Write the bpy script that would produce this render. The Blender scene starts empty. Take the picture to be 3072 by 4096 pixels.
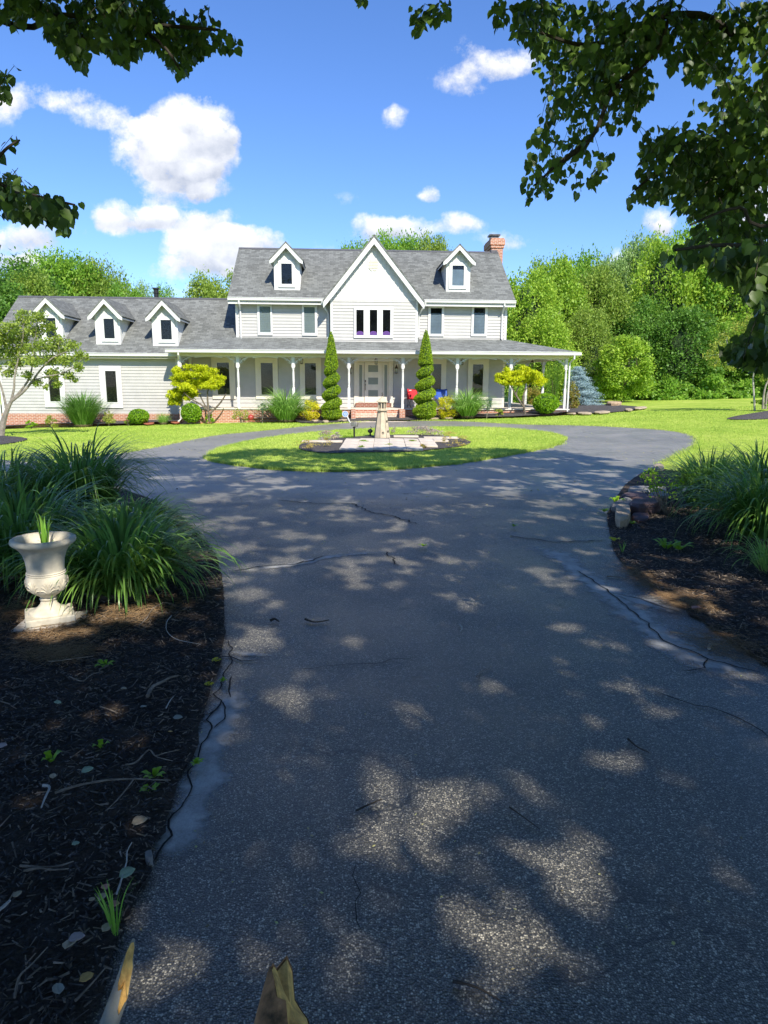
import bpy, math, random
import numpy as np
from mathutils import Vector, Matrix, geometry
from mathutils import noise as mnoise
R = random.Random(7)
rng = np.random.default_rng(7)
PI = math.pi
scene = bpy.context.scene
COL = scene.collection
# ------------------------------------------------------------------ camera model (measured from the photograph, 3072 x 4096)
F = 2722.0; PITCH = math.atan(515/F); ROLL = 0.005; CAM = np.array([0, 0, 1.85])
_f = np.array([0, math.cos(PITCH), -math.sin(PITCH)]); _r0 = np.array([1., 0, 0]); _u0 = np.array([0, math.sin(PITCH), math.cos(PITCH)])
_r = _r0*math.cos(ROLL)+_u0*math.sin(ROLL); _u = -_r0*math.sin(ROLL)+_u0*math.cos(ROLL)
def ray(nx, ny):
    return _f+(nx-1536)/F*_r-(ny-2048)/F*_u
def project(P):
    d = np.asarray(P, float)-CAM
    z = d@_f
    z = np.where(np.abs(z) < 1e-6, 1e-6, z)
    return 1536+F*(d@_r)/z, 2048-F*(d@_u)/z, z
def h(x, y):
    s = np.clip((np.asarray(y)-13)/18, 0, 1); s = s*s*(3-2*s)
    return np.interp(x, (-26, -17, -12, -6, 1, 7.6, 32), (-.62, -.345, -.15, .01, .12, .345, 1.0))*s
def mound(x, y):
    return .05+.13*np.clip((np.asarray(y)-31.3)/1.4, 0, 1)*np.clip((10.2-np.asarray(x))/1.5, 0, 1)
def G(nx, ny):
    """photo measurement -> point on the ground"""
    d = ray(nx, ny); t = -CAM[2]/d[2]
    for _ in range(8):
        p = CAM+d*t; t = (float(h(p[0], p[1]))-CAM[2])/d[2]
    p = CAM+d*t
    return float(p[0]), float(p[1])
def A(nx, ny, Y):
    """photo measurement at world distance Y -> point"""
    d = ray(nx, ny); return Vector(CAM+d*(Y/d[1]))
TH = math.radians(3.55); HO = np.array([0, 33.0, 0]); HEX = np.array([math.cos(TH), math.sin(TH), 0]); HEY = np.array([-math.sin(TH), math.cos(TH), 0])
def L(nx, ny, Yl):
    """photo measurement on the house plane local y = Yl -> (x, z) in house coordinates"""
    d = ray(nx, ny); o = CAM-HO
    t = (Yl-o@HEY)/(d@HEY); p = o+d*t
    return float(p@HEX), float(p[2])
def zz1(x, y): return x*.6172, 1000+y*.6172
def zz2(x, y): return 850+x*.5124, 900+y*.5124
def zz3(x, y): return 1600+x*.4822, 900+y*.4822
def zz4(x, y): return 2200+x*.5256, 900+y*.5256
def zz5(x, y): return x*.6028, 1600+y*.6028
def zz6(x, y): return 1000+x*.8439, 1500+y*.8439
def zz7(x, y): return 2200+x*.5256, 1600+y*.5256
def zz8(x, y): return 1100+x*.5425, 1650+y*.5425
def zz9(x, y): return 1900+x*.7065, y*.7065
def zza(x, y): return x*.7213, 2500+y*.7213
def zzb(x, y): return 900+x*1.3092, 2000+y*1.3092
def zzd(x, y): return 1300+x*.2411, 1350+y*.2411
def P2(x, y): return x*1.8517, y*1.8517
# ------------------------------------------------------------------ tagging
def tag(o, label=None, cat=None, group=None, kind=None):
    if label: o['label'] = label
    if cat: o['category'] = cat
    if group: o['group'] = group
    if kind: o['kind'] = kind
    return o
def empty(name, loc=(0, 0, 0), rz=0, label=None, cat=None, group=None):
    o = bpy.data.objects.new(name, None); COL.objects.link(o)
    o.location = loc; o.rotation_euler = (0, 0, rz); o.empty_display_size = .2
    return tag(o, label, cat, group)
def copy_tree(o, parent=None, name=None):
    c = o.copy(); COL.objects.link(c); c.parent = parent
    for ch in list(o.children): copy_tree(ch, c)
    return c
# ------------------------------------------------------------------ mesh building
def build_np(name, V, Fc, mat, parent=None, var=None, smooth=False, link=True):
    V = np.asarray(V, np.float32).reshape(-1, 3); Fc = np.asarray(Fc, np.int32)
    me = bpy.data.meshes.new(name); n, k = Fc.shape
    me.vertices.add(len(V)); me.vertices.foreach_set('co', V.ravel())
    me.loops.add(n*k); me.loops.foreach_set('vertex_index', Fc.ravel())
    me.polygons.add(n); me.polygons.foreach_set('loop_start', np.arange(0, n*k, k, dtype=np.int32))
    me.polygons.foreach_set('loop_total', np.full(n, k, np.int32))
    if smooth: me.polygons.foreach_set('use_smooth', np.ones(n, bool))
    me.update(calc_edges=True)
    if var is not None:
        a = me.attributes.new('var', 'FLOAT', 'POINT'); a.data.foreach_set('value', np.asarray(var, np.float32))
    if mat: me.materials.append(mat)
    if not link: return me
    o = bpy.data.objects.new(name, me); COL.objects.link(o); o.parent = parent
    return o
class MB:
    def __init__(s): s.v = []; s.f = []
    def add(s, vs, fs):
        b = len(s.v); s.v += [tuple(v) for v in vs]; s.f += [tuple(i+b for i in f) for f in fs]; return s
    def box(s, x0, x1, y0, y1, z0, z1, M=None):
        vs = [Vector(p) for p in ((x0, y0, z0), (x1, y0, z0), (x1, y1, z0), (x0, y1, z0), (x0, y0, z1), (x1, y0, z1), (x1, y1, z1), (x0, y1, z1))]
        if M: vs = [M@v for v in vs]
        return s.add(vs, [(0, 3, 2, 1), (4, 5, 6, 7), (0, 1, 5, 4), (1, 2, 6, 5), (2, 3, 7, 6), (3, 0, 4, 7)])
    def ext(s, poly, y0, y1):
        """polygon in (x, z) extruded from y0 to y1"""
        a = sum(poly[i][0]*poly[(i+1) % len(poly)][1]-poly[(i+1) % len(poly)][0]*poly[i][1] for i in range(len(poly)))
        if a < 0: poly = poly[::-1]
        n = len(poly); vs = [(x, y0, z) for x, z in poly]+[(x, y1, z) for x, z in poly]
        fs = [tuple(range(n)), tuple(range(2*n-1, n-1, -1))]+[(i, i+n, (i+1) % n+n, (i+1) % n) for i in range(n)]
        return s.add(vs, fs)
    def slab(s, quad, th):
        """thick sheet below a 3-D polygon"""
        q = [Vector(p) for p in quad]; nr = (q[1]-q[0]).cross(q[2]-q[0]).normalized()
        if nr.z < 0: q = q[::-1]; nr = -nr
        n = len(q); lo = [p-nr*th for p in q]
        return s.add(q+lo, [tuple(range(n)), tuple(range(2*n-1, n-1, -1))]+[(i, i+n, (i+1) % n+n, (i+1) % n) for i in range(n)])
    def tube(s, pts, rad, n=8, cap=True):
        pts = [Vector(p) for p in pts]; m = len(pts)
        if not hasattr(rad, '__len__'): rad = [rad]*m
        b = len(s.v); prev = None
        for i, p in enumerate(pts):
            t = (pts[min(i+1, m-1)]-pts[max(i-1, 0)]); t = t.normalized() if t.length > 1e-9 else Vector((0, 0, 1))
            if prev is None: a = t.orthogonal().normalized()
            else:
                a = prev-t*prev.dot(t); a = a.normalized() if a.length > 1e-6 else t.orthogonal().normalized()
            prev = a; c = t.cross(a)
            for k in range(n):
                an = 2*PI*k/n; s.v.append(tuple(p+(a*math.cos(an)+c*math.sin(an))*rad[i]))
        for i in range(m-1):
            for k in range(n):
                s.f.append((b+i*n+k, b+i*n+(k+1) % n, b+(i+1)*n+(k+1) % n, b+(i+1)*n+k))
        if cap: s.f.append(tuple(b+k for k in range(n))[::-1]); s.f.append(tuple(b+(m-1)*n+k for k in range(n)))
        return s
    def lathe(s, prof, n=24, c=(0, 0), cap=True, rot=0):
        b = len(s.v); m = len(prof)
        for r, z in prof:
            for k in range(n):
                an = 2*PI*k/n+rot; s.v.append((c[0]+r*math.cos(an), c[1]+r*math.sin(an), z))
        for i in range(m-1):
            for k in range(n):
                s.f.append((b+i*n+k, b+i*n+(k+1) % n, b+(i+1)*n+(k+1) % n, b+(i+1)*n+k))
        if cap: s.f.append(tuple(b+k for k in range(n))[::-1]); s.f.append(tuple(b+(m-1)*n+k for k in range(n)))
        return s
    def build(s, name, mat, parent=None, smooth=False, bevel=0, loc=None):
        me = bpy.data.meshes.new(name); me.from_pydata(s.v, [], s.f); me.update()
        if smooth:
            me.polygons.foreach_set('use_smooth', [True]*len(me.polygons))
        if mat: me.materials.append(mat)
        o = bpy.data.objects.new(name, me); COL.objects.link(o); o.parent = parent
        if loc: o.location = loc
        if bevel:
            md = o.modifiers.new('bevel', 'BEVEL'); md.width = bevel; md.segments = 2; md.limit_method = 'ANGLE'
        if smooth:
            try: me.set_sharp_from_angle(angle=math.radians(38))
            except Exception: pass
        return o
# ------------------------------------------------------------------ materials
class NT:
    def __init__(s, name):
        s.m = bpy.data.materials.new(name); s.m.use_nodes = True; s.t = s.m.node_tree; s.t.nodes.clear()
        s.out = s.n('ShaderNodeOutputMaterial')
    def n(s, typ, **kw):
        nd = s.t.nodes.new(typ)
        for k, v in kw.items():
            if k.startswith('i_'):
                key = k[2:]; key = int(key) if key.isdigit() else key.replace('_', ' ')
                inp = nd.inputs[key]
                if isinstance(v, bpy.types.NodeSocket): s.t.links.new(v, inp)
                else: inp.default_value = v
            else: setattr(nd, k, v)
        return nd
    def l(s, a, b): s.t.links.new(a, b)
    def ramp(s, fac, stops):
        r = s.n('ShaderNodeValToRGB'); s.l(fac, r.inputs[0]); el = r.color_ramp.elements
        while len(el) < len(stops): el.new(.5)
        for e, (p, c) in zip(el, stops): e.position = p; e.color = (*c, 1) if len(c) == 3 else c
        return r.outputs[0]
    def math(s, op, a, b=None, c=None, clamp=False):
        nd = s.n('ShaderNodeMath', operation=op, use_clamp=clamp)
        for i, v in enumerate((a, b, c)):
            if v is None: continue
            if isinstance(v, (int, float)): nd.inputs[i].default_value = v
            else: s.l(v, nd.inputs[i])
        return nd.outputs[0]
    def mix(s, fac, a, b, blend='MIX'):
        nd = s.n('ShaderNodeMix', data_type='RGBA', blend_type=blend)
        for i, v in ((0, fac), (6, a), (7, b)):
            if isinstance(v, bpy.types.NodeSocket): s.l(v, nd.inputs[i])
            elif isinstance(v, (int, float)): nd.inputs[i].default_value = v
            else: nd.inputs[i].default_value = (*v, 1)
        return nd.outputs[2]
    def noise(s, vec, scale, detail=3, rough=.55, out=0):
        nd = s.n('ShaderNodeTexNoise'); nd.inputs['Scale'].default_value = scale; nd.inputs['Detail'].default_value = detail; nd.inputs['Roughness'].default_value = rough
        if vec is not None: s.l(vec, nd.inputs['Vector'])
        return nd.outputs[out]
    def obj(s): return s.n('ShaderNodeTexCoord').outputs['Object']
    def bsdf(s, color, rough=.6, spec=.4, bump=None, bstr=.5, bdist=.01, metal=0):
        b = s.n('ShaderNodeBsdfPrincipled')
        for key, v in (('Base Color', color), ('Roughness', rough), ('Specular IOR Level', spec), ('Metallic', metal)):
            if isinstance(v, bpy.types.NodeSocket): s.l(v, b.inputs[key])
            elif key == 'Base Color': b.inputs[key].default_value = (*v, 1)
            else: b.inputs[key].default_value = v
        if bump is not None:
            bp = s.n('ShaderNodeBump'); bp.inputs['Strength'].default_value = bstr; bp.inputs['Distance'].default_value = bdist
            s.l(bump, bp.inputs['Height']); s.l(bp.outputs[0], b.inputs['Normal'])
        return b
    def done(s, sh): s.l(sh.outputs[0], s.out.inputs[0]); return s.m
def simple(name, c, rough=.6, var=.12, scale=8, bump=.2, bscale=60, bdist=.004, spec=.4, metal=0, c2=None):
    t = NT(name); o = t.obj(); nz = t.noise(o, scale, 5)
    d = c2 or tuple(x*(1-var*2) for x in c); e = tuple(min(1, x*(1+var)) for x in c)
    col = t.ramp(nz, [(.3, d), (.7, e)])
    return t.done(t.bsdf(col, rough, spec, t.noise(o, bscale, 4) if bump else None, bump, bdist, metal))
def leafmat(name, lo, mid, hi, trans=.35, rough=.45, gscale=.5, spec=.35):
    t = NT(name); at = t.n('ShaderNodeAttribute', attribute_name='var')
    nz = t.noise(t.obj(), gscale, 2)
    v = t.math('ADD', t.math('MULTIPLY', at.outputs['Fac'], .65), t.math('MULTIPLY', nz, .5))
    oi = t.n('ShaderNodeObjectInfo')
    v = t.math('ADD', v, t.math('MULTIPLY', t.math('SUBTRACT', oi.outputs['Random'], .5), .18))
    col = t.ramp(v, [(.15, lo), (.52, mid), (.95, hi)])
    b = t.bsdf(col, rough, spec)
    tr = t.n('ShaderNodeBsdfTranslucent'); t.l(t.mix(.5, col, tuple(min(1, x*1.5) for x in hi)), tr.inputs[0])
    ms = t.n('ShaderNodeMixShader'); ms.inputs[0].default_value = trans
    t.l(b.outputs[0], ms.inputs[1]); t.l(tr.outputs[0], ms.inputs[2])
    return t.done(ms)
def brickmat(name, c1, c2, mortar, k=1, msize=.012):
    t = NT(name); o = t.obj(); sp = t.n('ShaderNodeSeparateXYZ'); t.l(o, sp.inputs[0])
    cb = t.n('ShaderNodeCombineXYZ'); t.l(t.math('ADD', sp.outputs[0], sp.outputs[1]), cb.inputs[0]); t.l(sp.outputs[2], cb.inputs[1])
    br = t.n('ShaderNodeTexBrick'); t.l(cb.outputs[0], br.inputs['Vector'])
    for kk, v in (('Color1', (*c1, 1)), ('Color2', (*c2, 1)), ('Mortar', (*mortar, 1)), ('Scale', 1.0), ('Mortar Size', msize), ('Mortar Smooth', .1), ('Brick Width', .215), ('Row Height', .075)):
        br.inputs[kk].default_value = v
    col = t.mix(.35, br.outputs[0], t.ramp(t.noise(o, 9, 4), [(.3, (.25, .25, .25)), (.75, (1, 1, 1))]), 'MULTIPLY')
    return t.done(t.bsdf(col, .85, .2, br.outputs['Fac'], -.6, .006))
def shingle(name, axis='x', k=1.66, g=(.135, .14, .134)):
    t = NT(name); o = t.obj(); sp = t.n('ShaderNodeSeparateXYZ'); t.l(o, sp.inputs[0])
    cb = t.n('ShaderNodeCombineXYZ'); t.l(sp.outputs[0 if axis == 'x' else 1], cb.inputs[0]); t.l(t.math('MULTIPLY', sp.outputs[2], k), cb.inputs[1])
    br = t.n('ShaderNodeTexBrick'); br.offset = .37; t.l(cb.outputs[0], br.inputs['Vector'])
    hi = tuple(x*1.65 for x in g); lo = tuple(x*.58 for x in g)
    for kk, v in (('Color1', (*hi, 1)), ('Color2', (*lo, 1)), ('Mortar', (*(x*.35 for x in g), 1)), ('Scale', 1.0), ('Mortar Size', .008), ('Mortar Smooth', .4), ('Brick Width', .26), ('Row Height', .15), ('Bias', -.1)):
        br.inputs[kk].default_value = v
    cb2 = t.n('ShaderNodeVectorMath', operation='MULTIPLY'); t.l(cb.outputs[0], cb2.inputs[0]); cb2.inputs[1].default_value = (5, 9, 1)
    col = t.mix(.35, br.outputs[0], t.ramp(t.noise(cb2.outputs[0], 1.2, 3, .6), [(.32, lo), (.68, hi)]))
    col = t.mix(.12, col, t.ramp(t.noise(o, .6, 3), [(.3, lo), (.7, hi)]))
    sw = t.math('FRACT', t.math('DIVIDE', t.math('MULTIPLY', sp.outputs[2], k), .135))
    return t.done(t.bsdf(col, .9, .2, sw, -.7, .012))
M = {}
M['white'] = simple('white_paint', (.66, .66, .655), .45, .03, 3, .05)
M['cream'] = simple('cream_paint', (.70, .66, .57), .5, .03, 3, .05)
M['siding'] = simple('grey_vinyl_siding', (.465, .455, .44), .5, .04, 2.5, .05)
M['brick'] = brickmat('red_brick', (.52, .21, .12), (.42, .15, .085), (.62, .5, .42))
M['brick_dark'] = brickmat('dark_brick', (.30, .10, .06), (.24, .07, .045), (.4, .3, .25))
M['brick_pale'] = brickmat('pale_brick', (.72, .48, .34), (.66, .4, .28), (.78, .68, .56))
M['roof'] = shingle('grey_shingles')
M['roof_low'] = shingle('grey_shingles_low', 'x', 3.3, (.15, .157, .15))
M['roof_side'] = shingle('grey_shingles_side', 'y', 1.45)
M['porch_floor'] = simple('porch_floor', (.52, .46, .40), .7, .05, 4)
M['concrete'] = simple('pale_concrete', (.62, .52, .42), .85, .08, 3, .3, 80)
M['black'] = simple('black_metal', (.02, .02, .022), .4, .1, 5, 0)
M['bronze'] = simple('aged_bronze', (.10, .075, .055), .4, .1, 8, 0, metal=.6)
M['darkmetal'] = simple('dark_metal_cap', (.12, .11, .11), .4, .2, 6, 0, metal=.7)
M['interior'] = simple('unlit_room_black', (.010, .010, .012), .9, .3, 2, 0, spec=0)  # darkness of an unlit room put into the colour
M['blind'] = simple('blind_slats', (.10, .105, .09), .6, .05, 2, 0)
M['shade'] = simple('window_shade', (.20, .23, .235), .7, .05, 2, 0)
M['drape'] = simple('blue_shade', (.16, .20, .26), .7, .1, 2, 0)
M['purple'] = simple('purple_fabric', (.20, .08, .34), .8, .1, 5, 0)
M['frosted'] = simple('frosted_glass', (.21, .24, .225), .28, .05, 2, 0, spec=.6)
def glassmat():
    t = NT('window_glass'); fr = t.n('ShaderNodeLayerWeight'); fr.inputs[0].default_value = .5
    gl = t.n('ShaderNodeBsdfGlossy'); gl.inputs['Roughness'].default_value = .02
    tr = t.n('ShaderNodeBsdfTransparent'); tr.inputs[0].default_value = (.90, .93, .93, 1)
    ms = t.n('ShaderNodeMixShader'); t.l(t.math('ADD', t.math('MULTIPLY', t.math('POWER', fr.outputs[1], 5), .9), .022, clamp=True), ms.inputs[0]); t.l(tr.outputs[0], ms.inputs[1]); t.l(gl.outputs[0], ms.inputs[2])
    return t.done(ms)
M['glass'] = glassmat()
M['bark'] = simple('grey_bark', (.16, .13, .10), .9, .3, 5, .8, 22, .02)
M['bark_pale'] = simple('pale_bark', (.27, .24, .20), .85, .25, 6, .6, 25, .01)
M['bark_dark'] = simple('dark_bark', (.05, .042, .035), .9, .3, 5, .6, 22, .02)
M['twig'] = simple('dry_twig', (.22, .18, .14), .8, .3, 20, .3)
M['twig_white'] = simple('bleached_twig', (.42, .40, .37), .8, .1, 20, .3)
M['leaf_near'] = leafmat('linden_leaf', (.022, .048, .016), (.05, .095, .024), (.18, .29, .045), .36, .42, .8)
M['leaf_yg'] = leafmat('yellow_green_leaf', (.08, .18, .015), (.24, .40, .035), (.45, .60, .07), .4, .5, .35)
M['leaf_g'] = leafmat('mid_green_leaf', (.05, .14, .018), (.16, .33, .03), (.34, .52, .07), .4, .5, .35)
M['leaf_dk'] = leafmat('deep_green_leaf', (.03, .085, .014), (.08, .19, .022), (.19, .36, .05), .35, .5, .35)
M['leaf_pale'] = leafmat('pale_green_leaf', (.10, .20, .05), (.22, .36, .10), (.36, .50, .18), .35, .5, .35)
M['leaf_olive'] = leafmat('olive_leaf', (.09, .17, .02), (.22, .33, .045), (.38, .48, .09), .4, .5, .35)
M['leaf_gold'] = leafmat('golden_leaf', (.42, .42, .015), (.78, .70, .03), (.9, .82, .05), .4, .5, 2)
M['leaf_yellow'] = leafmat('golden_maple_leaf', (.34, .44, .012), (.60, .68, .02), (.82, .84, .04), .45, .5, 2)
M['leaf_box'] = leafmat('boxwood_leaf', (.07, .18, .01), (.20, .38, .015), (.36, .56, .03), .3, .45, 2)
M['leaf_arbor'] = leafmat('arborvitae_leaf', (.09, .18, .008), (.25, .40, .015), (.44, .58, .03), .35, .5, 2)
M['leaf_blue'] = leafmat('blue_spruce_needle', (.14, .23, .26), (.30, .44, .48), (.52, .66, .70), .15, .6, 2)
M['leaf_teal'] = leafmat('dwarf_spruce_needle', (.06, .14, .10), (.13, .24, .18), (.24, .36, .28), .15, .6, 2)
M['leaf_red'] = leafmat('reddish_green_leaf', (.10, .17, .02), (.26, .30, .05), (.50, .28, .10), .35, .5, 2)
M['leaf_myrtle'] = leafmat('myrtle_leaf', (.14, .22, .03), (.30, .40, .05), (.50, .48, .11), .4, .5, 1.5)
M['blade'] = leafmat('maiden_grass_blade', (.06, .14, .03), (.12, .25, .05), (.24, .42, .08), .4, .32, .8)
M['blade_pale'] = leafmat('fountain_grass_blade', (.10, .24, .03), (.22, .42, .07), (.42, .60, .18), .35, .45, .8)  # paler, yellower green than the maiden grass
M['blade_mid'] = leafmat('dark_fountain_blade', (.06, .16, .02), (.12, .28, .04), (.25, .42, .10), .35, .45, .8)
M['leaf_crab'] = leafmat('crab_apple_leaf', (.09, .16, .02), (.22, .32, .05), (.42, .50, .10), .4, .4, 1.5)  # crab apple green, close to the olive leaf
M['lawn_blade'] = leafmat('lawn_blade', (.22, .36, .04), (.39, .53, .075), (.58, .65, .16), .3, .6, .6)
M['pink'] = leafmat('pink_grey_foliage', (.22, .27, .24), (.36, .36, .30), (.55, .38, .32), .2, .6, 2)
M['straw'] = leafmat('straw_foliage', (.22, .24, .05), (.45, .36, .10), (.62, .46, .14), .2, .6, 3)
# ------------------------------------------------------------------ ground materials
def lawn_mat():
    t = NT('lawn'); o = t.obj()
    a = t.noise(o, .35, 4); b = t.noise(o, 14, 4, .7); c = t.noise(o, 2.2, 4)
    v = t.math('ADD', t.math('ADD', t.math('MULTIPLY', a, .4), t.math('MULTIPLY', b, .35)), t.math('MULTIPLY', c, .35))
    col = t.ramp(v, [(.32, (.16, .26, .03)), (.5, (.30, .43, .055)), (.62, (.43, .53, .09)), (.75, (.58, .57, .2))])
    return t.done(t.bsdf(col, .95, .1, t.noise(o, 60, 3, .7), .9, .03))
def asphalt_mat():
    t = NT('asphalt'); o = t.obj(); sp = t.n('ShaderNodeSeparateXYZ'); t.l(o, sp.inputs[0])
    far = t.math('MULTIPLY', t.math('SUBTRACT', sp.outputs[1], t.math('ADD', t.math('MULTIPLY', t.noise(o, .5, 3), 3.5), 8.6)), .7, clamp=True)
    v1 = t.n('ShaderNodeTexVoronoi'); t.l(o, v1.inputs['Vector']); v1.inputs['Scale'].default_value = 140
    v2 = t.n('ShaderNodeTexVoronoi'); t.l(o, v2.inputs['Vector']); v2.inputs['Scale'].default_value = 88
    sc1 = t.n('ShaderNodeSeparateColor'); t.l(v1.outputs['Color'], sc1.inputs[0])
    sc2 = t.n('ShaderNodeSeparateColor'); t.l(v2.outputs['Color'], sc2.inputs[0])
    st = t.ramp(sc1.outputs[0], [(.0, (.06, .057, .052)), (.45, (.18, .17, .15)), (.8, (.38, .355, .30)), (.93, (.70, .65, .54)), (1, (.66, .61, .50))])
    st2 = t.ramp(sc2.outputs[1], [(.0, (.10, .095, .085)), (.8, (.17, .162, .145)), (.95, (.70, .65, .54))])
    near = t.mix(t.math('GREATER_THAN', sc2.outputs[0], .72), st, st2)
    near = t.mix(t.ramp(v1.outputs['Distance'], [(.25, (0, 0, 0)), (.75, (1, 1, 1))]), near, (.04, .038, .034))
    bl = t.noise(o, .9, 5, .6); near = t.mix(.4, near, t.ramp(bl, [(.28, (.3, .3, .3)), (.5, (.7, .7, .7)), (.74, (1.0, 1.0, 1.0))]), 'MULTIPLY')
    sm = t.ramp(t.noise(o, 1.3, 5, .6), [(.3, (.20, .193, .178)), (.7, (.30, .288, .265))])
    sm = t.mix(.5, sm, t.ramp(t.noise(o, 55, 3, .8), [(.3, (.11, .107, .10)), (.75, (.40, .38, .35))]))
    col = t.mix(far, near, sm)
    # broad stains and wheel wear, and a fine web of old cracks
    col = t.mix(.55, col, t.ramp(t.noise(o, .55, 5, .6), [(.3, (.55, .55, .56)), (.5, (.9, .9, .9)), (.7, (1.1, 1.08, 1.04))]), 'MULTIPLY')
    wv = t.n('ShaderNodeVectorMath', operation='MULTIPLY_ADD'); t.l(t.noise(o, 3.5, 4, .6, 1), wv.inputs[0]); wv.inputs[1].default_value = (.5, .5, 0); t.l(o, wv.inputs[2])
    ve = t.n('ShaderNodeTexVoronoi', feature='DISTANCE_TO_EDGE'); t.l(wv.outputs[0], ve.inputs['Vector']); ve.inputs['Scale'].default_value = 1.15
    msk = t.math('MULTIPLY', t.math('LESS_THAN', ve.outputs['Distance'], t.math('MULTIPLY', t.noise(o, 1.4, 3), .013)), t.math('MULTIPLY', t.math('SUBTRACT', t.noise(o, .6, 3), .46), 14, clamp=True))
    col = t.mix(t.math('MULTIPLY', msk, .8), col, (.02, .02, .02))
    bmp = t.math('ADD', t.math('MULTIPLY', v1.outputs['Distance'], -1), t.math('MULTIPLY', t.noise(o, 25, 3), .6))
    b = t.bsdf(col, t.ramp(t.noise(o, 1.1, 4), [(.35, (.36, .36, .36)), (.65, (.52, .52, .52))]), .8, bmp, .55, .005); return t.done(b)
def seal_mat():
    t = NT('sealed_strip'); o = t.obj()
    v1 = t.n('ShaderNodeTexVoronoi'); t.l(o, v1.inputs['Vector']); v1.inputs['Scale'].default_value = 120
    c = t.mix(.5, t.ramp(t.noise(o, 9, 6, .7), [(.3, (.34, .34, .34)), (.7, (.5, .495, .49))]), t.ramp(v1.outputs['Distance'], [(.1, (.42, .42, .42)), (.7, (.25, .25, .25))]))
    tr = t.n('ShaderNodeBsdfTransparent'); b = t.bsdf(c, .5, .5, t.noise(o, 70, 4), .5, .004)
    ms = t.n('ShaderNodeMixShader'); at = t.n('ShaderNodeAttribute', attribute_name='var')
    fac = t.math('MULTIPLY', t.math('SUBTRACT', t.math('ADD', at.outputs['Fac'], t.math('MULTIPLY', t.noise(o, 11, 5, .7), 1.1)), .66), 1.7, clamp=True)
    t.l(t.math('MULTIPLY', fac, t.math('MULTIPLY', t.noise(o, 6, 5, .7), 1.7)), ms.inputs[0]); t.l(tr.outputs[0], ms.inputs[1]); t.l(b.outputs[0], ms.inputs[2])
    return t.done(ms)
def mulch_mat(name, lo, hi, wm=.2):
    t = NT(name); o = t.obj()
    v = t.n('ShaderNodeTexVoronoi'); t.l(t.noise(o, 9, 3, .6, 1), v.inputs['Vector']); v.inputs['Scale'].default_value = 24
    a = t.noise(o, 42, 5, .75)
    col = t.ramp(a, [(.35, lo), (.6, hi), (.78, tuple(x*2.2 for x in hi))])
    col = t.mix(t.ramp(t.noise(o, .9, 3), [(.52, (0, 0, 0)), (.75, (wm, wm, wm))]), col, (.20, .13, .08))
    return t.done(t.bsdf(col, .9, .25, a, 1, .04))
M['lawn'] = lawn_mat(); M['asphalt'] = asphalt_mat(); M['seal'] = seal_mat()
M['mulch'] = mulch_mat('black_mulch', (.030, .024, .020), (.085, .066, .052), .6)
M['mulch_grey'] = mulch_mat('grey_mulch', (.05, .046, .046), (.12, .11, .108), .1)
M['chip'] = leafmat('mulch_chip', (.020, .018, .018), (.055, .047, .043), (.30, .235, .18), 0, .65, 3, .3)
M['crack'] = simple('crack_dark', (.008, .008, .009), .9, .2, 20, 0)
# ------------------------------------------------------------------ ground sheets
def inside(poly, x, y):
    poly = np.asarray(poly); c = np.zeros(np.shape(x), bool); n = len(poly); j = n-1
    for i in range(n):
        xi, yi = poly[i]; xj, yj = poly[j]
        with np.errstate(divide='ignore', invalid='ignore'):
            c ^= ((yi > y) != (yj > y)) & (x < (xj-xi)*(y-yi)/(yj-yi+1e-12)+xi)
        j = i
    return c
def smooth_poly(pts, it=2, rough=0):
    p = np.array(pts, float)
    for _ in range(it):
        q = np.roll(p, -1, 0); p = np.stack([.75*p+.25*q, .25*p+.75*q], 1).reshape(-1, 2)
    if rough:
        out = []
        for i in range(len(p)):
            a, b = p[i], p[(i+1) % len(p)]; d = b-a; n = max(1, int(np.hypot(*d)/.12)) if np.hypot(*d) < 60 else 1
            for k in range(n):
                q = a+d*k/n; f = min(1, max(.25, q[1]/15)); nz = mnoise.noise(Vector((q[0]*4/f, q[1]*4/f, 0)))+.6*mnoise.noise(Vector((q[0]*13, q[1]*13, 2)))
                nr = np.array([-d[1], d[0]])/max(1e-6, np.hypot(*d)); out.append(q+nr*nz*rough)
        p = np.array(out)
    return p
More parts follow.
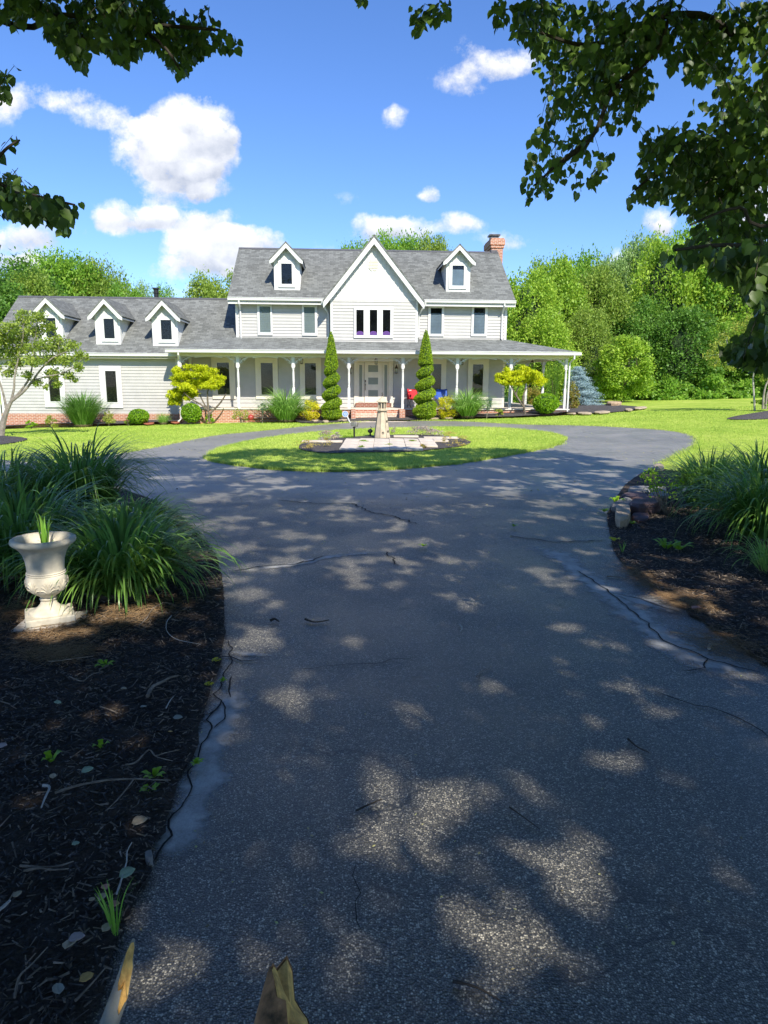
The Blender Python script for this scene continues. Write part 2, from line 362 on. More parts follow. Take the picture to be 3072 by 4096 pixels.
def sheet(name, poly, mat, dz, step=1.0, bumpz=0, kind='structure', near=None, domez=0):
    poly = np.asarray(poly); x0, y0 = poly.min(0); x1, y1 = poly.max(0)
    gx, gy = np.meshgrid(np.arange(x0, x1, step), np.arange(y0, y1, step)); gx = gx.ravel(); gy = gy.ravel()
    if near:   # finer points in a window
        nx0, nx1, ny0, ny1, st = near
        a, b = np.meshgrid(np.arange(nx0, nx1, st), np.arange(ny0, ny1, st)); out = ~((gx > nx0) & (gx < nx1) & (gy > ny0) & (gy < ny1))
        gx = np.r_[gx[out], a.ravel()]; gy = np.r_[gy[out], b.ravel()]
    gx = gx+rng.uniform(-.01, .01, gx.shape)*step; gy = gy+rng.uniform(-.01, .01, gy.shape)*step
    m = inside(poly, gx, gy); gx = gx[m]; gy = gy[m]; n = len(poly)
    vs = [Vector(p) for p in poly]+[Vector(p) for p in zip(gx, gy)]
    r = geometry.delaunay_2d_cdt(vs, [(i, (i+1) % n) for i in range(n)], [], 1, 1e-5)
    xy = np.array([(v.x, v.y) for v in r[0]])
    z = h(xy[:, 0], xy[:, 1])+dz
    if bumpz or domez:
        e = poly; dmin = np.full(len(xy), 9.)
        for i in range(n):
            a = e[i]; b = e[(i+1) % n]; ab = b-a; tt = np.clip(((xy-a)@ab)/(ab@ab+1e-12), 0, 1); dmin = np.minimum(dmin, np.hypot(*(xy-(a+tt[:, None]*ab)).T))
        edge = np.clip(dmin/.25, 0, 1)
        if bumpz: z = z+edge*bumpz*np.array([mnoise.noise(Vector((p[0]*5, p[1]*5, 0)))+.6*mnoise.noise(Vector((p[0]*13, p[1]*13, 3))) for p in xy])
        if domez: z = z+domez*np.clip(dmin/1.0, 0, 1)
    tris = [f for f in r[2] if len(f) == 3]
    o = build_np(name, np.c_[xy, z], [f if (xy[f[1]]-xy[f[0]])[0]*(xy[f[2]]-xy[f[0]])[1]-(xy[f[1]]-xy[f[0]])[1]*(xy[f[2]]-xy[f[0]])[0] > 0 else f[::-1] for f in tris], mat, smooth=True)
    if kind: o['kind'] = kind
    return o
# one sheet to the horizon
gxs = np.r_[-400, -200, -100, -60, -40, np.arange(-30, 70, 1.), 80, 120, 250, 400]; gys = np.r_[-200, -80, -30, np.arange(-10, 75, 1.), 90, 130, 220, 500]
X, Y = np.meshgrid(gxs, gys); nx_, ny_ = len(gxs), len(gys); ii = np.arange((ny_-1)*nx_).reshape(ny_-1, nx_)[:, :-1].ravel()
tag(build_np('lawn', np.c_[X.ravel(), Y.ravel(), h(X.ravel(), Y.ravel())], np.c_[ii, ii+1, ii+nx_+1, ii+nx_], M['lawn'], smooth=True), kind='structure')
g = lambda pts: [G(*p) for p in pts]
left_edge = g([P2(*p) for p in ((205, 2212), (245, 2090), (330, 1870), (360, 1780), (420, 1640), (452, 1500), (490, 1400), (487, 1300), (480, 1240))])
bed_top_left = g([(840, 2200), (760, 2100), (640, 2010), (440, 1950)])
lawn_left = g([(250, 1862), (309, 1842), (395, 1826), (555, 1804), (741, 1764), (864, 1740), (1024, 1727), (1229, 1704), (1420, 1690), (1620, 1684), (1817, 1684), (2082, 1699), (2200, 1701), (2358, 1704), (2515, 1712), (2673, 1723), (2752, 1736), (2789, 1752), (2798, 1768), (2780, 1787), (2757, 1802), (2673, 1842), (2610, 1873), (2542, 1910), (2494, 1952), (2463, 1999), (2430, 2052), (2426, 2099), (2442, 2152), (2447, 2199), (2494, 2262), (2547, 2320), (2657, 2388), (2726, 2441), (2804, 2493), (2883, 2551), (2988, 2625), (3072, 2683)])
x9, y9 = lawn_left[-1]
drive_poly = [(-1.9, -6), (-1.5, .6)]+[(a-.22, b) for a, b in left_edge]+[(a-.1, b-.25) for a, b in bed_top_left]+[(-8.5, 12.8), (-14, 13.2), (-14.5, 15.8), (-10, 16.6)]+[p if p[1] > 14.8 else (p[0]+.22, p[1]) for p in lawn_left]+[(x9+1.45, y9-1.4), (x9+1.9, y9-3), (3.9, -6)]
drive_poly = smooth_poly(drive_poly, 2, .035)
driveway = sheet('driveway', drive_poly, M['asphalt'], .012, 1.0)
lb = [(-1.6, -6), (-1.25, .6)]+left_edge+bed_top_left+[(-8.5, 12.4), (-14, 12.6), (-18, 9), (-18, -6)]
left_bed = smooth_poly(lb, 2, .04)
sheet('mulch_bed', left_bed, M['mulch'], .03, .5, .025, near=(-6, 0, 1.2, 9, .07))
ll = lawn_left[lawn_left.index(G(2610, 1873)):]
rb = ll+[(x9+1.2, y9-1.4), (x9+1.6, y9-3), (3.6, -6), (16, -6), (16, 10.2)]+g([(3072, 1975), (2850, 1925), (2700, 1888)])
right_bed = smooth_poly(rb, 2, .04)
sheet('mulch_bed_east', right_bed, M['mulch'], .03, .5, .025, near=(2.2, 7, 4, 12, .09))
isl = smooth_poly(g([P2(*p) for p in ((446, 990), (470, 973), (540, 955), (640, 940), (760, 930), (900, 926), (1000, 925), (1100, 928), (1180, 936), (1215, 945), (1219, 953), (1200, 964), (1100, 985), (1000, 1002), (900, 1012), (800, 1019), (700, 1021), (600, 1017), (520, 1008), (460, 999))]), 1, .05)
sheet('island_lawn', isl, M['lawn'], .05, .8, 0)
ib = smooth_poly(g([zz8(*p) for p in ((165, 262), (250, 228), (440, 203), (740, 184), (1020, 174), (1300, 190), (1465, 228), (1400, 264), (1200, 288), (950, 312), (600, 312), (380, 322), (200, 300))]), 2, .05)
sheet('island_bed', ib, M['mulch_grey'], .075, .3, .015)
hb_front = g([zz1(-300, 1180), zz1(0, 1163), zz1(300, 1150), zz1(700, 1143), zz1(1040, 1131), zz2(20, 1545), zz2(300, 1540), zz2(600, 1535), (1225, 1697), (1408, 1690), (1624, 1686), (1745, 1682), (1817, 1677), (2000, 1675), (2200, 1667)])
hb_right = g([(2300, 1660), (2430, 1654), (2530, 1645), (2593, 1637), (2560, 1630), (2470, 1622), (2380, 1618)])
hb_back = [(13.5, 50), (9, 38), (8, 34.5), (0, 34.2), (-22, 34)]
house_bed = smooth_poly(hb_front+hb_right+hb_back, 1, .06)
hb = sheet('house_bed', house_bed, M['mulch_grey'], 0, .6, .02)
co_ = np.empty(len(hb.data.vertices)*3); hb.data.vertices.foreach_get('co', co_); co_ = co_.reshape(-1, 3); co_[:, 2] += mound(co_[:, 0], co_[:, 1]); hb.data.vertices.foreach_set('co', co_.ravel()); hb.data.update()
ml = smooth_poly(g([(-260, 1760), (-40, 1745), (60, 1748), (125, 1758), (60, 1775), (-100, 1790), (-300, 1800)]), 2, .04)
sheet('tree_ring', ml, M['mulch_grey'], .03, .5, .02, domez=.12)
mr = smooth_poly(g([(2890, 1683), (2940, 1668), (3010, 1658), (3150, 1655), (3250, 1668), (3200, 1690), (3000, 1691)]), 2, .04)
sheet('tree_ring_east', mr, M['mulch_grey'], .03, .5, .02, domez=.22)
# ------------------------------------------------------------------ cracks and sealed strips: parts of the driveway
def jag(pts, step=.06, amp=.02, seed=0):
    out = []
    for i in range(len(pts)-1):
        a = np.array(pts[i]); b = np.array(pts[i+1]); n = max(1, int(np.hypot(*(b-a))/step))
        for k in range(n):
            q = a+(b-a)*k/n; out.append((q[0]+amp*mnoise.noise(Vector((q[0]*9, q[1]*9, seed))), q[1]+amp*mnoise.noise(Vector((q[0]*9, q[1]*9, seed+7)))))
    out.append(tuple(pts[-1])); return np.array(out)
def ribbon(name, pts, w, mat, dz, across=1, wv=.5):
    p = np.asarray(pts); d = np.gradient(p, axis=0); nrm = np.c_[-d[:, 1], d[:, 0]]/np.maximum(1e-6, np.hypot(*d.T))[:, None]
    ww = np.array([w*(1+wv*mnoise.noise(Vector((q[0]*5, q[1]*5, 5)))) for q in p]); ww[0] *= .3; ww[-1] *= .3
    cols = np.linspace(-1, 1, across+1); V = []; var = []
    for c in cols:
        q = p+nrm*(ww*c)[:, None]; V.append(np.c_[q, h(q[:, 0], q[:, 1])+dz]); var.append((1-abs(c))*np.clip(np.minimum(np.arange(len(p)), len(p)-1-np.arange(len(p)))/9, 0, 1))
    V = np.stack(V, 1); n = len(p); k = across+1; var = np.stack(var, 1)
    idx = np.arange(n*k).reshape(n, k); Fq = np.stack([idx[:-1, :-1], idx[:-1, 1:], idx[1:, 1:], idx[1:, :-1]], -1).reshape(-1, 4)
    return build_np(name, V.reshape(-1, 3), Fq, mat, driveway, var=var.ravel(), smooth=True)
def spl(pts, n=8):
    p = np.array(pts, float); out = []
    for i in range(len(p)-1):
        a = p[max(i-1, 0)]; b = p[i]; c = p[i+1]; d = p[min(i+2, len(p)-1)]
        for k in range(n):
            t = k/n; out.append(.5*((2*b)+(-a+c)*t+(2*a-5*b+4*c-d)*t*t+(-a+3*b-3*c+d)*t**3))
    out.append(p[-1]); return np.array(out)
cr = [zza(*p) for p in ((1265, 100), (1285, 180), (1270, 260), (1232, 290), (1238, 350), (1180, 400), (1222, 440), (1215, 480), (1160, 540), (1188, 590), (1120, 680), (1095, 760), (1050, 830), (1045, 900), (1050, 970), (990, 1050), (945, 1110), (930, 1150), (945, 1200), (880, 1280), (850, 1340))]
ribbon('crack', jag(g(cr), .03, .03), .0042, M['crack'], .022)
for pl in ([(1222, 440), (1255, 480), (1240, 540), (1190, 590)], [(1215, 480), (1170, 510), (1110, 520)], [(1095, 760), (1060, 740), (1040, 700)], [(1285, 300), (1275, 360), (1280, 420)], [(1050, 970), (1110, 965)]):
    ribbon('crack', jag(g([zza(*p) for p in pl]), .03, .02), .004, M['crack'], .022)
for pl, w in (([(200, 1310), (330, 1390), (480, 1500), (640, 1640), (740, 1720), (850, 1850), (1000, 1910), (1250, 2010), (1450, 2060), (1620, 2100)], .006), ([(490, 1490), (700, 1530), (850, 1590), (1000, 1640)], .005), ([(1200, 1990), (1180, 2060), (1000, 2080)], .005)):
    ribbon('crack', jag(g([zz7(*p) for p in pl]), .04, .03), w, M['crack'], .022)
for pl, w in (([(600, 1083), (680, 1090), (760, 1090), (800, 1108), (850, 1118), (900, 1135)], .012), ([(500, 1238), (560, 1228), (640, 1222), (700, 1205)], .010), ([(855, 1225), (850, 1210), (830, 1195)], .008), ([(440, 1420), (520, 1430), (560, 1432)], .006), ([(1420, 1500), (1500, 1530), (1600, 1560), (1659, 1600)], .006), ([(780, 1880), (778, 1960), (780, 2020)], .0015), ([(1100, 1160), (1200, 1175), (1310, 1170)], .012), ([(640, 1450), (780, 1440), (900, 1425)], .003)):
    ribbon('crack', jag(g([P2(*p) for p in pl]), .06, .06), w, M['crack'], .022)
ribbon('sealed_strip', spl(g([zza(*p) for p in ((1265, 300), (1280, 450), (1215, 560), (1150, 700), (1150, 820), (1130, 900), (1070, 1020), (1010, 1140), (960, 1240), (910, 1340))])), .14, M['seal'], .017, 6)
ribbon('sealed_strip', spl(g([zz7(*p) for p in ((-250, 1110), (60, 1190), (220, 1320), (400, 1450), (600, 1600), (800, 1780), (1000, 1920), (1300, 2040), (1659, 2160))])), .21, M['seal'], .017, 6)
ribbon('sealed_strip', spl(g([zz7(*p) for p in ((420, 1470), (600, 1520), (800, 1580), (1010, 1650))])), .13, M['seal'], .019, 6)
ribbon('sealed_strip', spl(g([P2(*p) for p in ((470, 1240), (620, 1225), (720, 1205), (850, 1193))])), .10, M['seal'], .017, 6)
ribbon('sealed_strip', spl(g([P2(*p) for p in ((490, 1410), (540, 1418), (600, 1422))])), .05, M['seal'], .017, 4)
# ================================================================== HOUSE (local frame: x right along the front, y away, z up)
house = empty('house', tuple(HO), TH, 'two-storey grey sided farmhouse with dark shingle roof, white dormers and a wraparound porch', 'house')
YG, YB, YW, YR = 1.0, 1.2, 1.8, 5.7      # garage wall, bay wall, main wall, main ridge
L2 = lambda x, y, Y: L(*zz2(x, y), Y)
L3 = lambda x, y, Y: L(*zz3(x, y), Y)
L1 = lambda x, y, Y: L(*zz1(x, y), Y)
xl = L2(182, 700, YW)[0]; xr = L3(884, 800, YW)[0]; zf = L2(950, 1431, 0)[1]
ze = L2(500, 568, 1.35)[1]; zr = L2(500, 185, YR)[1]
def roofz(Y): return ze+(zr-ze)*(Y-1.35)/(YR-1.35)
zw = roofz(YW)-.16
def siding(name, poly, Y, mat=None, course=.15, out=.036):
    """lap siding: sawtooth courses clipped to a convex polygon in (x, z)"""
    mb = MB(); z0 = min(p[1] for p in poly); z1 = max(p[1] for p in poly)
    def span(z):
        xs = []
        for i in range(len(poly)):
            a, b = poly[i], poly[(i+1) % len(poly)]
            if (a[1]-z)*(b[1]-z) <= 0 and abs(a[1]-b[1]) > 1e-9: xs.append(a[0]+(b[0]-a[0])*(z-a[1])/(b[1]-a[1]))
        return (min(xs), max(xs)) if len(xs) > 1 else None
    n = max(1, int(round((z1-z0)/course)))
    for i in range(n):
        a = z0+(z1-z0)*i/n; b = z0+(z1-z0)*(i+1)/n; sa = span(a+1e-4); sb = span(b-1e-4)
        if not sa or not sb: continue
        mb.add([(sa[0], Y-out, a), (sa[1], Y-out, a), (sb[1], Y-out*.35, b), (sb[0], Y-out*.35, b), (sb[0], Y, b), (sb[1], Y, b), (sa[0], Y, a), (sa[1], Y, a)],
               [(0, 1, 2, 3), (3, 2, 5, 4), (1, 0, 6, 7), (0, 3, 4, 6), (2, 1, 7, 5)])
    return mb.build(name, mat or M['siding'], house)
def wallbody(name, poly, y0, y1, mat=None):
    return MB().ext(poly, y0, y1).build(name, mat or M['siding'], house)
# -- main block shell
yb = 9.4
wallbody('wall', [(xl, zf), (xr, zf), (xr, zw), (xl, zw)], YW+.004, yb)
for x0, x1 in ((xl+.003, xl+.15), (xr-.15, xr-.003)):
    gm = MB(); gm.add([(x0, YW+.02, zw), (x0, yb-.02, zw), (x0, YR, zr-.35), (x1, YW+.02, zw), (x1, yb-.02, zw), (x1, YR, zr-.35)], [(0, 1, 2), (3, 5, 4), (0, 2, 5, 3), (2, 1, 4, 5), (0, 3, 4, 1)]); gm.build('gable_end', M['siding'], house)
zpw = L2(500, 878, YW)[1]; zpb = L2(1250, 905, YB)[1]
siding('siding', [(xl, zpw-.1), (xr, zpw-.1), (xr, zw), (xl, zw)], YW)
xgl = L1(1160, 900, YG)[0]
siding('siding', [(xgl, zf), (xr, zf), (xr, zf+2.95), (xgl, zf+2.95)], YW, course=.2, out=.048)
# lower wall left of the upstairs corner
wallbody('wall', [(xgl, zf), (xl-.004, zf), (xl-.004, zf+2.95), (xgl, zf+2.95)], YW+.004, 6)
# -- main roof (front, back) with rake overhang
xe0 = L2(118, 580, 1.35)[0]; xe1 = L3(961, 630, 1.35)[0]
bx0 = L2(922, 700, YB)[0]; bx1 = L2(1600, 800, YB)[0]; bxc = (bx0+bx1)/2
MB().slab([(xe0, 1.35, ze), (xe1, 1.35, ze), (xe1, YR, zr), (xe0, YR, zr)], .12).build('roof', M['roof'], house)
MB().slab([(xe1, yb+.4, ze-.05), (xe0, yb+.4, ze-.05), (xe0, YR+.003, zr-.002), (xe1, YR+.003, zr-.002)], .12).build('roof', M['roof'], house)
MB().slab([(xe0, YR-.12, zr-.06), (xe1, YR-.12, zr-.06), (xe1, YR, zr+.04), (xe0, YR, zr+.04)], .05).build('ridge_cap', simple('ridge_shingle', (.10, .10, .11)), house)
def rake(x0, x1):
    m = MB(); m.add([(x0, 1.36, ze-.30), (x0, YR, zr-.30), (x0, YR, zr-.125), (x0, 1.36, ze-.125), (x1, 1.36, ze-.30), (x1, YR, zr-.30), (x1, YR, zr-.125), (x1, 1.36, ze-.125)],
          [(0, 1, 2, 3), (4, 7, 6, 5), (0, 3, 7, 4), (1, 0, 4, 5), (3, 2, 6, 7)]); m.build('rake_board', M['white'], house)
rake(xe0+.01, xe0+.05); rake(xe1-.05, xe1-.01)
gw0 = L2(870, 600, 1.3)[0]; gw1 = L2(1650, 600, 1.3)[0]
def gutter(x0, x1, y, z, name='gutter', hgt=.13):
    m = MB().ext([(x0, z-hgt), (x1, z-hgt), (x1, z), (x0, z)], y-.10, y)
    m.ext([(x0+.002, z-.02), (x1-.002, z-.02), (x1-.002, z+.012), (x0+.002, z+.012)], y-.125, y-.101)
    return m.build(name, M['white'], house, bevel=.012)
for a, b in ((xe0, gw0), (gw1, xe1)):
    gutter(a, b, 1.35, ze-.01)
    MB().box(a+.002, b-.002, 1.352, YW-.02, ze-.24, ze-.17).build('soffit', M['white'], house)
    MB().box(a+.004, b-.004, 1.352, 1.375, ze-.30, ze-.125).build('fascia', M['white'], house)
for x in (xl, xr):
    s = 1 if x < 0 else -1
    MB().box(min(x, x+s*.10)-.01, max(x, x+s*.10)+.01, YW-.035, YW+.05, zpw-.1, zw).build('corner_board', M['white'], house)
MB().box(xr-.11, xr+.012, YW-.04, YW+.08, zf, zf+2.9).build('corner_board', M['cream'], house)
# -- projecting centre bay
zt = L2(1250, 578, YB)[1]; ax, az = L2(1262, 78, .85); ex, ez = L2(868, 600, .85)
bxc = ax; hw = (L2(1655, 612, .85)[0]-L2(866, 610, .85)[0])/2
slope = (az-L2(868, 585, .85)[1])/hw
wallbody('bay_wall', [(bx0+.01, zpb-.3), (bx1-.01, zpb-.3), (bx1-.01, zt), (bx0+.01, zt)], YB+.004, YW)
siding('bay_siding', [(bx0, zpb-.12), (bx1, zpb-.12), (bx1, zt), (bx0, zt)], YB)
za = az-.22; gh = hw
zc0 = za-slope*(bxc-bx0); 
gp = [(bx0, zt+.004), (bx1, zt+.004), (bx1, max(zt+.05, za-slope*(bx1-bxc)-.05)), (bxc, za-.05), (bx0, max(zt+.05, za-slope*(bxc-bx0)-.05))]
gb = MB().ext(gp, YB-.012, YB+.05)
gb.build('gable_wall', M['white'], house)
bt = MB(); x = bx0+.12
while x < bx1-.05:
    top = za-slope*abs(x-bxc)-.12
    if top > zt+.1: bt.box(x-.02, x+.02, YB-.04, YB-.011, zt+.03, top)
    x += .21
bt.build('batten', M['white'], house)
MB().box(bx0-.01, bx1+.01, YB-.03, YB+.02, zt-.05, zt+.02).build('band_board', M['white'], house)
for x, s in ((bx0, 1), (bx1, -1)):
    MB().box(min(x-.012*s, x+.1*s), max(x-.012*s, x+.1*s), YB-.035, YB+.35, zpb-.12, zt-.06).build('corner_board', M['white'], house)
# barge boards and bay roof
bw = .25*math.hypot(1, slope)
for s in (-1, 1):
    p = [(bxc, az), (bxc+s*hw, az-slope*hw), (bxc+s*hw, az-slope*hw-bw*.92), (bxc+s*(hw-.48), az-slope*(hw-.48)-bw), (bxc, az-bw)]
    MB().ext(p, .85, .90).build('barge_board', M['white'], house)
    yend = YR
    MB().slab([(bxc, .82, az+.03), (bxc+s*(hw+.03), .82, az+.03-slope*(hw+.03)), (bxc+s*(hw+.03), 1.5, az+.03-slope*(hw+.03)), (bxc, yend, az+.03)], .06).build('bay_roof', M['roof_side'], house)
    q = [(bxc, az-.08), (bxc+s*hw, az-.08-slope*hw), (bxc+s*hw, az-.14-slope*hw), (bxc, az-.14)]
    MB().ext(q, .901, YB-.03).build('bay_soffit', M['white'], house)
# vent
vx, vz = L2(1256, 310, YB-.03); oc = [(math.cos(PI/8+k*PI/4), math.sin(PI/8+k*PI/4)) for k in range(8)]
v = MB().ext([(vx+.29*a, vz+.29*b) for a, b in oc], YB-.045, YB-.013).build('gable_vent', M['cream'], house)
vs = MB()
for k in range(6):
    zz = vz-.17+k*.068; w_ = .23*min(1, math.sqrt(max(.2, 1-((zz-vz)/.27)**2))); vs.box(vx-w_, vx+w_, YB-.065, YB-.044, zz, zz+.035)
vs.build('louvre', M['cream'], v)
# -- windows
def window(x0, x1, z0, z1, Y, casing, fill, name='window', parent=None, sill=True, px=None, trim='white'):
    """outer casing rectangle; px = pane rectangle"""
    parent = parent or house
    a0, a1, b0, b1 = px
    f = MB()
    f.box(x0, a0, Y-.055, Y-.02, z0, z1); f.box(a1, x1, Y-.055, Y-.02, z0, z1)
    f.box(a0, a1, Y-.055, Y-.02, z0, b0); f.box(a0, a1, Y-.055, Y-.02, b1, z1)
    w = f.build(name, M[trim], parent, bevel=.006)
    s = MB(); t = .045
    s.box(a0-.01, a0+t, Y-.068, Y-.022, b0, b1); s.box(a1-t, a1+.01, Y-.068, Y-.022, b0, b1)
    s.box(a0+t, a1-t, Y-.068, Y-.022, b0-.01, b0+t); s.box(a0+t, a1-t, Y-.068, Y-.022, b1-t, b1+.01)
    sub = w if parent == house else parent
    s.build('sash', M[trim], sub)
    MB().box(a0, a1, Y-.023, Y-.018, b0, b1).build('dark_backing', M['interior'], sub)  # flat black panel stands in for the unlit room behind the pane
    if fill == 'blind':
        b = MB(); z = b0+.05
        while z < b1-.06:
            b.add([(a0+.03, Y-.041, z), (a1-.03, Y-.041, z), (a1-.03, Y-.026, z+.022), (a0+.03, Y-.026, z+.022)], [(0, 1, 2, 3)]); z += .05
        b.build('blind', M['blind'], sub)
    elif fill in ('shade', 'drape'):
        b = MB(); zt_ = b1-(.05 if fill == 'shade' else .22*(b1-b0))
        n = 14
        for k in range(n):
            u0 = b0+.05+(zt_-b0-.05)*k/n; u1 = b0+.05+(zt_-b0-.05)*(k+1)/n
            b.add([(a0+.04, Y-.038, u0), (a1-.04, Y-.038, u0), (a1-.04, Y-.030, u1), (a0+.04, Y-.030, u1)], [(0, 1, 2, 3)])
        b.build('window_blind', M[fill], sub)
    elif fill == 'chair':
        MB().lathe([(.02, b0+.05), (.19, b0+.06), (.2, b0+.13), (.12, b0+.22), (.03, b0+.24)], 12, (0, 0)).build('furniture', M['purple'], sub, smooth=True).matrix_local = Matrix.Translation(((a0+a1)/2, Y-.036, 0))@Matrix.Diagonal((1, .03, 1, 1))
    MB().box(a0+t, a1-t, Y-.052, Y-.048, b0+t, b1-t).build('pane', M['glass'], sub)
    return w
def win(Lf, fr, pn, Y, fill, trim='white'):
    x0, z1 = Lf(fr[0], fr[1], Y-.05); x1, z0 = Lf(fr[2], fr[3], Y-.05); a0, b1 = Lf(pn[0], pn[1], Y-.05); a1, b0 = Lf(pn[2], pn[3], Y-.05)
    return window(x0, x1, z0, z1, Y-.032, .1, fill, px=(a0-.02, a1+.02, b0-.02, b1+.02), trim=trim)
win(L2, (347, 620, 470, 862), (362, 632, 460, 843), YW, 'shade'); win(L2, (697, 625, 820, 865), (710, 637, 805, 848), YW, 'shade')
win(L3, (235, 672, 362, 925), (250, 685, 347, 908), YW, 'drape'); win(L3, (595, 672, 720, 925), (610, 683, 703, 908), YW, 'drape')
# triple window in the bay
x0, z1 = L2(1102, 640, YB-.05); x1, z0 = L2(1412, 885, YB-.05)
for k, (a, b) in enumerate(((1115, 1187), (1220, 1293), (1322, 1396))):
    l = (1102, 1203, 1307)[k]; r_ = (1203, 1307, 1412)[k]
    a0 = L2(a, 655, YB-.05)[0]; a1 = L2(b, 655, YB-.05)[0]; zt1 = L2(a, 655, YB-.05)[1]; zb1 = L2(a, 868, YB-.05)[1]
    window(L2(l, 640, YB-.05)[0]+.001*k, L2(r_, 640, YB-.05)[0]-.003, z0, z1, YB-.032, .1, 'chair', px=(a0, a1, zb1, zt1))
# porch windows, all alike
pwz = L2(420, 1035, YW)[1], L2(420, 1360, YW)[1], L2(420, 1073, YW)[1], L2(420, 1328, YW)[1]
for (Lf, a, b, c, d, y) in ((L1, 1375, 1525, 1408, 1492, 830), (L2, 337, 513, 377, 477, 1200), (L2, 683, 850, 718, 813, 1200), (L3, 232, 382, 262, 345, 1200), (L3, 562, 735, 597, 692, 1200)):
    window(Lf(a, y, YW)[0], Lf(b, y, YW)[0], pwz[1], pwz[0], YW-.036, .1, 'blind', px=(Lf(c, y, YW)[0]-.02, Lf(d, y, YW)[0]+.02, pwz[3]-.02, pwz[2]+.02), trim='cream')
# -- front entrance
Ld = lambda x, y, Y=YW-.05: L(*zzd(x, y), Y)
dx0, dz1 = Ld(480, 345); dx1, dz0 = Ld(1125, 1095); s0, st = Ld(548, 400); s1, sb = Ld(1050, 1085)
en = MB(); Yd = YW-.04
en.box(dx0, s0, Yd-.06, Yd, zf, dz1); en.box(s1, dx1, Yd-.06, Yd, zf, dz1); en.box(s0, s1, Yd-.06, Yd, st, dz1)
ent = en.build('door_surround', M['cream'], house, bevel=.008)
MB().box(s0, s1, Yd-.012, Yd-.002, sb, st).build('backing_panel', M['cream'], ent)
for a, b in ((567, 617), (985, 1031)):
    p0, q1 = Ld(a, 455); p1, q0 = Ld(b, 985)
    f = MB(); o0, o1 = Ld(a-20, 455)[0], Ld(b+20, 455)[0]
    f.box(o0, p0, Yd-.04, Yd-.011, sb+.05, st-.06); f.box(p1, o1, Yd-.04, Yd-.011, sb+.05, st-.06); f.box(p0, p1, Yd-.04, Yd-.011, q1, st-.06); f.box(p0, p1, Yd-.04, Yd-.011, sb+.05, q0)
    sl = f.build('sidelight', M['cream'], house); MB().box(p0, p1, Yd-.026, Yd-.013, q0, q1).build('pane', M['frosted'], sl)
e0, eb1 = Ld(655, 408); e1, eb0 = Ld(945, 1083)
dr = MB(); rows = [(457, 572), (665, 778), (872, 983)]; p0 = Ld(717, 457)[0]; p1 = Ld(880, 457)[0]
dr.box(e0, p0, Yd-.05, Yd-.011, eb0, eb1); dr.box(p1, e1, Yd-.05, Yd-.011, eb0, eb1)
zs = [eb1]+[v for a, b in rows for v in (Ld(717, a)[1], Ld(717, b)[1])]+[eb0]
for k in range(0, 8, 2): dr.box(p0, p1, Yd-.05, Yd-.011, zs[k+1], zs[k])
door = dr.build('door', M['cream'], house, bevel=.004)
for k in (1, 3, 5): MB().box(p0, p1, Yd-.035, Yd-.013, zs[k+1], zs[k]).build('door_glass', M['frosted'], door)
hx, hz = Ld(669, 725); hd = MB().box(hx-.025, hx+.025, Yd-.075, Yd-.051, hz-.06, hz+.06)
hx, hz = Ld(669, 780); hd.box(hx-.02, hx+.02, Yd-.075, Yd-.051, hz-.05, hz+.05); hd.tube([(hx, Yd-.07, hz), (hx-.005, Yd-.12, hz-.06), (hx-.005, Yd-.12, hz-.2), (hx, Yd-.06, hz-.28)], .012, 6)
hd.build('handle', M['bronze'], door, bevel=.003)
MB().box(e0-.012, e0, Yd-.03, Yd-.0105, eb0, eb1).build('door_gap', M['bronze'], door)
b0, bz1 = Ld(505, 1093); b1, _ = Ld(1092, 1093)
MB().box(b0, b1, YW-.45, YW-.03, zf+.002, sb).build('door_step', M['brick_dark'], house)
# -- garage wing
zge = L1(800, 668, .6)[1]; zgr = L1(500, 305, 4.8)[1]; gx0 = L1(8, 950, YG)[0]
gslope = (zgr-zge)/(4.8-.6); zgb = L1(500, 1060, YG)[1]; zgw = zge-.05
def groofz(Y): return zge+gslope*(Y-.6)
wallbody('garage_wall', [(gx0, -.6), (xgl, -.6), (xgl, zgw+.1), (gx0, zgw+.1)], YG+.004, 8.6)
siding('garage_siding', [(gx0, zgb), (xgl, zgb), (xgl, zgw), (gx0, zgw)], YG)
MB().box(gx0-.03, xgl, YG-.05, YG, -.8, zgb-.002).build('foundation', M['brick'], house)
for x, s in ((gx0, 1), (xgl, -1)): MB().box(min(x, x+s*.1), max(x, x+s*.1), YG-.035, YG-.001, zgb, zgw).build('corner_board', M['white'], house)
ge0 = gx0-.45
gme = MB(); gme.add([(gx0+.003, YG, zgw), (gx0+.003, 8.6, zgw), (gx0+.003, 4.8, zgr-.2), (gx0+.15, YG, zgw), (gx0+.15, 8.6, zgw), (gx0+.15, 4.8, zgr-.2)], [(0, 1, 2), (3, 5, 4), (0, 2, 5, 3), (2, 1, 4, 5)]); gme.build('gable_end', M['siding'], house)
MB().slab([(ge0, .6, zge), (xl-.002, .6, zge), (xl-.002, 4.8, zgr), (ge0, 4.8, zgr)], .12).build('garage_roof', M['roof'], house)
MB().slab([(ge0, 9.0, zge), (ge0, 4.802, zgr), (xl-.002, 4.802, zgr), (xl-.002, 9.0, zge)], .12).build('garage_roof', M['roof'], house)
MB().slab([(ge0, 4.69, zgr-.05), (xl-.01, 4.69, zgr-.05), (xl-.01, 4.81, zgr+.04), (ge0, 4.81, zgr+.04)], .05).build('ridge_cap', bpy.data.materials['ridge_shingle'], house)
gutter(ge0, L1(1150, 675, .6)[0], .6, zge-.01)
MB().box(ge0+.01, xgl, .602, YG-.02, zge-.22, zge-.16).build('soffit', M['cream'], house)
MB().box(ge0+.01, xgl, .602, .62, zge-.24, zge-.122).build('fascia', M['cream'], house)
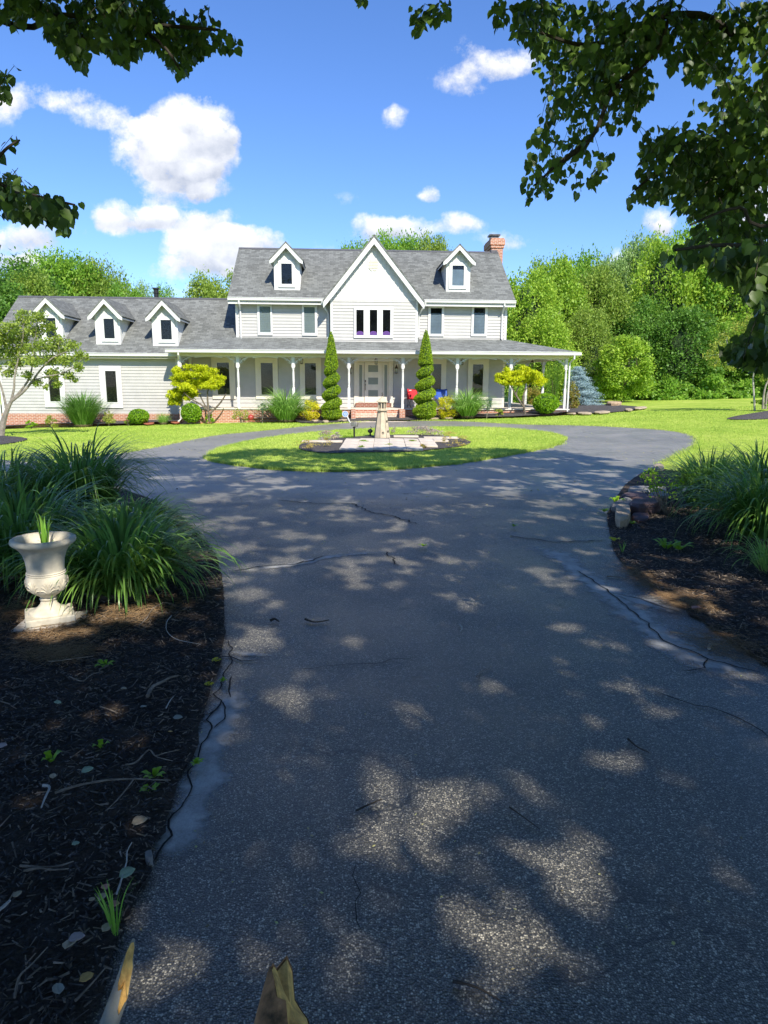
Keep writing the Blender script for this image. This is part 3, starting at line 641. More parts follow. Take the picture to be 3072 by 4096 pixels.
# two garage windows
for fr, pn in (((640, 750, 800, 1025), (678, 780, 768, 990)), ((272, 750, 432, 1020), (308, 780, 400, 985))):
    win(L1, fr, pn, YG-.004, 'none')
# vent pipe
vx0, vzb = L1(1015, 330, 5.0); _, vzt = L1(1015, 246, 5.0)
MB().lathe([(.12, vzb-.5), (.12, vzt-.28), (.15, vzt-.27), (.15, vzt-.22), (.12, vzt-.2), (.12, vzt-.08), (.17, vzt-.07), (.17, vzt)], 14, (vx0, 5.0)).build('vent_pipe', M['black'], house, smooth=True)
# -- dormers
def dormer(xc, yf, zb, w, zwall, zapex, hwid, rise, pane, yb_, fill='none', roof_fn=None):
    d = bpy.data.objects.new('dormer', None); COL.objects.link(d); d.parent = house
    # body
    za_ = zapex-.12; x0 = xc-w/2; x1 = xc+w/2
    sl = rise/hwid
    body = MB().ext([(x0, zb), (x1, zb), (x1, za_-sl*w/2), (xc, za_-.02), (x0, za_-sl*w/2)], yf, yb_).build('dormer_wall', M['white'], d)
    bt = MB()
    for k in range(9):
        x = x0+w*(k+.5)/9
        if abs(x-xc) > 1e-3 or 1:
            top = za_-sl*abs(x-xc)-.1
            if top > pane[3]+.14: bt.box(x-.008, x+.008, yf-.018, yf-.001, pane[3]+.13, top)
    for sx in (x0-.012, x1+.001):
        yy = yf+.12
        while yy < yb_-.8: bt.box(sx, sx+.011, yy-.01, yy+.01, zb+.05, za_-sl*w/2-.04); yy += .18
    bt.build('batten', M['white'], d)
    for s in (-1, 1):
        yo = yf-.32; zt_ = zapex
        q = [(xc, zt_), (xc+s*hwid, zt_-rise), (xc+s*hwid, zt_-rise-.20), (xc+s*(hwid-.17), zt_-rise+.17*sl-.30), (xc, zt_-.27)]
        MB().ext(q, yo, yo+.04).build('barge_board', M['white'], d)
        e = hwid+.03
        MB().slab([(xc, yo-.02, zt_+.025), (xc+s*e, yo-.02, zt_+.025-sl*e), (xc+s*e, yb_-.2, zt_+.025-sl*e), (xc, yb_+.7, zt_+.025)], .05).build('dormer_roof', M['roof_side'], d)
        MB().ext([(xc+s*(w/2+.015), zt_-sl*w/2-.10), (xc+s*(hwid-.01), zt_-sl*(hwid-.01)-.08), (xc+s*(hwid-.01), zt_-sl*(hwid-.01)-.14), (xc+s*(w/2+.015), zt_-sl*w/2-.16)], yo+.041, yb_-.6).build('eave_soffit', M['white'], d)
    window(pane[0]-.12, pane[1]+.12, pane[2]-.12, pane[3]+.12, yf, .1, fill, name='window_frame', parent=d, px=(pane[0]-.01, pane[1]+.01, pane[2]-.01, pane[3]+.01))
    return d
for (wl, wr, yb1, apx, apy, tl, tr, ty, p) in ((625, 790, 612, 683, 308, 578, 802, 428, (665, 440, 750, 578)), (992, 1162, 622, 1050, 318, 952, 1170, 438, (1035, 448, 1120, 585)), (257, 418, 602, 302, 302, 197, 425, 420, (288, 435, 374, 573))):
    d = ray(*zz1((wl+wr)/2, yb1)); o = CAM-HO; t = (zge-gslope*.6+gslope*(o@HEY)-o[2]-HO[2])/(d[2]-gslope*(d@HEY)); yf = float(o@HEY+t*(d@HEY))
    x0, zb = L1(wl, yb1, yf); x1, _ = L1(wr, yb1, yf); xc, zap = L1(apx, apy, yf-.32); ta, tz = L1(tl, ty, yf-.32); tb, _ = L1(tr, ty, yf-.32)
    a0, c1 = L1(p[0], p[1], yf-.05); a1, c0 = L1(p[2], p[3], yf-.05)
    w = (x1-x0)*.97; xc = (x0+x1)/2-.02; hwid = max((tb-ta)/2, w/2+.2); rise = zap-tz-.02
    ybk = .6+(zap-zge)/gslope-.2
    dormer(xc, yf, zb-.02, w, 0, zap, hwid, rise, (a0, a1, c0, c1), ybk-.3)
for (Lf, zf_, wl, wr, yb1, apx, apy, tl, tr, ty, p) in ((L2, zz2, 483, 683, 508, 568, 130, 443, 703, 270, (530, 295, 627, 467)), (L3, zz3, 380, 579, 553, 495, 158, 356, 624, 300, (430, 330, 533, 510))):
    ms_ = (zr-ze)/(YR-1.35); d = ray(*zf_((wl+wr)/2, yb1)); o = CAM-HO; t = (ze-ms_*1.35+ms_*(o@HEY)-o[2])/(d[2]-ms_*(d@HEY)); yf = float(o@HEY+t*(d@HEY))
    x0, zb = Lf(wl, yb1, yf); x1, _ = Lf(wr, yb1, yf); xc, zap = Lf(apx, apy, yf-.32); ta, tz = Lf(tl, ty, yf-.32); tb, _ = Lf(tr, ty, yf-.32)
    a0, c1 = Lf(p[0], p[1], yf-.05); a1, c0 = Lf(p[2], p[3], yf-.05)
    w = (x1-x0); xc = (x0+x1)/2; rise = zap-tz-.02
    dormer(xc, yf, zb-.02, w, 0, zap, (tb-ta)/2, rise, (a0, a1, c0, c1), min(YR-.3, 1.35+(zap-ze)/ms_-.5), 'drape' if Lf is L3 else 'none')
# -- chimney
cx0, cz1 = L3(762, 150, 5.95); cx1, _ = L3(856, 150, 5.95); cy0, cy1 = 5.95, 7.6
ch = MB().box(cx0, cx1, cy0, cy1, -.3, cz1-.25).box(cx0-.05, cx1+.05, cy0-.05, cy1+.05, cz1-.25, cz1-.1).box(cx0-.09, cx1+.09, cy0-.09, cy1+.09, cz1-.1, cz1+.18).box(cx0-.05, cx1+.05, cy0-.05, cy1+.05, cz1+.18, cz1+.26).build('chimney', M['brick'], house)
cc = (cx0+cx1)/2-.1
MB().box(cc-.22, cc+.22, cy0+.3, cy0+.75, cz1+.26, cz1+.40).box(cc-.30, cc+.30, cy0+.22, cy0+.83, cz1+.44, cz1+.52).box(cc-.2, cc+.2, cy0+.32, cy0+.73, cz1+.40, cz1+.44).build('chimney_cap', M['darkmetal'], ch)
MB().box(cx0-.1, cx0+.25, cy0-.35, cy0-.06, zr-.3, zr+.1).build('flashing', M['darkmetal'], house)
# -- porch: roof, ceiling, beam, floor, foundation
zpe = L2(1200, 980, -.3)[1]; pxl = L1(1072, 650, -.3)[0]; pxr = L3(1492, 1052, -.3)[0]
yp = 12.0; ps = (zpw-zpe)/(YW+.3)
xlw = L1(1530, 565, YW)[0]
hipx = pxl+2.4
MB().slab([(pxl, -.3, zpe), (pxr, -.3, zpe), (xr, YW, zpw), (hipx, YW, zpw)], .10).build('porch_roof', M['roof_low'], house)
MB().slab([(hipx+.002, YW, zpw), (xl, YW, zpw), (xl, YW+1.2, zpw+.35), (hipx+1.0, YW+1.2, zpw+.35)], .05).build('porch_roof', M['roof_low'], house)
MB().slab([(pxr+.002, -.3, zpe), (pxr+.002, yp, zpe), (xr+.002, yp, zpw), (xr+.002, YW, zpw)], .10).build('porch_roof', M['roof_side'], house)
MB().slab([(pxl-.002, -.3, zpe-.002), (hipx-.002, YW, zpw-.002), (hipx-.002, 2.6, zpw), (pxl-.002, 2.6, zpe)], .10).build('porch_roof', M['roof_side'], house)
gutter(pxl, pxr, -.3, zpe-.01, 'porch_gutter', .14)
MB().box(pxr+.004, pxr+.10, -.29, yp, zpe-.14, zpe-.012).build('porch_gutter', M['white'], house)
zb1 = zpe-.15; zb0 = zb1-.16
MB().box(pxl+.1, pxr-.05, -.28, -.06, zb1-.03, zb1).build('porch_soffit', M['cream'], house)
cxs = [L1(1170, 850, .12)[0]]+[L2(x, 1250, .12)[0] for x in (203, 633, 1065, 1485)]+[L3(472, 1290, .12)[0], L3(915, 1300, .12)[0], L3(1372, 1300, .12)[0]]
MB().box(cxs[0]-.1, cxs[-1]+.1, 0.06, .18, zb0, zb1-.031).build('porch_beam', M['cream'], house)
MB().box(cxs[-1]-.08, cxs[-1]+.06, .181, yp-.1, zb0, zb1-.031).build('porch_beam', M['cream'], house)
MB().box(cxs[0]-.1, pxr-.1, -.05, YW-.025, zb1-.028, zb1).box(xr+.02, pxr-.1, YW-.024, yp, zb1-.028, zb1).build('porch_ceiling', M['cream'], house)
fx0 = cxs[0]-.12; fx1 = cxs[-1]+.2
MB().box(fx0, fx1, -.03, YW-.03, zf-.07, zf).box(xr+.02, fx1, YW-.029, yp, zf-.07, zf).build('porch_floor', M['porch_floor'], house)
MB().box(fx0-.02, fx1+.02, -.055, -.032, zf-.055, zf-.006).build('floor_nosing', M['cream'], house)
sx0, sz = Ld(433, 1185, -.5); sx1, _ = Ld(1322, 1185, -.5)
MB().box(fx0+.03, fx1-.03, 0, .22, -.6, zf-.072).box(fx1-.22, fx1-.03, .221, yp, -.6, zf-.072).box(fx0+.03, fx0+.2, .221, YG+.1, -.6, zf-.072).build('porch_foundation', M['brick'], house)
# steps
cw = (Ld(505, 1200, -.5)[0]-sx0)
MB().box(sx0, sx0+cw, -.75, -.058, -.2, zf-.03).build('step_cheek', M['brick'], house); MB().box(sx1-cw*1.3, sx1, -.75, -.058, -.2, zf-.03).build('step_cheek', M['brick'], house)
MB().box(sx0+cw+.003, sx1-cw*1.3-.003, -.4, -.058, -.2, zf-.2).build('porch_step', M['brick_pale'], house)
MB().box(sx0+cw+.004, sx1-cw*1.3-.004, -.057, -.002, zf-.2, zf-.075).build('step_riser', M['brick'], house)
# columns
def ctube(m, prof, x, y, n=16): m.lathe(prof, n, (x, y))
def make_column(x, y, left=True, right=True, side=False):
    m = MB(); H = zb0-zf; a = .062
    m.box(x-a, x+a, y-a, y+a, zf+H-.52, zf+H); m.box(x-a, x+a, y-a, y+a, zf, zf+.95)
    z0 = zf+.95; z1 = zf+H-.52
    pr = [(.062, 0), (.062, .02), (.045, .05), (.058, .09), (.04, .13), (.05, .2), (.058, .4), (.052, .75), (.044, .9), (.056, .94), (.042, .97), (.06, 1.0)]
    m.lathe([(r, z0+(z1-z0)*q) for r, q in pr], 14, (x, y))
    c = m.build('porch_column', M['white'], house, smooth=True)
    for s in ((-1,) if left else ())+((1,) if right else ()):
        b = MB(); n = 12; Rw = .72; Rh = .46
        pts = [(Rw*(1-math.cos(t*PI/2/n)), -Rh*(1-math.sin(t*PI/2/n))) for t in range(n+1)]
        o_ = []; 
        for (u, w_) in pts: o_.append((u+a, w_))
        th = .045
        for i in range(n):
            (u0, w0), (u1, w1) = o_[i], o_[i+1]
            P = [(u0, w0), (u1, w1), (u1-.02, min(0, w1+th)), (max(a, u0-.04), min(0, w0+th*.3))]
            q = [(x+s*u, zf+H+w_) if not side else (y+s*u, zf+H+w_) for u, w_ in P]
            if side:
                vs_ = [(x-.012, yy, z) for yy, z in q]+[(x+.012, yy, z) for yy, z in q]; b.add(vs_, [(0, 1, 2, 3), (7, 6, 5, 4), (0, 4, 5, 1), (1, 5, 6, 2), (2, 6, 7, 3), (3, 7, 4, 0)])
            else: b.ext(q, y-.012, y+.012)
        for cu, cw_, rr in ((a+.13, -.12, .10), (a+.12, -.27, .055), (a+.34, -.07, .055), (a+.26, -.15, .04)):   # scrolls
            pts3 = []
            for k in range(13):
                an = k/12*1.7*PI; r2 = rr*(1-.045*k)
                u, w_ = cu+r2*math.cos(an), cw_+r2*math.sin(an)
                pts3.append((x+s*u, y, zf+H+w_) if not side else (x, y+s*u, zf+H+w_))
            b.tube(pts3, .013, 5)
        b.box(*( (x+s*a, x+s*(a+.03)) if s > 0 else (x+s*(a+.03), x+s*a)), y-.012, y+.012, zf+H-.46, zf+H) if not side else None
        b.build('bracket', M['white'], c)
    return c
for i, x in enumerate(cxs): make_column(x, .12, i > 0, i < len(cxs)-1)
for nx in ((1095, 1300), (990, 1300), (890, 1300)):
    pass
for y in (3.9, 7.3, 10.7): make_column(cxs[-1], y, True, True, side=True)
make_column(L1(1238, 850, YW-.08)[0], YW-.08, False, False)
# shallow arched trim between the columns
ar = MB()
for i in range(len(cxs)-1):
    a, b = cxs[i]+.7, cxs[i+1]-.7
    if b-a < .15: continue
    n = 8
    for k in range(n):
        t0, t1 = k/n, (k+1)/n; z = lambda t: zb0-.012-.05*(2*t-1)**2
        ar.ext([(a+(b-a)*t0, z(t0)), (a+(b-a)*t1, z(t1)), (a+(b-a)*t1, zb0-.002), (a+(b-a)*t0, zb0-.002)], .10, .13)
ar.build('arched_trim', M['white'], house)
# spindle fretwork above the door
fw = MB(); fa = Ld(480, 330, .12)[0]; fb = Ld(1235, 330, .12)[0]; x = fa
while x < fb: fw.box(x, x+.022, .16, .18, zb0-.13, zb0-.001); x += .062
fw.box(fa, fb, .155, .185, zb0-.145, zb0-.131)
fw.build('spindle_fretwork', M['cream'], house)
# downspouts
def spout(pts, r=.045, name='downspout'):
    return MB().tube(pts, r, 8).build(name, M['white'], house, smooth=True)
x = L2(220, 750, YW-.08)[0]; xa = L2(205, 600, 1.3)[0]
spout([(xa, 1.30, ze-.12), (xa, 1.30, ze-.28), (x, YW-.08, ze-.55), (x, YW-.08, zpw+.05), (x+.03, YW-.25, zpw-.05)])
x = L2(905, 750, YW-.08)[0]; xa = L2(855, 600, 1.3)[0]
spout([(xa, 1.30, ze-.12), (xa, 1.30, ze-.22), (xa+.12, 1.4, ze-.42), (x, YW-.08, ze-.68), (x, YW-.08, zpw+.05), (x-.08, YW-.25, zpw-.03)])
x = L3(155, 800, YW-.08)[0]; xa = L3(212, 640, 1.3)[0]
spout([(xa, 1.30, ze-.12), (xa, 1.30, ze-.22), (xa-.12, 1.4, ze-.42), (x, YW-.08, ze-.68), (x, YW-.08, zpw+.05)])
x = L3(845, 850, YW-.08)[0]; xa = L3(868, 650, 1.3)[0]
spout([(xa, 1.30, ze-.12), (xa, 1.30, ze-.25), (x, YW-.08, ze-.6), (x, YW-.08, zpw+.05), (x, YW-.28, zpw-.03)])
x = cxs[0]-.02; xa = L1(1155, 670, -.35)[0]
spout([(xa, -.35, zpe-.13), (xa, -.35, zpe-.25), (x, -.04, zpe-.5), (x, -.04, .15), (x-.1, -.25, .02)])
x = cxs[-1]+.1; spout([(x+.12, -.35, zpe-.13), (x+.12, -.35, zpe-.3), (x+.02, -.02, zpe-.5), (x+.02, -.02, .35), (x+.02, -.3, .28)])
x = gx0-.08; spout([(x, .55, zge-.12), (x, .55, zge-.25), (x, YG-.08, zge-.5), (x, YG-.08, -.2)])
# wall lamps (fixed to the wall)
def wall_lamp(nx, ny):
    x, z = Ld(nx, ny, YW-.1)
    MB().box(x-.10, x+.10, YW-.05, YW-.021, z-.05, z+.32).build('mounting_block', M['cream'], house)
    l = MB().lathe([(.02, z+.28), (.03, z+.22), (.075, z+.12), (.085, z+.09), (.02, z+.10)], 8, (x, YW-.16)).tube([(x, YW-.05, z+.1), (x, YW-.12, z+.25), (x, YW-.16, z+.27)], .012, 5)
    for k in range(4):
        an = PI/4+k*PI/2; l.tube([(x+.075*math.cos(an), YW-.16+.075*math.sin(an), z+.1), (x+.06*math.cos(an), YW-.16+.06*math.sin(an), z-.12)], .007, 4)
    l.lathe([(.07, z-.12), (.07, z-.14), (.03, z-.16)], 8, (x, YW-.16))
    w = l.build('wall_lamp', M['bronze'], house); MB().lathe([(.05, z-.115), (.062, z+.09)], 8, (x, YW-.16)).build('lamp_glass', M['glass'], w)
wall_lamp(1183, 545); wall_lamp(418, 545)
# -- hanging lanterns (things of their own)
lantern0 = None
def lantern(x, y, z, label):
    global lantern0
    p = HO+HEX*x+HEY*y
    if lantern0 is None:
        lantern0 = empty('hanging_lantern', (0, 0, 0), 0, '', 'lantern', 'lanterns hanging from the porch ceiling')
        f = MB().tube([(0, 0, 0), (0, 0, -.10)], .008, 5).lathe([(.01, -.09), (.02, -.1), (.085, -.19), (.085, -.2)], 6)
        for k in range(6):
            an = k*PI/3; f.tube([(.078*math.cos(an), .078*math.sin(an), -.2), (.065*math.cos(an), .065*math.sin(an), -.40)], .007, 4)
        f.lathe([(.07, -.40), (.07, -.415), (.02, -.43)], 6); f.build('frame', M['bronze'], lantern0)
        MB().lathe([(.056, -.395), (.068, -.205)], 6).build('glass', M['glass'], lantern0)
        MB().lathe([(.012, -.40), (.012, -.33), (.004, -.30)], 6).build('candle', M['cream'], lantern0)
        o = lantern0
    else: o = copy_tree(lantern0)
    o.location = (p[0], p[1], z); o['label'] = label
zc = zb1-.028
lantern(Ld(848, 400, .9)[0], .9, zc, 'small bronze lantern hanging in front of the white front door')
lantern(L2(695, 1060, .9)[0], .9, zc, 'small bronze lantern hanging at the porch window left of the spiral topiary')
lantern(L3(515, 1130, .9)[0], .9, zc, 'small bronze lantern hanging behind the post right of the blue chair')
xx = (xr+cxs[-1])/2
lantern(L3(1098, 1120, 3.0)[0], 3.0, zc, 'bronze lantern hanging over the open side porch beside the corner post')
lantern(L3(887, 1150, 7.5)[0], 7.5, zc, 'bronze lantern hanging far back on the side porch near the house corner')
# ================================================================== vegetation generators
def HB(nx, ny, back=0):
    """foot of a plant in the house bed"""
    x0 = (nx-1536)/F*32; Y = 31.75+back+max(0, (1690-ny)*.004)+.062*x0*(x0 > 0)
    p = A(nx, ny, Y); return p.x, Y, float(h(p.x, Y)+mound(p.x, Y))-.02
def leaf_quads(P, size, up=.4, aspect=.62, rs=None, droop=0, out=None):
    """one folded diamond (two triangles -> quad) per point; returns V (n*4,3)"""
    n = len(P); d = rng.normal(size=(n, 3)); d[:, 2] -= droop
    if out is not None: d += out*1.0
    d /= np.linalg.norm(d, axis=1)[:, None]
    nr = rng.normal(size=(n, 3)); nr[:, 2] += up*2.5
    if out is not None: nr += out*1.2
    s = np.cross(d, nr); s /= np.maximum(1e-6, np.linalg.norm(s, axis=1))[:, None]
    sz = size*rng.uniform(.65, 1.35, n)[:, None]
    nn = np.cross(s, d)
    v0 = P-d*sz*.5; v2 = P+d*sz*.5; v1 = P+s*sz*aspect*.5+nn*sz*.08; v3 = P-s*sz*aspect*.5+nn*sz*.08
    return np.stack([v0, v1, v2, v3], 1).reshape(-1, 3)
def quads(n): return np.arange(n*4).reshape(n, 4)
def crown_pts(n, nclump, shape='egg', seed=0, clump_r=(.16, .32), hollow=.0, low=0.0, shell=.55):
    """points through lumpy clumps spread over a unit crown (radius 1, z 0..1); returns P and outward"""
    r = np.random.default_rng(seed); C = []; 
    while len(C) < nclump:
        z = r.uniform(low, 1)
        if shape == 'egg': R_ = math.sqrt(max(.02, 1-((z-.42)/.60)**2))
        elif shape == 'ball': R_ = math.sqrt(max(.02, 1-((z-.5)/.5)**2))
        elif shape == 'cone': R_ = max(.05, 1-z)
        elif shape == 'dome': R_ = math.sqrt(max(.02, 1-z*z*.95))
        elif shape == 'tall': R_ = min(1, .55+z*.9)*math.sqrt(max(.03, 1-max(0, (z-.45)/.58)**2))
        a = r.uniform(0, 2*PI); q = r.uniform(0, 1)**.5*(1) if r.random() > .6 else r.uniform(.7, .98)
        C.append((R_*q*math.cos(a)*.88, R_*q*math.sin(a)*.88, .06+z*.88, r.uniform(*clump_r)))
    C = np.array(C); w = C[:, 3]**2; idx = r.choice(len(C), n, p=w/w.sum())
    d = r.normal(size=(n, 3)); d[:, 2] += .25; d /= np.linalg.norm(d, axis=1)[:, None]
    rad = C[idx, 3]*(shell+(1-shell)*r.random(n))**.8*(1+.25*r.normal(size=n))
    off = d*rad[:, None]; off[:, 2] *= .55
    return C[idx, :3]+off, d, (C[idx, 3]*7.3 % 1)*.5
def crown_mesh(name, n, nclump, leaf, mat, shape='egg', seed=0, sx=1, sz=1, **kw):
    up = kw.pop('up', .4); droop = kw.pop('droop', 0); asp = kw.pop('asp', .62)
    P, d, cv = crown_pts(n, nclump, shape, seed, **kw)
    P = P*np.array([sx, sx, sz]); V = leaf_quads(P, leaf, up, asp, droop=droop, out=d)
    var = np.clip(np.repeat(rng.uniform(0, .75, n)+cv*.5, 4), 0, 1)
    return build_np(name, V, quads(n), mat, var=var, link=False)
def mobj(name, me, parent, loc=(0, 0, 0), scale=(1, 1, 1), rz=0, mat=None):
    o = bpy.data.objects.new(name, me); COL.objects.link(o); o.parent = parent; o.location = loc; o.scale = scale; o.rotation_euler = (0, 0, rz)
    if mat:
        o.material_slots[0].link = 'OBJECT'; o.material_slots[0].material = mat
    return o
def limbs(mb, base, top, r0, n, spread, seed, levels=2, n8=7):
    r = random.Random(seed); base = Vector(base); top = Vector(top)
    def grow(p, d, ln, rad, lev):
        pts = [p]; q = p.copy(); dd = d.copy()
        for k in range(5):
            dd = (dd+Vector((r.uniform(-.25, .25), r.uniform(-.25, .25), r.uniform(-.05, .2)))).normalized(); q = q+dd*ln/5; pts.append(q.copy())
        mb.tube(pts, [rad*(1-.14*i) for i in range(6)], n8, False)
        if lev > 0:
            for k in range(3):
                i = r.choice((2, 3, 4, 5)); a = r.uniform(0, 2*PI)
                grow(pts[i], (dd+Vector((math.cos(a), math.sin(a), .25))*.8).normalized(), ln*.6, rad*.45, lev-1)
    tr = [base.lerp(top, k/6)+Vector((r.uniform(-1, 1), r.uniform(-1, 1), 0))*r0*.5*(0 < k < 6) for k in range(7)]
    mb.tube(tr, [r0*(1.25 if k == 0 else 1)*(1-.09*k) for k in range(7)], n8+3, False)
    for k in range(n):
        a = 2*PI*k/n+r.uniform(-.5, .5); t = r.uniform(.45, 1); p = base.lerp(top, t)
        grow(p, Vector((math.cos(a)*.8, math.sin(a)*.8, r.uniform(.5, 1.1))).normalized(), spread, r0*.5, levels-1)
# ------------------------------------------------------------------ woods
tree_var = {k: [crown_mesh('tree_crown', 21000, 95, .055, M['leaf_g'], s_, 20+i+7*j, sz=2.0, clump_r=(.14, .28), low=lo, up=.5) for j in range(3)] for i, (k, s_, lo) in enumerate((('egg', 'egg', .0), ('tall', 'tall', .0)))}
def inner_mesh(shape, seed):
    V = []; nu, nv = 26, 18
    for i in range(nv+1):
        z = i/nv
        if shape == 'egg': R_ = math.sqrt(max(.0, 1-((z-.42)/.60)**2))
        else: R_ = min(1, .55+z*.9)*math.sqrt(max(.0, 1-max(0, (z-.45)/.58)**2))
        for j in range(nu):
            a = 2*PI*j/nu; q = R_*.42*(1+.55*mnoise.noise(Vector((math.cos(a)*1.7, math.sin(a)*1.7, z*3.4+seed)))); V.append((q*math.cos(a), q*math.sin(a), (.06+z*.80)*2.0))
    return build_np('inner_dark_core', V, [(i*nu+j, i*nu+(j+1) % nu, (i+1)*nu+(j+1) % nu, (i+1)*nu+j) for i in range(nv) for j in range(nu)], M['leaf_core'], smooth=True, link=False)
M['leaf_core'] = simple('shaded_inner_leaves', (.022, .05, .012), .9, .4, 6, 1, 9, .3)  # crown-depth shade put into the colour of a solid core
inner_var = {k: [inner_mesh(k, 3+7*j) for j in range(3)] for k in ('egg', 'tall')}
trunkmb = MB(); limbs(trunkmb, (0, 0, 0), (0.05, 0, .9), .05, 6, .75, 3)
trunk_me = bpy.data.meshes.new('trunk'); trunk_me.from_pydata(trunkmb.v, [], trunkmb.f); trunk_me.materials.append(M['bark'])
def forest_tree(nx, topy, Y, rad, mat, shape='egg', label='', low=.9, v=0, group='trees of the wood behind the house', name='deciduous_tree', x=None, z=None, trunk=True):
    p = A(nx, topy, Y); x = p.x if x is None else x; zt_ = p.z if z is None else z; g0 = float(h(x, Y)); H = zt_-g0
    t = empty(name, (x, Y, g0), R.uniform(0, 6.28), label, 'tree', group)
    ms = tree_var[shape]
    mobj('crown', ms[v % 3], t, (0, 0, low), (rad, rad, (H-low)/2.0/1.02), 0, M[mat])
    mobj('inner_dark_core', inner_var[shape][v % 3], t, (0, 0, low), (rad, rad, (H-low)/2.0/1.02))
    if trunk: mobj('trunk', trunk_me, t, (0, 0, -.05), (rad, rad, H*.55))
    return t
W = [  # nx, top y, Y, radius, leaf, shape, label
 (2110, 1085, 52, 3.0, 'leaf_yg', 'egg', 'yellow-green tree just right of the main roof edge, closest to the brick chimney'),
 (2215, 1045, 57, 3.3, 'leaf_yg', 'tall', 'tall yellow-green tree above the end of the porch roof, second from the chimney'),
 (2310, 1015, 63, 3.3, 'leaf_g', 'tall', 'feathery topped green tree left of the bright cloud gap in the wood'),
 (2400, 1065, 58, 3.2, 'leaf_olive', 'egg', 'olive green tree standing behind the blue spruce at the wood edge'),
 (2455, 1040, 68, 2.6, 'leaf_pale', 'tall', 'pale slender tree at the left rim of the cloud gap'),
 (2350, 1240, 53, 2.6, 'leaf_olive', 'egg', 'lower olive tree in front of the wood behind the porch corner post'),
 (2180, 1240, 50, 2.6, 'leaf_yg', 'egg', 'lower bright tree directly above the porch roof hip'),
 (2580, 960, 69, 3.4, 'leaf_pale', 'tall', 'tall pale green tree at the right rim of the cloud gap'),
 (2680, 935, 62, 4.0, 'leaf_yg', 'tall', 'tall yellow-green tree right of the pale one, leaves catching the sun'),
 (2790, 900, 70, 4.6, 'leaf_g', 'tall', 'tallest green tree in the middle of the right-hand wood'),
 (2880, 985, 62, 4.2, 'leaf_g', 'egg', 'broad mid green tree right of the tallest one'),
 (2990, 1010, 60, 4.2, 'leaf_yg', 'egg', 'bright green tree partly behind the overhanging dark leaves'),
 (3110, 960, 62, 5.0, 'leaf_g', 'tall', 'green tree cut by the right edge of the photo, behind the dark branch'),
 (2590, 1200, 58, 3.2, 'leaf_dk', 'egg', 'dark shaded tree in the wood behind the small rounded maple'),
 (2740, 1240, 56, 3.6, 'leaf_dk', 'egg', 'dark green tree low in the wood, in the middle of the shaded gap'),
 (2880, 1290, 56, 3.2, 'leaf_g', 'egg', 'lower green tree at the wood edge left of the pale stemmed tree'),
 (3020, 1260, 57, 3.6, 'leaf_g', 'egg', 'lower green tree at the wood edge behind the pale stemmed tree'),
 (2480, 1260, 57, 3.2, 'leaf_dk', 'egg', 'dark tree in the wood immediately left of the small rounded maple'),
 (3180, 1200, 54, 4.0, 'leaf_g', 'egg', 'green tree just cut by the right border at the wood edge')]
for i, (nx, ty, Y, r_, mt, sh, lb_) in enumerate(W):
    forest_tree(nx, ty, Y, r_, mt, sh, lb_, v=i, low=.3 if ty > 1180 else 1.2)
# dense far wood behind (reads as one mass)
fm = [];fv = []
for k in range(46):
    nx = R.uniform(2060, 3500); Y = R.uniform(74, 84); x = (nx-1536)/F*Y; r_ = R.uniform(3.2, 4.6); H = R.uniform(7, 9.5) if nx < 2560 else R.uniform(10, 13)
    P, d, cv = crown_pts(1500, 24, 'egg', 300+k, clump_r=(.2, .36)); P = P*np.array([r_, r_, H])+np.array([x, Y, .2]); fm.append(leaf_quads(P, .55, .5, .7, out=d)); fv.append(np.repeat(rng.uniform(0, .8, 1500), 4))
V = np.concatenate(fm); tag(build_np('far_wood', V, quads(len(V)//4), M['leaf_dk'], var=np.concatenate(fv)), 'dark continuous mass of trees deep in the wood beyond the lawn', 'wood', kind='stuff')
# undergrowth at the wood edge
fm = []; fv = []
for k in range(60):
    nx = R.uniform(2380, 3400); Y = R.uniform(52, 56) if nx > 2630 else R.uniform(53, 60); x = (nx-1536)/F*Y; r_ = R.uniform(.7, 1.7); H = r_*R.uniform(.8, 1.3)
    P, d, cv = crown_pts(700, 14, 'dome', 500+k, clump_r=(.25, .4)); P = P*np.array([r_, r_, H])+np.array([x, Y, float(h(x, Y))-.1]); fm.append(leaf_quads(P, .22, .5, .7, out=d)); fv.append(np.repeat(rng.uniform(0, .9, 700), 4))
V = np.concatenate(fm); tag(build_np('undergrowth', V, quads(len(V)//4), M['leaf_g'], var=np.concatenate(fv)), 'green undergrowth filling the foot of the wood along the lawn', 'undergrowth', kind='stuff')
LW = [(30, 1035, 62, 5.0, 'leaf_dk', 'egg', 'dark green tree at the left border, behind the garage roof'),
 (-90, 1060, 50, 4.0, 'leaf_dk', 'egg', 'dark tree at the far left edge beside the garage gable'),
 (190, 1022, 70, 4.4, 'leaf_g', 'egg', 'broad green tree behind the first garage dormer'),
 (310, 1028, 72, 4.4, 'leaf_g', 'egg', 'broad green tree behind the second garage dormer'),
 (400, 1045, 72, 4.0, 'leaf_olive', 'egg', 'rounded green tree at the right end of the group behind the garage'),
 (120, 1100, 60, 3.4, 'leaf_olive', 'egg', 'low lighter tree just over the left end of the garage ridge'),
 (490, 1135, 66, 2.6, 'leaf_g', 'egg', 'small green tree showing over the garage ridge left of the vent pipe'),
 (575, 1140, 80, 2.2, 'leaf_pale', 'egg', 'thin pale tree top directly left of the black vent pipe'),
 (830, 1110, 72, 3.4, 'leaf_olive', 'egg', 'olive tree between the vent pipe and the main house'),
 (905, 1105, 74, 3.4, 'leaf_olive', 'tall', 'olive tree touching the left edge of the main roof'),
 (660, 1150, 85, 2.6, 'leaf_g', 'egg', 'tree tops barely showing over the garage ridge right of the vent pipe')]
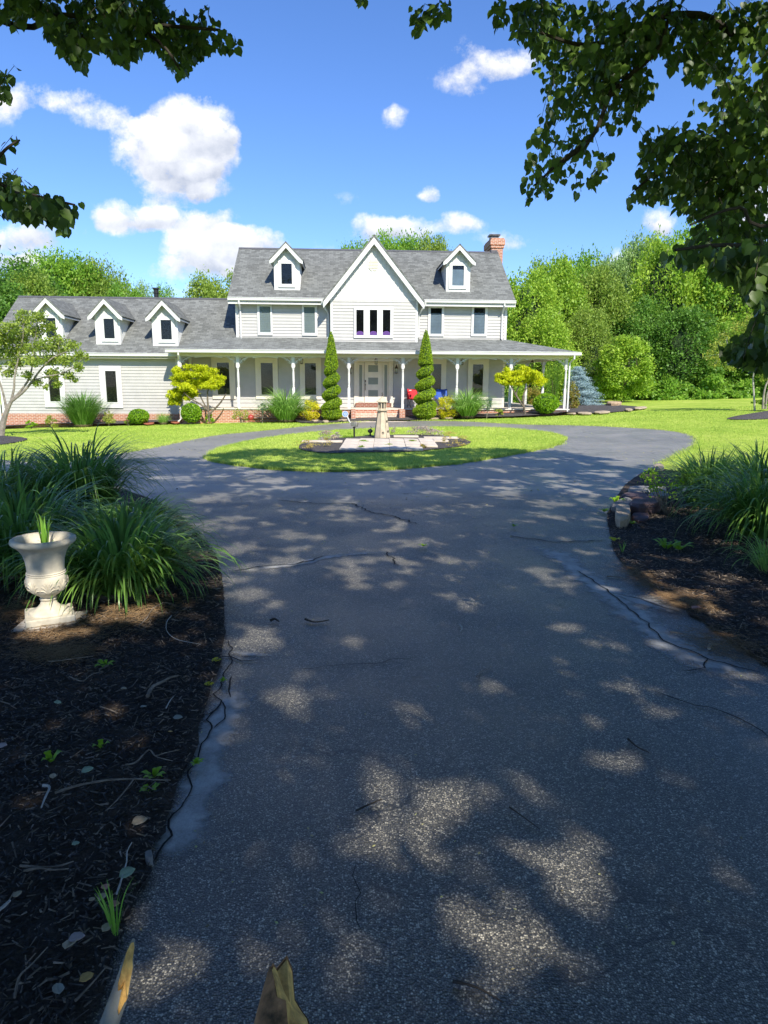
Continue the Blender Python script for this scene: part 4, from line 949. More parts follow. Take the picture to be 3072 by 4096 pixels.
for i, a in enumerate(LW): forest_tree(*a[:6], label=a[6], v=i, low=2, group='trees behind the garage wing')
CW = [(1455, 965, 86, 3.6, 'leaf_g', 'egg', 'green tree top over the ridge directly left of the big gable'),
 (1560, 948, 86, 4.2, 'leaf_g', 'egg', 'green tree top over the ridge just right of the big gable'),
 (1650, 945, 88, 4.2, 'leaf_g', 'egg', 'green tree top over the ridge midway between gable and right dormer'),
 (1720, 950, 86, 3.4, 'leaf_olive', 'egg', 'green tree top over the ridge beside the right roof dormer'),
 (1765, 975, 87, 3.2, 'leaf_olive', 'egg', 'lower rounded tree top ending at the right roof dormer'),
 (1395, 985, 86, 2.6, 'leaf_g', 'egg', 'leftmost small tree top of the group over the main ridge')]
for i, a in enumerate(CW): forest_tree(*a[:6], label=a[6], v=i+1, low=5, group='trees seen over the main ridge')
# rounded young maple at the wood edge
sh_var = crown_mesh('crown', 14000, 52, .085, M['leaf_yg'], 'egg', 91, sz=2.0, clump_r=(.16, .3), up=.5)
t = forest_tree(2508, 1345, 49, 2.25, 'leaf_yg', 'egg', 'rounded bright green young maple alone on the lawn in front of the wood', low=.25, group='x', name='young_maple'); del t['group']
[c for c in t.children if c.name.startswith('crown')][0].data = sh_var; bpy.data.objects.remove([c for c in t.children if c.name.startswith('inner')][0])
# ------------------------------------------------------------------ shrubs
def shrub(name, label, cat, nx, ny, wpx, hpx, mat, shape='ball', n=3500, leaf=.05, group=None, clumps=30, cr=(.18, .32), Y=None, up=.4, stem=False, dz=0, seed=None, depth=1.0, asp=.62, droop=0, core=None):
    x, y, g0 = HB(nx, ny) if Y is None else (A(nx, ny, Y).x, Y, 0)
    k = y/F; w = wpx*k/2; H = hpx*k; g0 = (g0 if Y is None else float(h(x, y))+.05)+dz
    t = empty(name, (x, y, g0), 0, label, cat, group)
    me = crown_mesh('foliage', n, clumps, leaf, M[mat], shape, seed or R.randint(1, 9999), sx=w, sz=H, clump_r=cr, up=up, asp=asp, droop=droop)
    mobj('foliage', me, t)
    sm = MB()
    for k in range(4): a = R.uniform(0, 6.28); sm.tube([(0, 0, -.05), (.2*w*math.cos(a), .2*w*math.sin(a), H*.35), (.5*w*math.cos(a), .5*w*math.sin(a), H*.7)], [.02, .014, .006], 5)
    sm.build('stem', M['bark'], t)
    return t
def ball(name, label, nx, ny, wpx, hpx, mat, n=5000, leaf=.062, group=None, seed=5):
    """clipped ball: leaves on a nearly smooth sphere"""
    x, y, g0 = HB(nx, ny); k = y/F; w = wpx*k/2; H = hpx*k
    t = empty(name, (x, y, g0), 0, label, 'shrub', group)
    d = rng.normal(size=(n, 3)); d /= np.linalg.norm(d, axis=1)[:, None]
    lum = np.array([.05*mnoise.noise(Vector(q*2.6+seed)) + .05*mnoise.noise(Vector(q*6+seed)) for q in d])
    P = d*(.93+lum+rng.uniform(-.09, .045, n))[:, None]*np.array([w, w, H/2])+np.array([0, 0, H/2])
    P = P[P[:, 2] > 0]; dd = d[:len(P)]
    V = leaf_quads(P, leaf, .3, .7, out=(P-np.array([0, 0, H/2]))/w*1.0)
    build_np('foliage', V, quads(len(P)), M[mat], t, var=np.repeat(rng.uniform(0, 1, len(P)), 4))
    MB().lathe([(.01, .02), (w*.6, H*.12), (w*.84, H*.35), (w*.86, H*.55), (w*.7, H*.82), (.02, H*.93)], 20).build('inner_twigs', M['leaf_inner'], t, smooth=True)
    return t
M['leaf_inner'] = simple('inner_dark_core', (.03, .07, .012), .8, .3, 14, .6, 30, .03)
def topiary(nx, ny, wpx, hpx, label, seed):
    x, y, g0 = HB(nx, ny); k = y/F; w = wpx*k/2*1.08; H = hpx*k
    t = empty('spiral_topiary', (x, y, g0), 0, label, 'topiary', 'spiral topiaries flanking the front steps')
    def rad(z, a):   # z 0..1
        env = w*(1.0-.30*z/.5) if z < .5 else w*(.70-.13*(z-.5)/.1) if z < .6 else w*.60*max(0, 1-((z-.6)/.4))**.62
        if z < .62:
            ph = (z*H/.56-a/(2*PI)*1.0+seed*.37) % 1.0; gr = abs(math.sin(PI*ph))**.7
            f = .34+.66*gr
            if z < .16: f = max(f, .9 if z < .12 else .75)
            env *= f
        if z < .05: env *= .5+z*10
        return env
    n = 20000; z = rng.beta(1.0, 1.25, n)*1.0; a = rng.uniform(0, 2*PI, n)
    r_ = np.array([rad(zz, aa) for zz, aa in zip(z, a)])
    keep = rng.random(n) < r_/w+.12; z = z[keep]; a = a[keep]; r_ = r_[keep]*(1+rng.uniform(-.09, .05, keep.sum())); n = len(z)
    P = np.c_[r_*np.cos(a), r_*np.sin(a), z*H]; out = np.c_[np.cos(a), np.sin(a), np.full(n, .35)]
    V = leaf_quads(P, .055, .3, .6, out=out)
    build_np('foliage', V, quads(n), M['leaf_arbor'], t, var=np.repeat(rng.uniform(0, 1, n), 4))
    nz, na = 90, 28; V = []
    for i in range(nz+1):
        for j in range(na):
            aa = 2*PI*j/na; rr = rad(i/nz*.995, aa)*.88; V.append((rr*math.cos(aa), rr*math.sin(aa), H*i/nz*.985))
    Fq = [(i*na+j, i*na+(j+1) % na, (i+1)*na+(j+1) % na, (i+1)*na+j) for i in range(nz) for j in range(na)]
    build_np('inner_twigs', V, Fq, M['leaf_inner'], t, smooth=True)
    MB().tube([(0, 0, -.05), (0, 0, H*.5)], .04, 8).build('trunk', M['bark'], t)
topiary(*zz2(932, 1512), 84, 342, 'tall spiral clipped evergreen left of the front steps', 0)
topiary(*zz3(205, 1592), 94, 342, 'tall spiral clipped evergreen right of the front steps', 1)
def blades(n, H, spread, width, seed, segs=9, r0=.15, lean=(.05, .5), curve=(1.2, 2.6), stem=.25, hv=.35):
    r = np.random.default_rng(seed); a = r.uniform(0, 2*PI, n); rb = r0*np.sqrt(r.random(n)); a2 = a+r.normal(0, .35, n)
    Ln = H*r.uniform(1-hv, 1.15, n)*1.15; ph = r.uniform(*lean, n); cu = r.uniform(*curve, n)
    pos = np.c_[rb*np.cos(a), rb*np.sin(a), np.zeros(n)]; hd = np.c_[np.cos(a2), np.sin(a2)]; sd = np.c_[-np.sin(a2), np.cos(a2), np.zeros(n)]
    tw = r.normal(0, .5, n); w0 = width*r.uniform(.7, 1.25, n); V = []
    for k in range(segs+1):
        t = k/segs; an = ph+cu*np.clip((t-stem)/(1-stem), 0, 1)**1.35
        wd = w0*(.55+.45*min(1, t*4))*(1-t**2.6)+.0006
        s = sd+np.c_[hd*(tw*t)[:, None]*.5, (tw*t*.3)]; s /= np.linalg.norm(s, axis=1)[:, None]
        V += [pos-s*wd[:, None]/2, pos+s*wd[:, None]/2]
        st_ = Ln/segs; pos = pos+np.c_[hd*(np.sin(an)*st_)[:, None]*spread, np.cos(an)*st_]
        pos[:, 2] = np.maximum(pos[:, 2], .015+.01*r.random(n))
    V = np.stack(V, 1)  # n, 2*(segs+1), 3
    m = 2*(segs+1); base = (np.arange(n)*m)[:, None, None]; q = np.array([(2*k, 2*k+1, 2*k+3, 2*k+2) for k in range(segs)])[None]
    return V.reshape(-1, 3), (base+q).reshape(-1, 4), np.repeat(r.uniform(0, 1, n), m)
def grass(name, label, x, y, n, H, width, mat, seed, group=None, spread=1, r0=.15, cat='ornamental grass', dz=.04, **kw):
    V, Q, var = blades(n, H, spread, width, seed, r0=r0, **kw)
    t = empty(name, (x, y, float(h(x, y))+dz), 0, label, cat, group)
    build_np('blades', V, Q, M[mat], t, var=var, smooth=True)
    MB().lathe([(r0*1.0, -.03), (r0*1.15, .04), (r0*.8, .10), (.01, .13)], 14).build('root_crown', M['straw_base'], t, smooth=True)
    return t
M['straw_base'] = simple('dry_stems', (.16, .12, .07), .9, .3, 30, .6, 60)
def grass_px(label, nx, ny, wpx, hpx, n, seed, mat='blade_pale', group=None, width=.032, r0=.2, **kw):
    n = int(n*.6)
    x, y, g0 = HB(nx, ny); k = y/F; H = hpx*k
    t = grass('ornamental_grass', label, x, y, n, H*1.0, width, mat, seed, group, spread=max(.4, wpx/hpx/1.15), r0=r0, **kw); t.location.z = g0; return t
ck = dict(lean=(.03, .8), curve=(1.0, 2.5), stem=.25)
gg = 'fountain grasses in the house bed'
grass_px('big fountain grass in front of the porch, left of the golden shrub', *zz2(575, 1525), 166, 128, 1500, 11, group=gg, r0=.35, **ck)
grass_px('big fountain grass in front of the porch, right of the blue chair', *zz3(560, 1585), 155, 112, 1400, 12, group=gg, r0=.3, **ck)
grass_px('darker round fountain grass against the garage wall', *zz1(540, 1137), 158, 124, 1600, 13, 'blade_mid', group=gg, r0=.35, lean=(.03, .7), curve=(.6, 1.7), stem=.3)
grass_px('small grass tuft by the brick end of the garage', *zz1(1058, 1130), 54, 46, 500, 14, r0=.15, width=.012, **ck)
bg = 'clipped boxwood balls in the house bed'
ball('boxwood', 'clipped boxwood ball under the left golden maple', *zz1(1243, 1132), 82, 78, 'leaf_box', group=bg, seed=1)
ball('boxwood', 'round bright shrub below the blank garage wall', *zz1(903, 1127), 82, 60, 'leaf_box', group=bg, seed=2)
ball('boxwood', 'largest clipped boxwood ball, at the right end of the porch', *zz3(1203, 1592), 104, 82, 'leaf_box', n=8000, group=bg, seed=3)
sg = 'low yellow-green shrubs in the house bed'
for lab, (nx, ny), w, hh, mt, grp, lf in (
    ('golden feathery shrub left of the front steps', zz2(772, 1520), 86, 80, 'leaf_gold', 'golden shrubs beside the topiaries', .06),
    ('golden feathery shrub right of the front steps', zz3(392, 1590), 90, 82, 'leaf_gold', 'golden shrubs beside the topiaries', .06),
    ('yellow-green shrub between the gazing ball and the left golden maple', zz2(222, 1525), 76, 62, 'leaf_myrtle', sg, .05),
    ('smallest low shrub at the far left of the garage bed', zz1(202, 1150), 46, 28, 'leaf_box', sg, .05),
    ('open yellow-green shrub on the brick, left of the dark fountain grass', zz1(335, 1140), 54, 46, 'leaf_myrtle', sg, .05),
    ('thin upright yellow-green shrub right of the dark fountain grass', zz1(706, 1126), 52, 54, 'leaf_myrtle', sg, .05),
    ('small olive shrub touching the round one under the garage wall', zz1(832, 1126), 34, 28, 'leaf_olive', sg, .05),
    ('tiny yellow-green shrub right of the porch below the right golden maple', zz3(822, 1578), 46, 26, 'leaf_myrtle', sg, .05),
    ('bright yellow sprout in front of the left boxwood ball', zz1(1243, 1136), 36, 34, 'leaf_gold', sg, .05),
    ('small green shrub at the trunk of the left golden maple', zz1(1358, 1068), 42, 30, 'leaf_box', sg, .05)):
    shrub('golden_shrub' if mt == 'leaf_gold' and 'feathery' in lab else 'low_shrub', lab, 'shrub', nx, ny, w, hh, mt, 'ball' if w > 80 else 'dome', 2600 if w > 80 else 900, lf, grp, clumps=26 if w > 80 else 16, cr=(.2, .34))
# dwarf spruce standards
for lab, fn, (bx_, by_), cx, cy, w, hh in (('dwarf blue spruce ball grafted on a short stem, left of the big grass', zz2, (388, 1522), 380, 1432, 38, 36), ('dwarf blue spruce ball on a short stem, right of the big grass', zz3, (720, 1585), 722, 1488, 44, 42)):
    x, y, g0 = HB(*fn(bx_, by_), -.3); k = y/F; z = A(*fn(cx, cy), y).z-g0; rr = w*k/2
    t = empty('dwarf_spruce', (x, y, g0), 0, lab, 'shrub', 'dwarf spruce standards')
    me = crown_mesh('foliage', 1600, 22, .04, M['leaf_teal'], 'ball', 61, sx=rr, sz=hh*k, clump_r=(.2, .34), asp=.25); mobj('foliage', me, t, (0, 0, z-hh*k/2))
    MB().tube([(0, 0, -.05), (.01, .0, z*.5), (0, 0, z)], .02, 7).build('stem', M['bark_pale'], t)
# golden maples: layered umbrella crowns on bare stems
def gold_maple(label, base, fn, x0, x1, ytop, ybot, stems, seed, layers):
    x, y, g0 = HB(*fn(*base)); g0 -= .03; k = y/F; t = empty('golden_maple', (x, y, g0+.03), 0, label, 'tree', 'golden cutleaf maples at the porch')
    pt = lambda px, py, dy=0: (lambda p: Vector((p.x-x, dy, p.z-g0-.03)))(A(*fn(px, py), y+dy))
    P = []; 
    r = np.random.default_rng(seed)
    for (lx, ly, lw, lh) in layers:
        c = np.array(pt(lx, ly, r.uniform(-.4, .5))); n = int(lw*lh*.17); sc = (lw*.6172 if fn is zz1 else lw*.4822)*k; sh = (lh*.6172 if fn is zz1 else lh*.4822)*k
        d = r.normal(size=(n, 3)); d /= np.linalg.norm(d, axis=1)[:, None]; d *= (.2+.8*r.random(n)[:, None]**.6)
        sc_ = d[r.integers(0, 11, n)]*1.05; d = sc_+r.normal(0, 1, (n, 3))*np.array([.17, .2, .16])
        P.append(c+d*np.array([sc/2, sc/2.4, sh/2]))
    P = np.concatenate(P); V = leaf_quads(P, .17, .55, .24, droop=.6)
    build_np('foliage', V, quads(len(P)), M['leaf_yellow'], t, var=np.repeat(r.uniform(0, 1, len(P)), 4))
    m = MB()
    for st_ in stems:
        pts = [pt(*q[:2], q[2] if len(q) > 2 else 0) for q in st_]; pts = [Vector(q) for q in spl(pts, 4)]; n = len(pts); m.tube(pts, [.045*(1-.75*i/n)+.006 for i in range(n)], 7, False)
    m.build('trunk', M['bark'], t)
gold_maple('golden cutleaf maple in front of the left end of the porch', (1357, 1110), zz1, 1080, 1470, 755, 1010,
  [[(1357, 1112), (1350, 1050), (1325, 1000), (1300, 950), (1280, 900)], [(1350, 1040), (1300, 1000), (1230, 960), (1190, 920)], [(1352, 1045), (1345, 960), (1350, 900), (1390, 850)], [(1360, 1060), (1420, 1000), (1455, 950), (1465, 930)]], 5,
  [(1165, 800, 130, 80), (1240, 790, 130, 70), (1320, 800, 150, 90), (1390, 820, 130, 80), (1180, 860, 140, 80), (1300, 860, 150, 70), (1400, 860, 110, 50), (1150, 930, 110, 70), (1215, 940, 120, 70), (1110, 970, 60, 60), (1350, 880, 120, 50), (1130, 985, 80, 40), (1250, 900, 110, 60)])
gold_maple('golden cutleaf maple with a flat crown in front of the right end of the porch', (1035, 1572), zz3, 785, 1210, 1180, 1340,
  [[(1037, 1575), (1025, 1510), (990, 1460), (965, 1400), (985, 1340), (1020, 1290)], [(1000, 1470), (960, 1410), (930, 1350), (900, 1300)], [(1030, 1520), (1020, 1440), (1040, 1370), (1090, 1310)]], 6,
  [(860, 1235, 140, 80), (960, 1240, 140, 100), (1020, 1210, 120, 70), (1060, 1260, 150, 90), (1150, 1280, 120, 80), (880, 1290, 130, 70), (990, 1295, 150, 60), (1160, 1310, 80, 50), (830, 1275, 70, 50), (1100, 1240, 110, 60)])
# columnar yew, red tip, spruce, side porch shrubs
def yew():
    Y = 38.5; p = A(*zz3(1275, 1505), Y); x = p.x; g0 = float(h(x, Y)); H = A(*zz3(1275, 1110), Y).z-g0; k = Y/F; wt = 180*.4822*k/2
    t = empty('columnar_yew', (x, Y, g0), 0, 'dark green columnar yew with upright stems seen through the right porch opening', 'shrub'); P = []; Dn = []
    for i in range(19):
        a = R.uniform(0, 6.28); q = math.sqrt(R.random()); b = Vector((.25*q*math.cos(a), .25*q*math.sin(a), .1)); e = Vector((wt*q*math.cos(a)*1.0, wt*q*math.sin(a), H*R.uniform(.86, 1.0)*(1-.08*q)))
        n = 420; tt = rng.uniform(.08, 1, n)**.8; ang = rng.uniform(0, 6.28, n); rr = .075*(1-.3*tt)
        base = np.array(b)+(np.array(e)-np.array(b))*np.c_[tt**1.5, tt**1.5, tt]; out = np.c_[np.cos(ang), np.sin(ang), np.full(n, .5)]; P.append(base+out*rr[:, None]); Dn.append(out)
    P = np.concatenate(P); V = leaf_quads(P, .05, .2, .3, out=np.concatenate(Dn)); build_np('foliage', V, quads(len(P)), M['leaf_g'], t, var=np.repeat(rng.uniform(0, .8, len(P)), 4))
    MB().tube([(0, 0, -.05), (.03, 0, H*.5)], .05, 7).tube([(.02, 0, .1), (-.15, .1, H*.6)], .03, 6).build('stem', M['bark'], t)
yew()
def spruce():
    Y = 44.5; p = A(*zz4(265, 1385), Y); x = p.x; g0 = float(h(x, Y)); H = A(*zz4(195, 1095), Y).z-g0; k = Y/F; w = 290*.5256*k/2
    t = empty('blue_spruce', (x, Y, g0), 0, 'powder blue spruce spreading on the mulch bed right of the porch', 'tree'); P = []; O = []
    lx = A(*zz4(205, 1100), Y).x-x
    for i in range(190):
        z = R.random()**1.15; a = R.uniform(0, 6.28); Rr = w*(1-z)**.75*R.uniform(.8, 1.08)+.12
        cx = lx*z**.8
        n = 150; tt = rng.uniform(.25, 1, n); ang = rng.uniform(0, 6.28, n); q = rng.random(n)
        bx2 = Rr*tt; base = np.c_[cx+bx2*math.cos(a), bx2*math.sin(a), z*H*.97+.08+.05*np.sin(tt*3)-.12*tt+.10*tt**3]
        off = np.c_[rng.normal(0, 1, n), rng.normal(0, 1, n), rng.normal(0, .35, n)]*.13*(w/1.2)*R.uniform(.7, 1.3)+np.array([0, 0, R.uniform(-.08, .08)]); P.append(base+off); O.append(np.c_[np.full(n, math.cos(a)), np.full(n, math.sin(a)), np.full(n, .5)])
    P = np.concatenate(P); V = leaf_quads(P, .085, .4, .24, out=np.concatenate(O)); build_np('foliage', V, quads(len(P)), M['leaf_blue'], t, var=np.repeat(rng.uniform(0, 1, len(P)), 4))
    MB().tube([(0, 0, -.05), (lx*.4, 0, H*.5), (lx, 0, H*.96)], [.09, .05, .01], 8).build('trunk', M['bark'], t)
spruce()
shrub('photinia', 'green and reddish shrub just behind the porch corner post', 'shrub', *zz4(165, 1395), 62, 100, 'leaf_red', 'egg', 2200, .08, Y=40, clumps=24)
shrub('rhododendron', 'loose shrub seen through the side porch posts, brownish green', 'shrub', *zz3(1110, 1485), 76, 78, 'leaf_red', 'egg', 2400, .07, Y=46, clumps=26)
shrub('rhododendron', 'bright green bush beyond the back porch posts', 'shrub', *zz3(960, 1470), 70, 90, 'leaf_yg', 'egg', 2400, .08, Y=47, clumps=26)
shrub('hedge_bush', 'tall leafy bush closing the view behind the side porch', 'shrub', *zz3(1210, 1470), 90, 170, 'leaf_g', 'egg', 3000, .09, Y=49, clumps=30)
shrub('hedge_bush', 'darker bush behind the side porch near the house corner', 'shrub', *zz3(1020, 1440), 90, 150, 'leaf_dk', 'egg', 3000, .09, Y=51, clumps=30)
# -- left crab apple tree
def garden_tree(name, label, base, Y, stems, blobs, mat, n, leaf, r0, seed, barkm='bark', fn=None, group=None, dens=1, jitter=.5, subtwigs=0):
    p = A(*base, Y); x = p.x; g0 = float(h(x, Y)); t = empty(name, (x, Y, g0), 0, label, 'tree', group)
    pt = lambda q: (lambda a: Vector((a.x-x, (q[2] if len(q) > 2 else 0), a.z-g0)))(A(q[0], q[1], Y+(q[2] if len(q) > 2 else 0)))
    m = MB(); tips = []
    for st_, ra in stems:
        pts = [Vector(q) for q in spl([pt(q) for q in st_], 4)]; k = len(pts); m.tube(pts, [ra*(1-.72*i/k) for i in range(k)], 8, False); tips += pts[k//2:]
    rr = random.Random(seed)
    r = np.random.default_rng(seed); P = []; kk = Y/F; C = []
    for (bx_, by_, w, hh) in blobs:
        dy = rr.uniform(-jitter, jitter); c = pt((bx_, by_, dy)); C.append(c); q = max(30, int(n*w*hh)); d = r.normal(size=(q, 3)); d /= np.linalg.norm(d, axis=1)[:, None]; d *= (.3+.7*r.random(q)[:, None]**.6)*(1+.2*r.normal(size=(q, 1)))
        P.append(np.array(c)+d*np.array([w*kk/2, w*kk/2, hh*kk/2]))
        nb = min(tips, key=lambda u: (u-c).length); mid = nb.lerp(c, .5)+Vector((0, 0, .05)); m.tube([nb, mid, c], [ra*.22, ra*.15, .006], 5, False)
        for _ in range(subtwigs):
            e = c+Vector((rr.uniform(-1, 1)*w, rr.uniform(-1, 1)*w, rr.uniform(-.6, 1)*hh))*kk*.5; m.tube([mid, mid.lerp(e, .5)+Vector((0, 0, .04)), e], [.012, .008, .004], 4, False)
    m.build('trunk', M[barkm], t, smooth=True)
    P = np.concatenate(P); V = leaf_quads(P, leaf, .5, .5); build_np('crown', V, quads(len(P)), M[mat], t, var=np.repeat(r.uniform(0, 1, len(P)), 4))
    return t
c1 = lambda *pp: [zz1(*q[:2])+tuple(q[2:]) for q in pp]
bl = []
for (x, y, w, hh) in ((60, 500, 110, 80), (160, 450, 110, 90), (250, 430, 90, 70), (30, 580, 120, 90), (120, 560, 130, 90), (220, 530, 120, 80), (310, 500, 100, 70), (370, 580, 100, 60), (60, 660, 120, 70), (170, 640, 130, 80), (280, 620, 120, 80), (390, 640, 120, 70), (470, 620, 90, 60), (510, 680, 60, 60), (100, 740, 110, 60), (220, 720, 120, 60), (330, 710, 120, 70), (430, 720, 110, 70), (510, 760, 60, 60), (340, 800, 100, 70), (440, 810, 80, 50), (240, 860, 70, 50), (480, 840, 60, 30), (60, 800, 80, 50), (180, 810, 70, 40), (-40, 560, 120, 100), (-60, 660, 130, 100), (-50, 760, 110, 80), (370, 870, 60, 50), (140, 400, 60, 30), (560, 690, 30, 60), (300, 890, 40, 40)):
    bl.append((*zz1(x, y), w*.6172*1.1, hh*.6172*1.1))
garden_tree('crab_apple_tree', 'small spreading crab apple tree on its mulch ring at the left edge', zz1(5, 1195), 25.5,
  [(c1((5, 1215), (20, 1120), (45, 1040), (75, 980), (120, 930)), .13), (c1((75, 980), (150, 920), (210, 850), (260, 780), (340, 700), (430, 660)), .055), (c1((70, 985), (90, 900), (95, 820), (120, 700), (150, 560)), .05), (c1((120, 930), (190, 830), (215, 700), (230, 560)), .045), (c1((45, 1040), (20, 930), (-10, 820), (-40, 680)), .05), (c1((210, 850), (300, 820), (400, 800), (480, 760)), .03)],
  bl, 'leaf_crab', .085, .12, .1, 31, 'bark_pale', subtwigs=2)
# -- right pale stemmed trees on their mound
c4 = lambda *pp: [zz4(*q[:2])+tuple(q[2:]) for q in pp]
bl = []
for (x, y, w, hh) in ((1560, 720, 150, 90), (1450, 780, 140, 90), (1350, 850, 130, 90), (1540, 830, 170, 90), (1280, 920, 120, 80), (1400, 930, 160, 80), (1560, 930, 160, 80), (1230, 990, 110, 70), (1340, 1010, 150, 80), (1480, 1020, 140, 60), (1250, 1060, 90, 50), (1380, 1080, 110, 50), (1660, 780, 160, 120), (1700, 900, 160, 120), (1640, 1000, 130, 80), (1600, 1090, 100, 60), (1740, 1020, 140, 100)):
    bl.append((*zz4(x, y), w*.5256*1.15, hh*.5256*1.15))
garden_tree('crape_myrtle_tree', 'slender tree with one thin white stem and yellow-green crown at the right edge', zz4(1558, 1408), 33,
  [(c4((1558, 1412), (1552, 1300), (1545, 1180), (1550, 1100), (1500, 1060), (1430, 1030), (1350, 1000)), .05), (c4((1550, 1110), (1560, 1000), (1540, 880), (1530, 760)), .035), (c4((1550, 1105), (1600, 1010), (1660, 900)), .03)],
  bl, 'leaf_myrtle', .040, .13, .05, 32, 'twig_white', subtwigs=1, group='pale stemmed trees on the right mound')
garden_tree('crape_myrtle_tree', 'multi stemmed pale trunk tree cut by the right border on the mulch mound', zz4(1650, 1395), 32.5,
  [(c4((1620, 1400), (1625, 1310), (1640, 1230), (1680, 1130), (1700, 1000)), .06), (c4((1640, 1400), (1650, 1300), (1670, 1220), (1640, 1120), (1600, 1050)), .05), (c4((1665, 1400), (1680, 1300), (1720, 1200), (1780, 1050)), .05)],
  [(*zz4(1720, 860), 110, 90), (*zz4(1640, 1150), 60, 40), (*zz4(1760, 980), 120, 100), (*zz4(1700, 700), 110, 80), (*zz4(1800, 820), 120, 100)], 'leaf_myrtle', .042, .13, .05, 33, 'bark_pale', subtwigs=1, group='pale stemmed trees on the right mound')
shrub('ground_plant', 'leafy green plant at the foot of the pale stemmed trees', 'plant', *zz4(1620, 1432), 90, 30, 'leaf_box', 'dome', 1200, .09, clumps=18, dz=.2)
# ================================================================== foreground and small things
UP = Vector((0, 0, 1))
def gh(x, y): return float(h(x, y))
# ---- urn on its paver
ux, uy = G(232, 2490); uy += .12
def urn():
    # pale square slab
    pts = [G(*zz5(*q)) for q in ((75, 1578), (185, 1480), (590, 1438), (500, 1530))]
    c = np.mean(pts, 0)
    pv = MB().slab([(p[0]-c[0], p[1]-c[1], .055) for p in pts], .06).build('paving_slab', simple('pale_slab', (.50, .46, .42), .85, .1, 6, .3, 90), None, bevel=.006)
    pv.location = (c[0], c[1], 0); tag(pv, 'pale concrete slab lying under the stone urn', 'paving slab')
    t = empty('garden_urn', (c[0]-.02, c[1]+.03, .056), math.radians(28), 'cream stone pedestal urn with carved leaf relief beside the driveway', 'urn')
    st = simple('cast_stone', (.62, .56, .45), .8, .16, 9, .25, 70, .003)
    a = .17
    MB().box(-a, a, -a, a, 0, .055).build('plinth', st, t, bevel=.008)
    prof = [(.155, .056), (.15, .07), (.12, .082), (.085, .10), (.064, .125), (.055, .15), (.062, .158), (.066, .166), (.06, .174), (.068, .19), (.105, .21), (.14, .24), (.158, .275), (.163, .31), (.158, .345), (.152, .358), (.156, .364), (.149, .37), (.153, .378), (.146, .384), (.147, .42), (.153, .47), (.168, .52), (.19, .555), (.215, .58), (.235, .592), (.25, .605), (.255, .62), (.25, .635), (.235, .643), (.215, .64), (.205, .628), (.19, .60), (.17, .56), (.15, .52), (.02, .50)]
    prof = [(r_*(.90 if z_ > .17 else .95), z_) for r_, z_ in prof]
    MB().lathe(prof, 56).build('bowl', st, t, smooth=True)
    # acanthus relief: curved ribs around the belly
    rl = MB()
    def rr(z): 
        for (r0_, z0), (r1_, z1) in zip(prof, prof[1:]):
            if z0 <= z <= z1: return r0_+(r1_-r0_)*(z-z0)/(z1-z0)
        return .15
    for k in range(8):
        a0 = k*PI/4
        for s in (-1, 1):
            for j, (zt_, sp_) in enumerate(((.335, .10), (.325, .19), (.30, .27), (.27, .33))):
                pts = []
                for q in range(9):
                    tt = q/8; z = .215+(zt_-.215)*tt; an = a0+s*sp_*tt**1.6+s*(.10*max(0, tt-.7)); pts.append(((rr(z)+.002)*math.cos(an), (rr(z)+.002)*math.sin(an), z-.05*max(0, tt-.8)))
                rl.tube(pts, [.0055*(1-.4*abs(2*q/8-1)) for q in range(9)], 5)
    rl.build('leaf_relief', st, t, smooth=True)
    MB().lathe([(.01, .53), (.135, .53), (.137, .535), (.01, .545)], 30).build('soil', M['mulch'], t)
    V, Q, var = blades(16, .30, .5, .022, 3, r0=.02, lean=(.02, .3), curve=(.4, 2.0), stem=.5, segs=8)
    p = empty('spider_plant', tuple(np.array(t.location)+np.array([.02, -.02, .53])), 0, 'tuft of bright green strap leaves growing in the stone urn', 'plant')
    build_np('leaves', V, Q, M['strap'], p, var=var, smooth=True)
    return t
M['strap'] = leafmat('strap_leaf', (.10, .26, .03), (.20, .42, .05), (.34, .55, .10), .35, .4, 2)
U = urn()
# ---- foreground maiden grasses
lg = 'big maiden grass clumps left of the driveway'; rg = 'maiden grass clumps right of the driveway'
kw = dict(lean=(.02, .95), curve=(1.5, 2.9), stem=.22, segs=11, hv=.45)
def big(label, nx, ny, n, H, seed, grp, r0=.32, width=.029, spread=1.0, mat='blade', **k2):
    n = int(n*.78); x, y = G(nx, ny); kk = dict(kw); kk.update(k2)
    return grass('maiden_grass', label, x, y, n, H, width, mat, seed, grp, spread=spread, r0=r0, dz=.02, **kk)
big('front maiden grass clump directly behind the stone urn', 490, 2370, 1100, .86, 41, lg, .30)
big('maiden grass clump arching over the driveway edge at the bed corner', 525, 2215, 1100, .70, 42, lg, .30)
big('maiden grass clump at the left border behind the urn', 90, 2290, 1100, 1.02, 43, lg, .35)
big('tallest maiden grass clump with blades rising against the lit lawn', 330, 2105, 1100, 1.25, 44, lg, .28, lean=(.02, .55))
big('maiden grass clump farthest back at the left border', 30, 2090, 1100, 1.12, 45, lg, .35)
big('maiden grass clump at the right border of the photo, leaning over the mulch', 3060, 2160, 1100, 1.08, 51, rg, .30)
big('maiden grass clump behind the small azalea at the bed stones', 2830, 2040, 900, .88, 52, rg, .28, lean=(.02, .6), curve=(.9, 2.4))
big('maiden grass clump at the far back right, against the sunlit grass', 3040, 2040, 900, 1.1, 53, rg, .28)
big('small bright grass tuft at the right border, nearest the camera', 3070, 2300, 160, .50, 54, rg, .08, .012, mat='blade_pale', lean=(.1, .8))
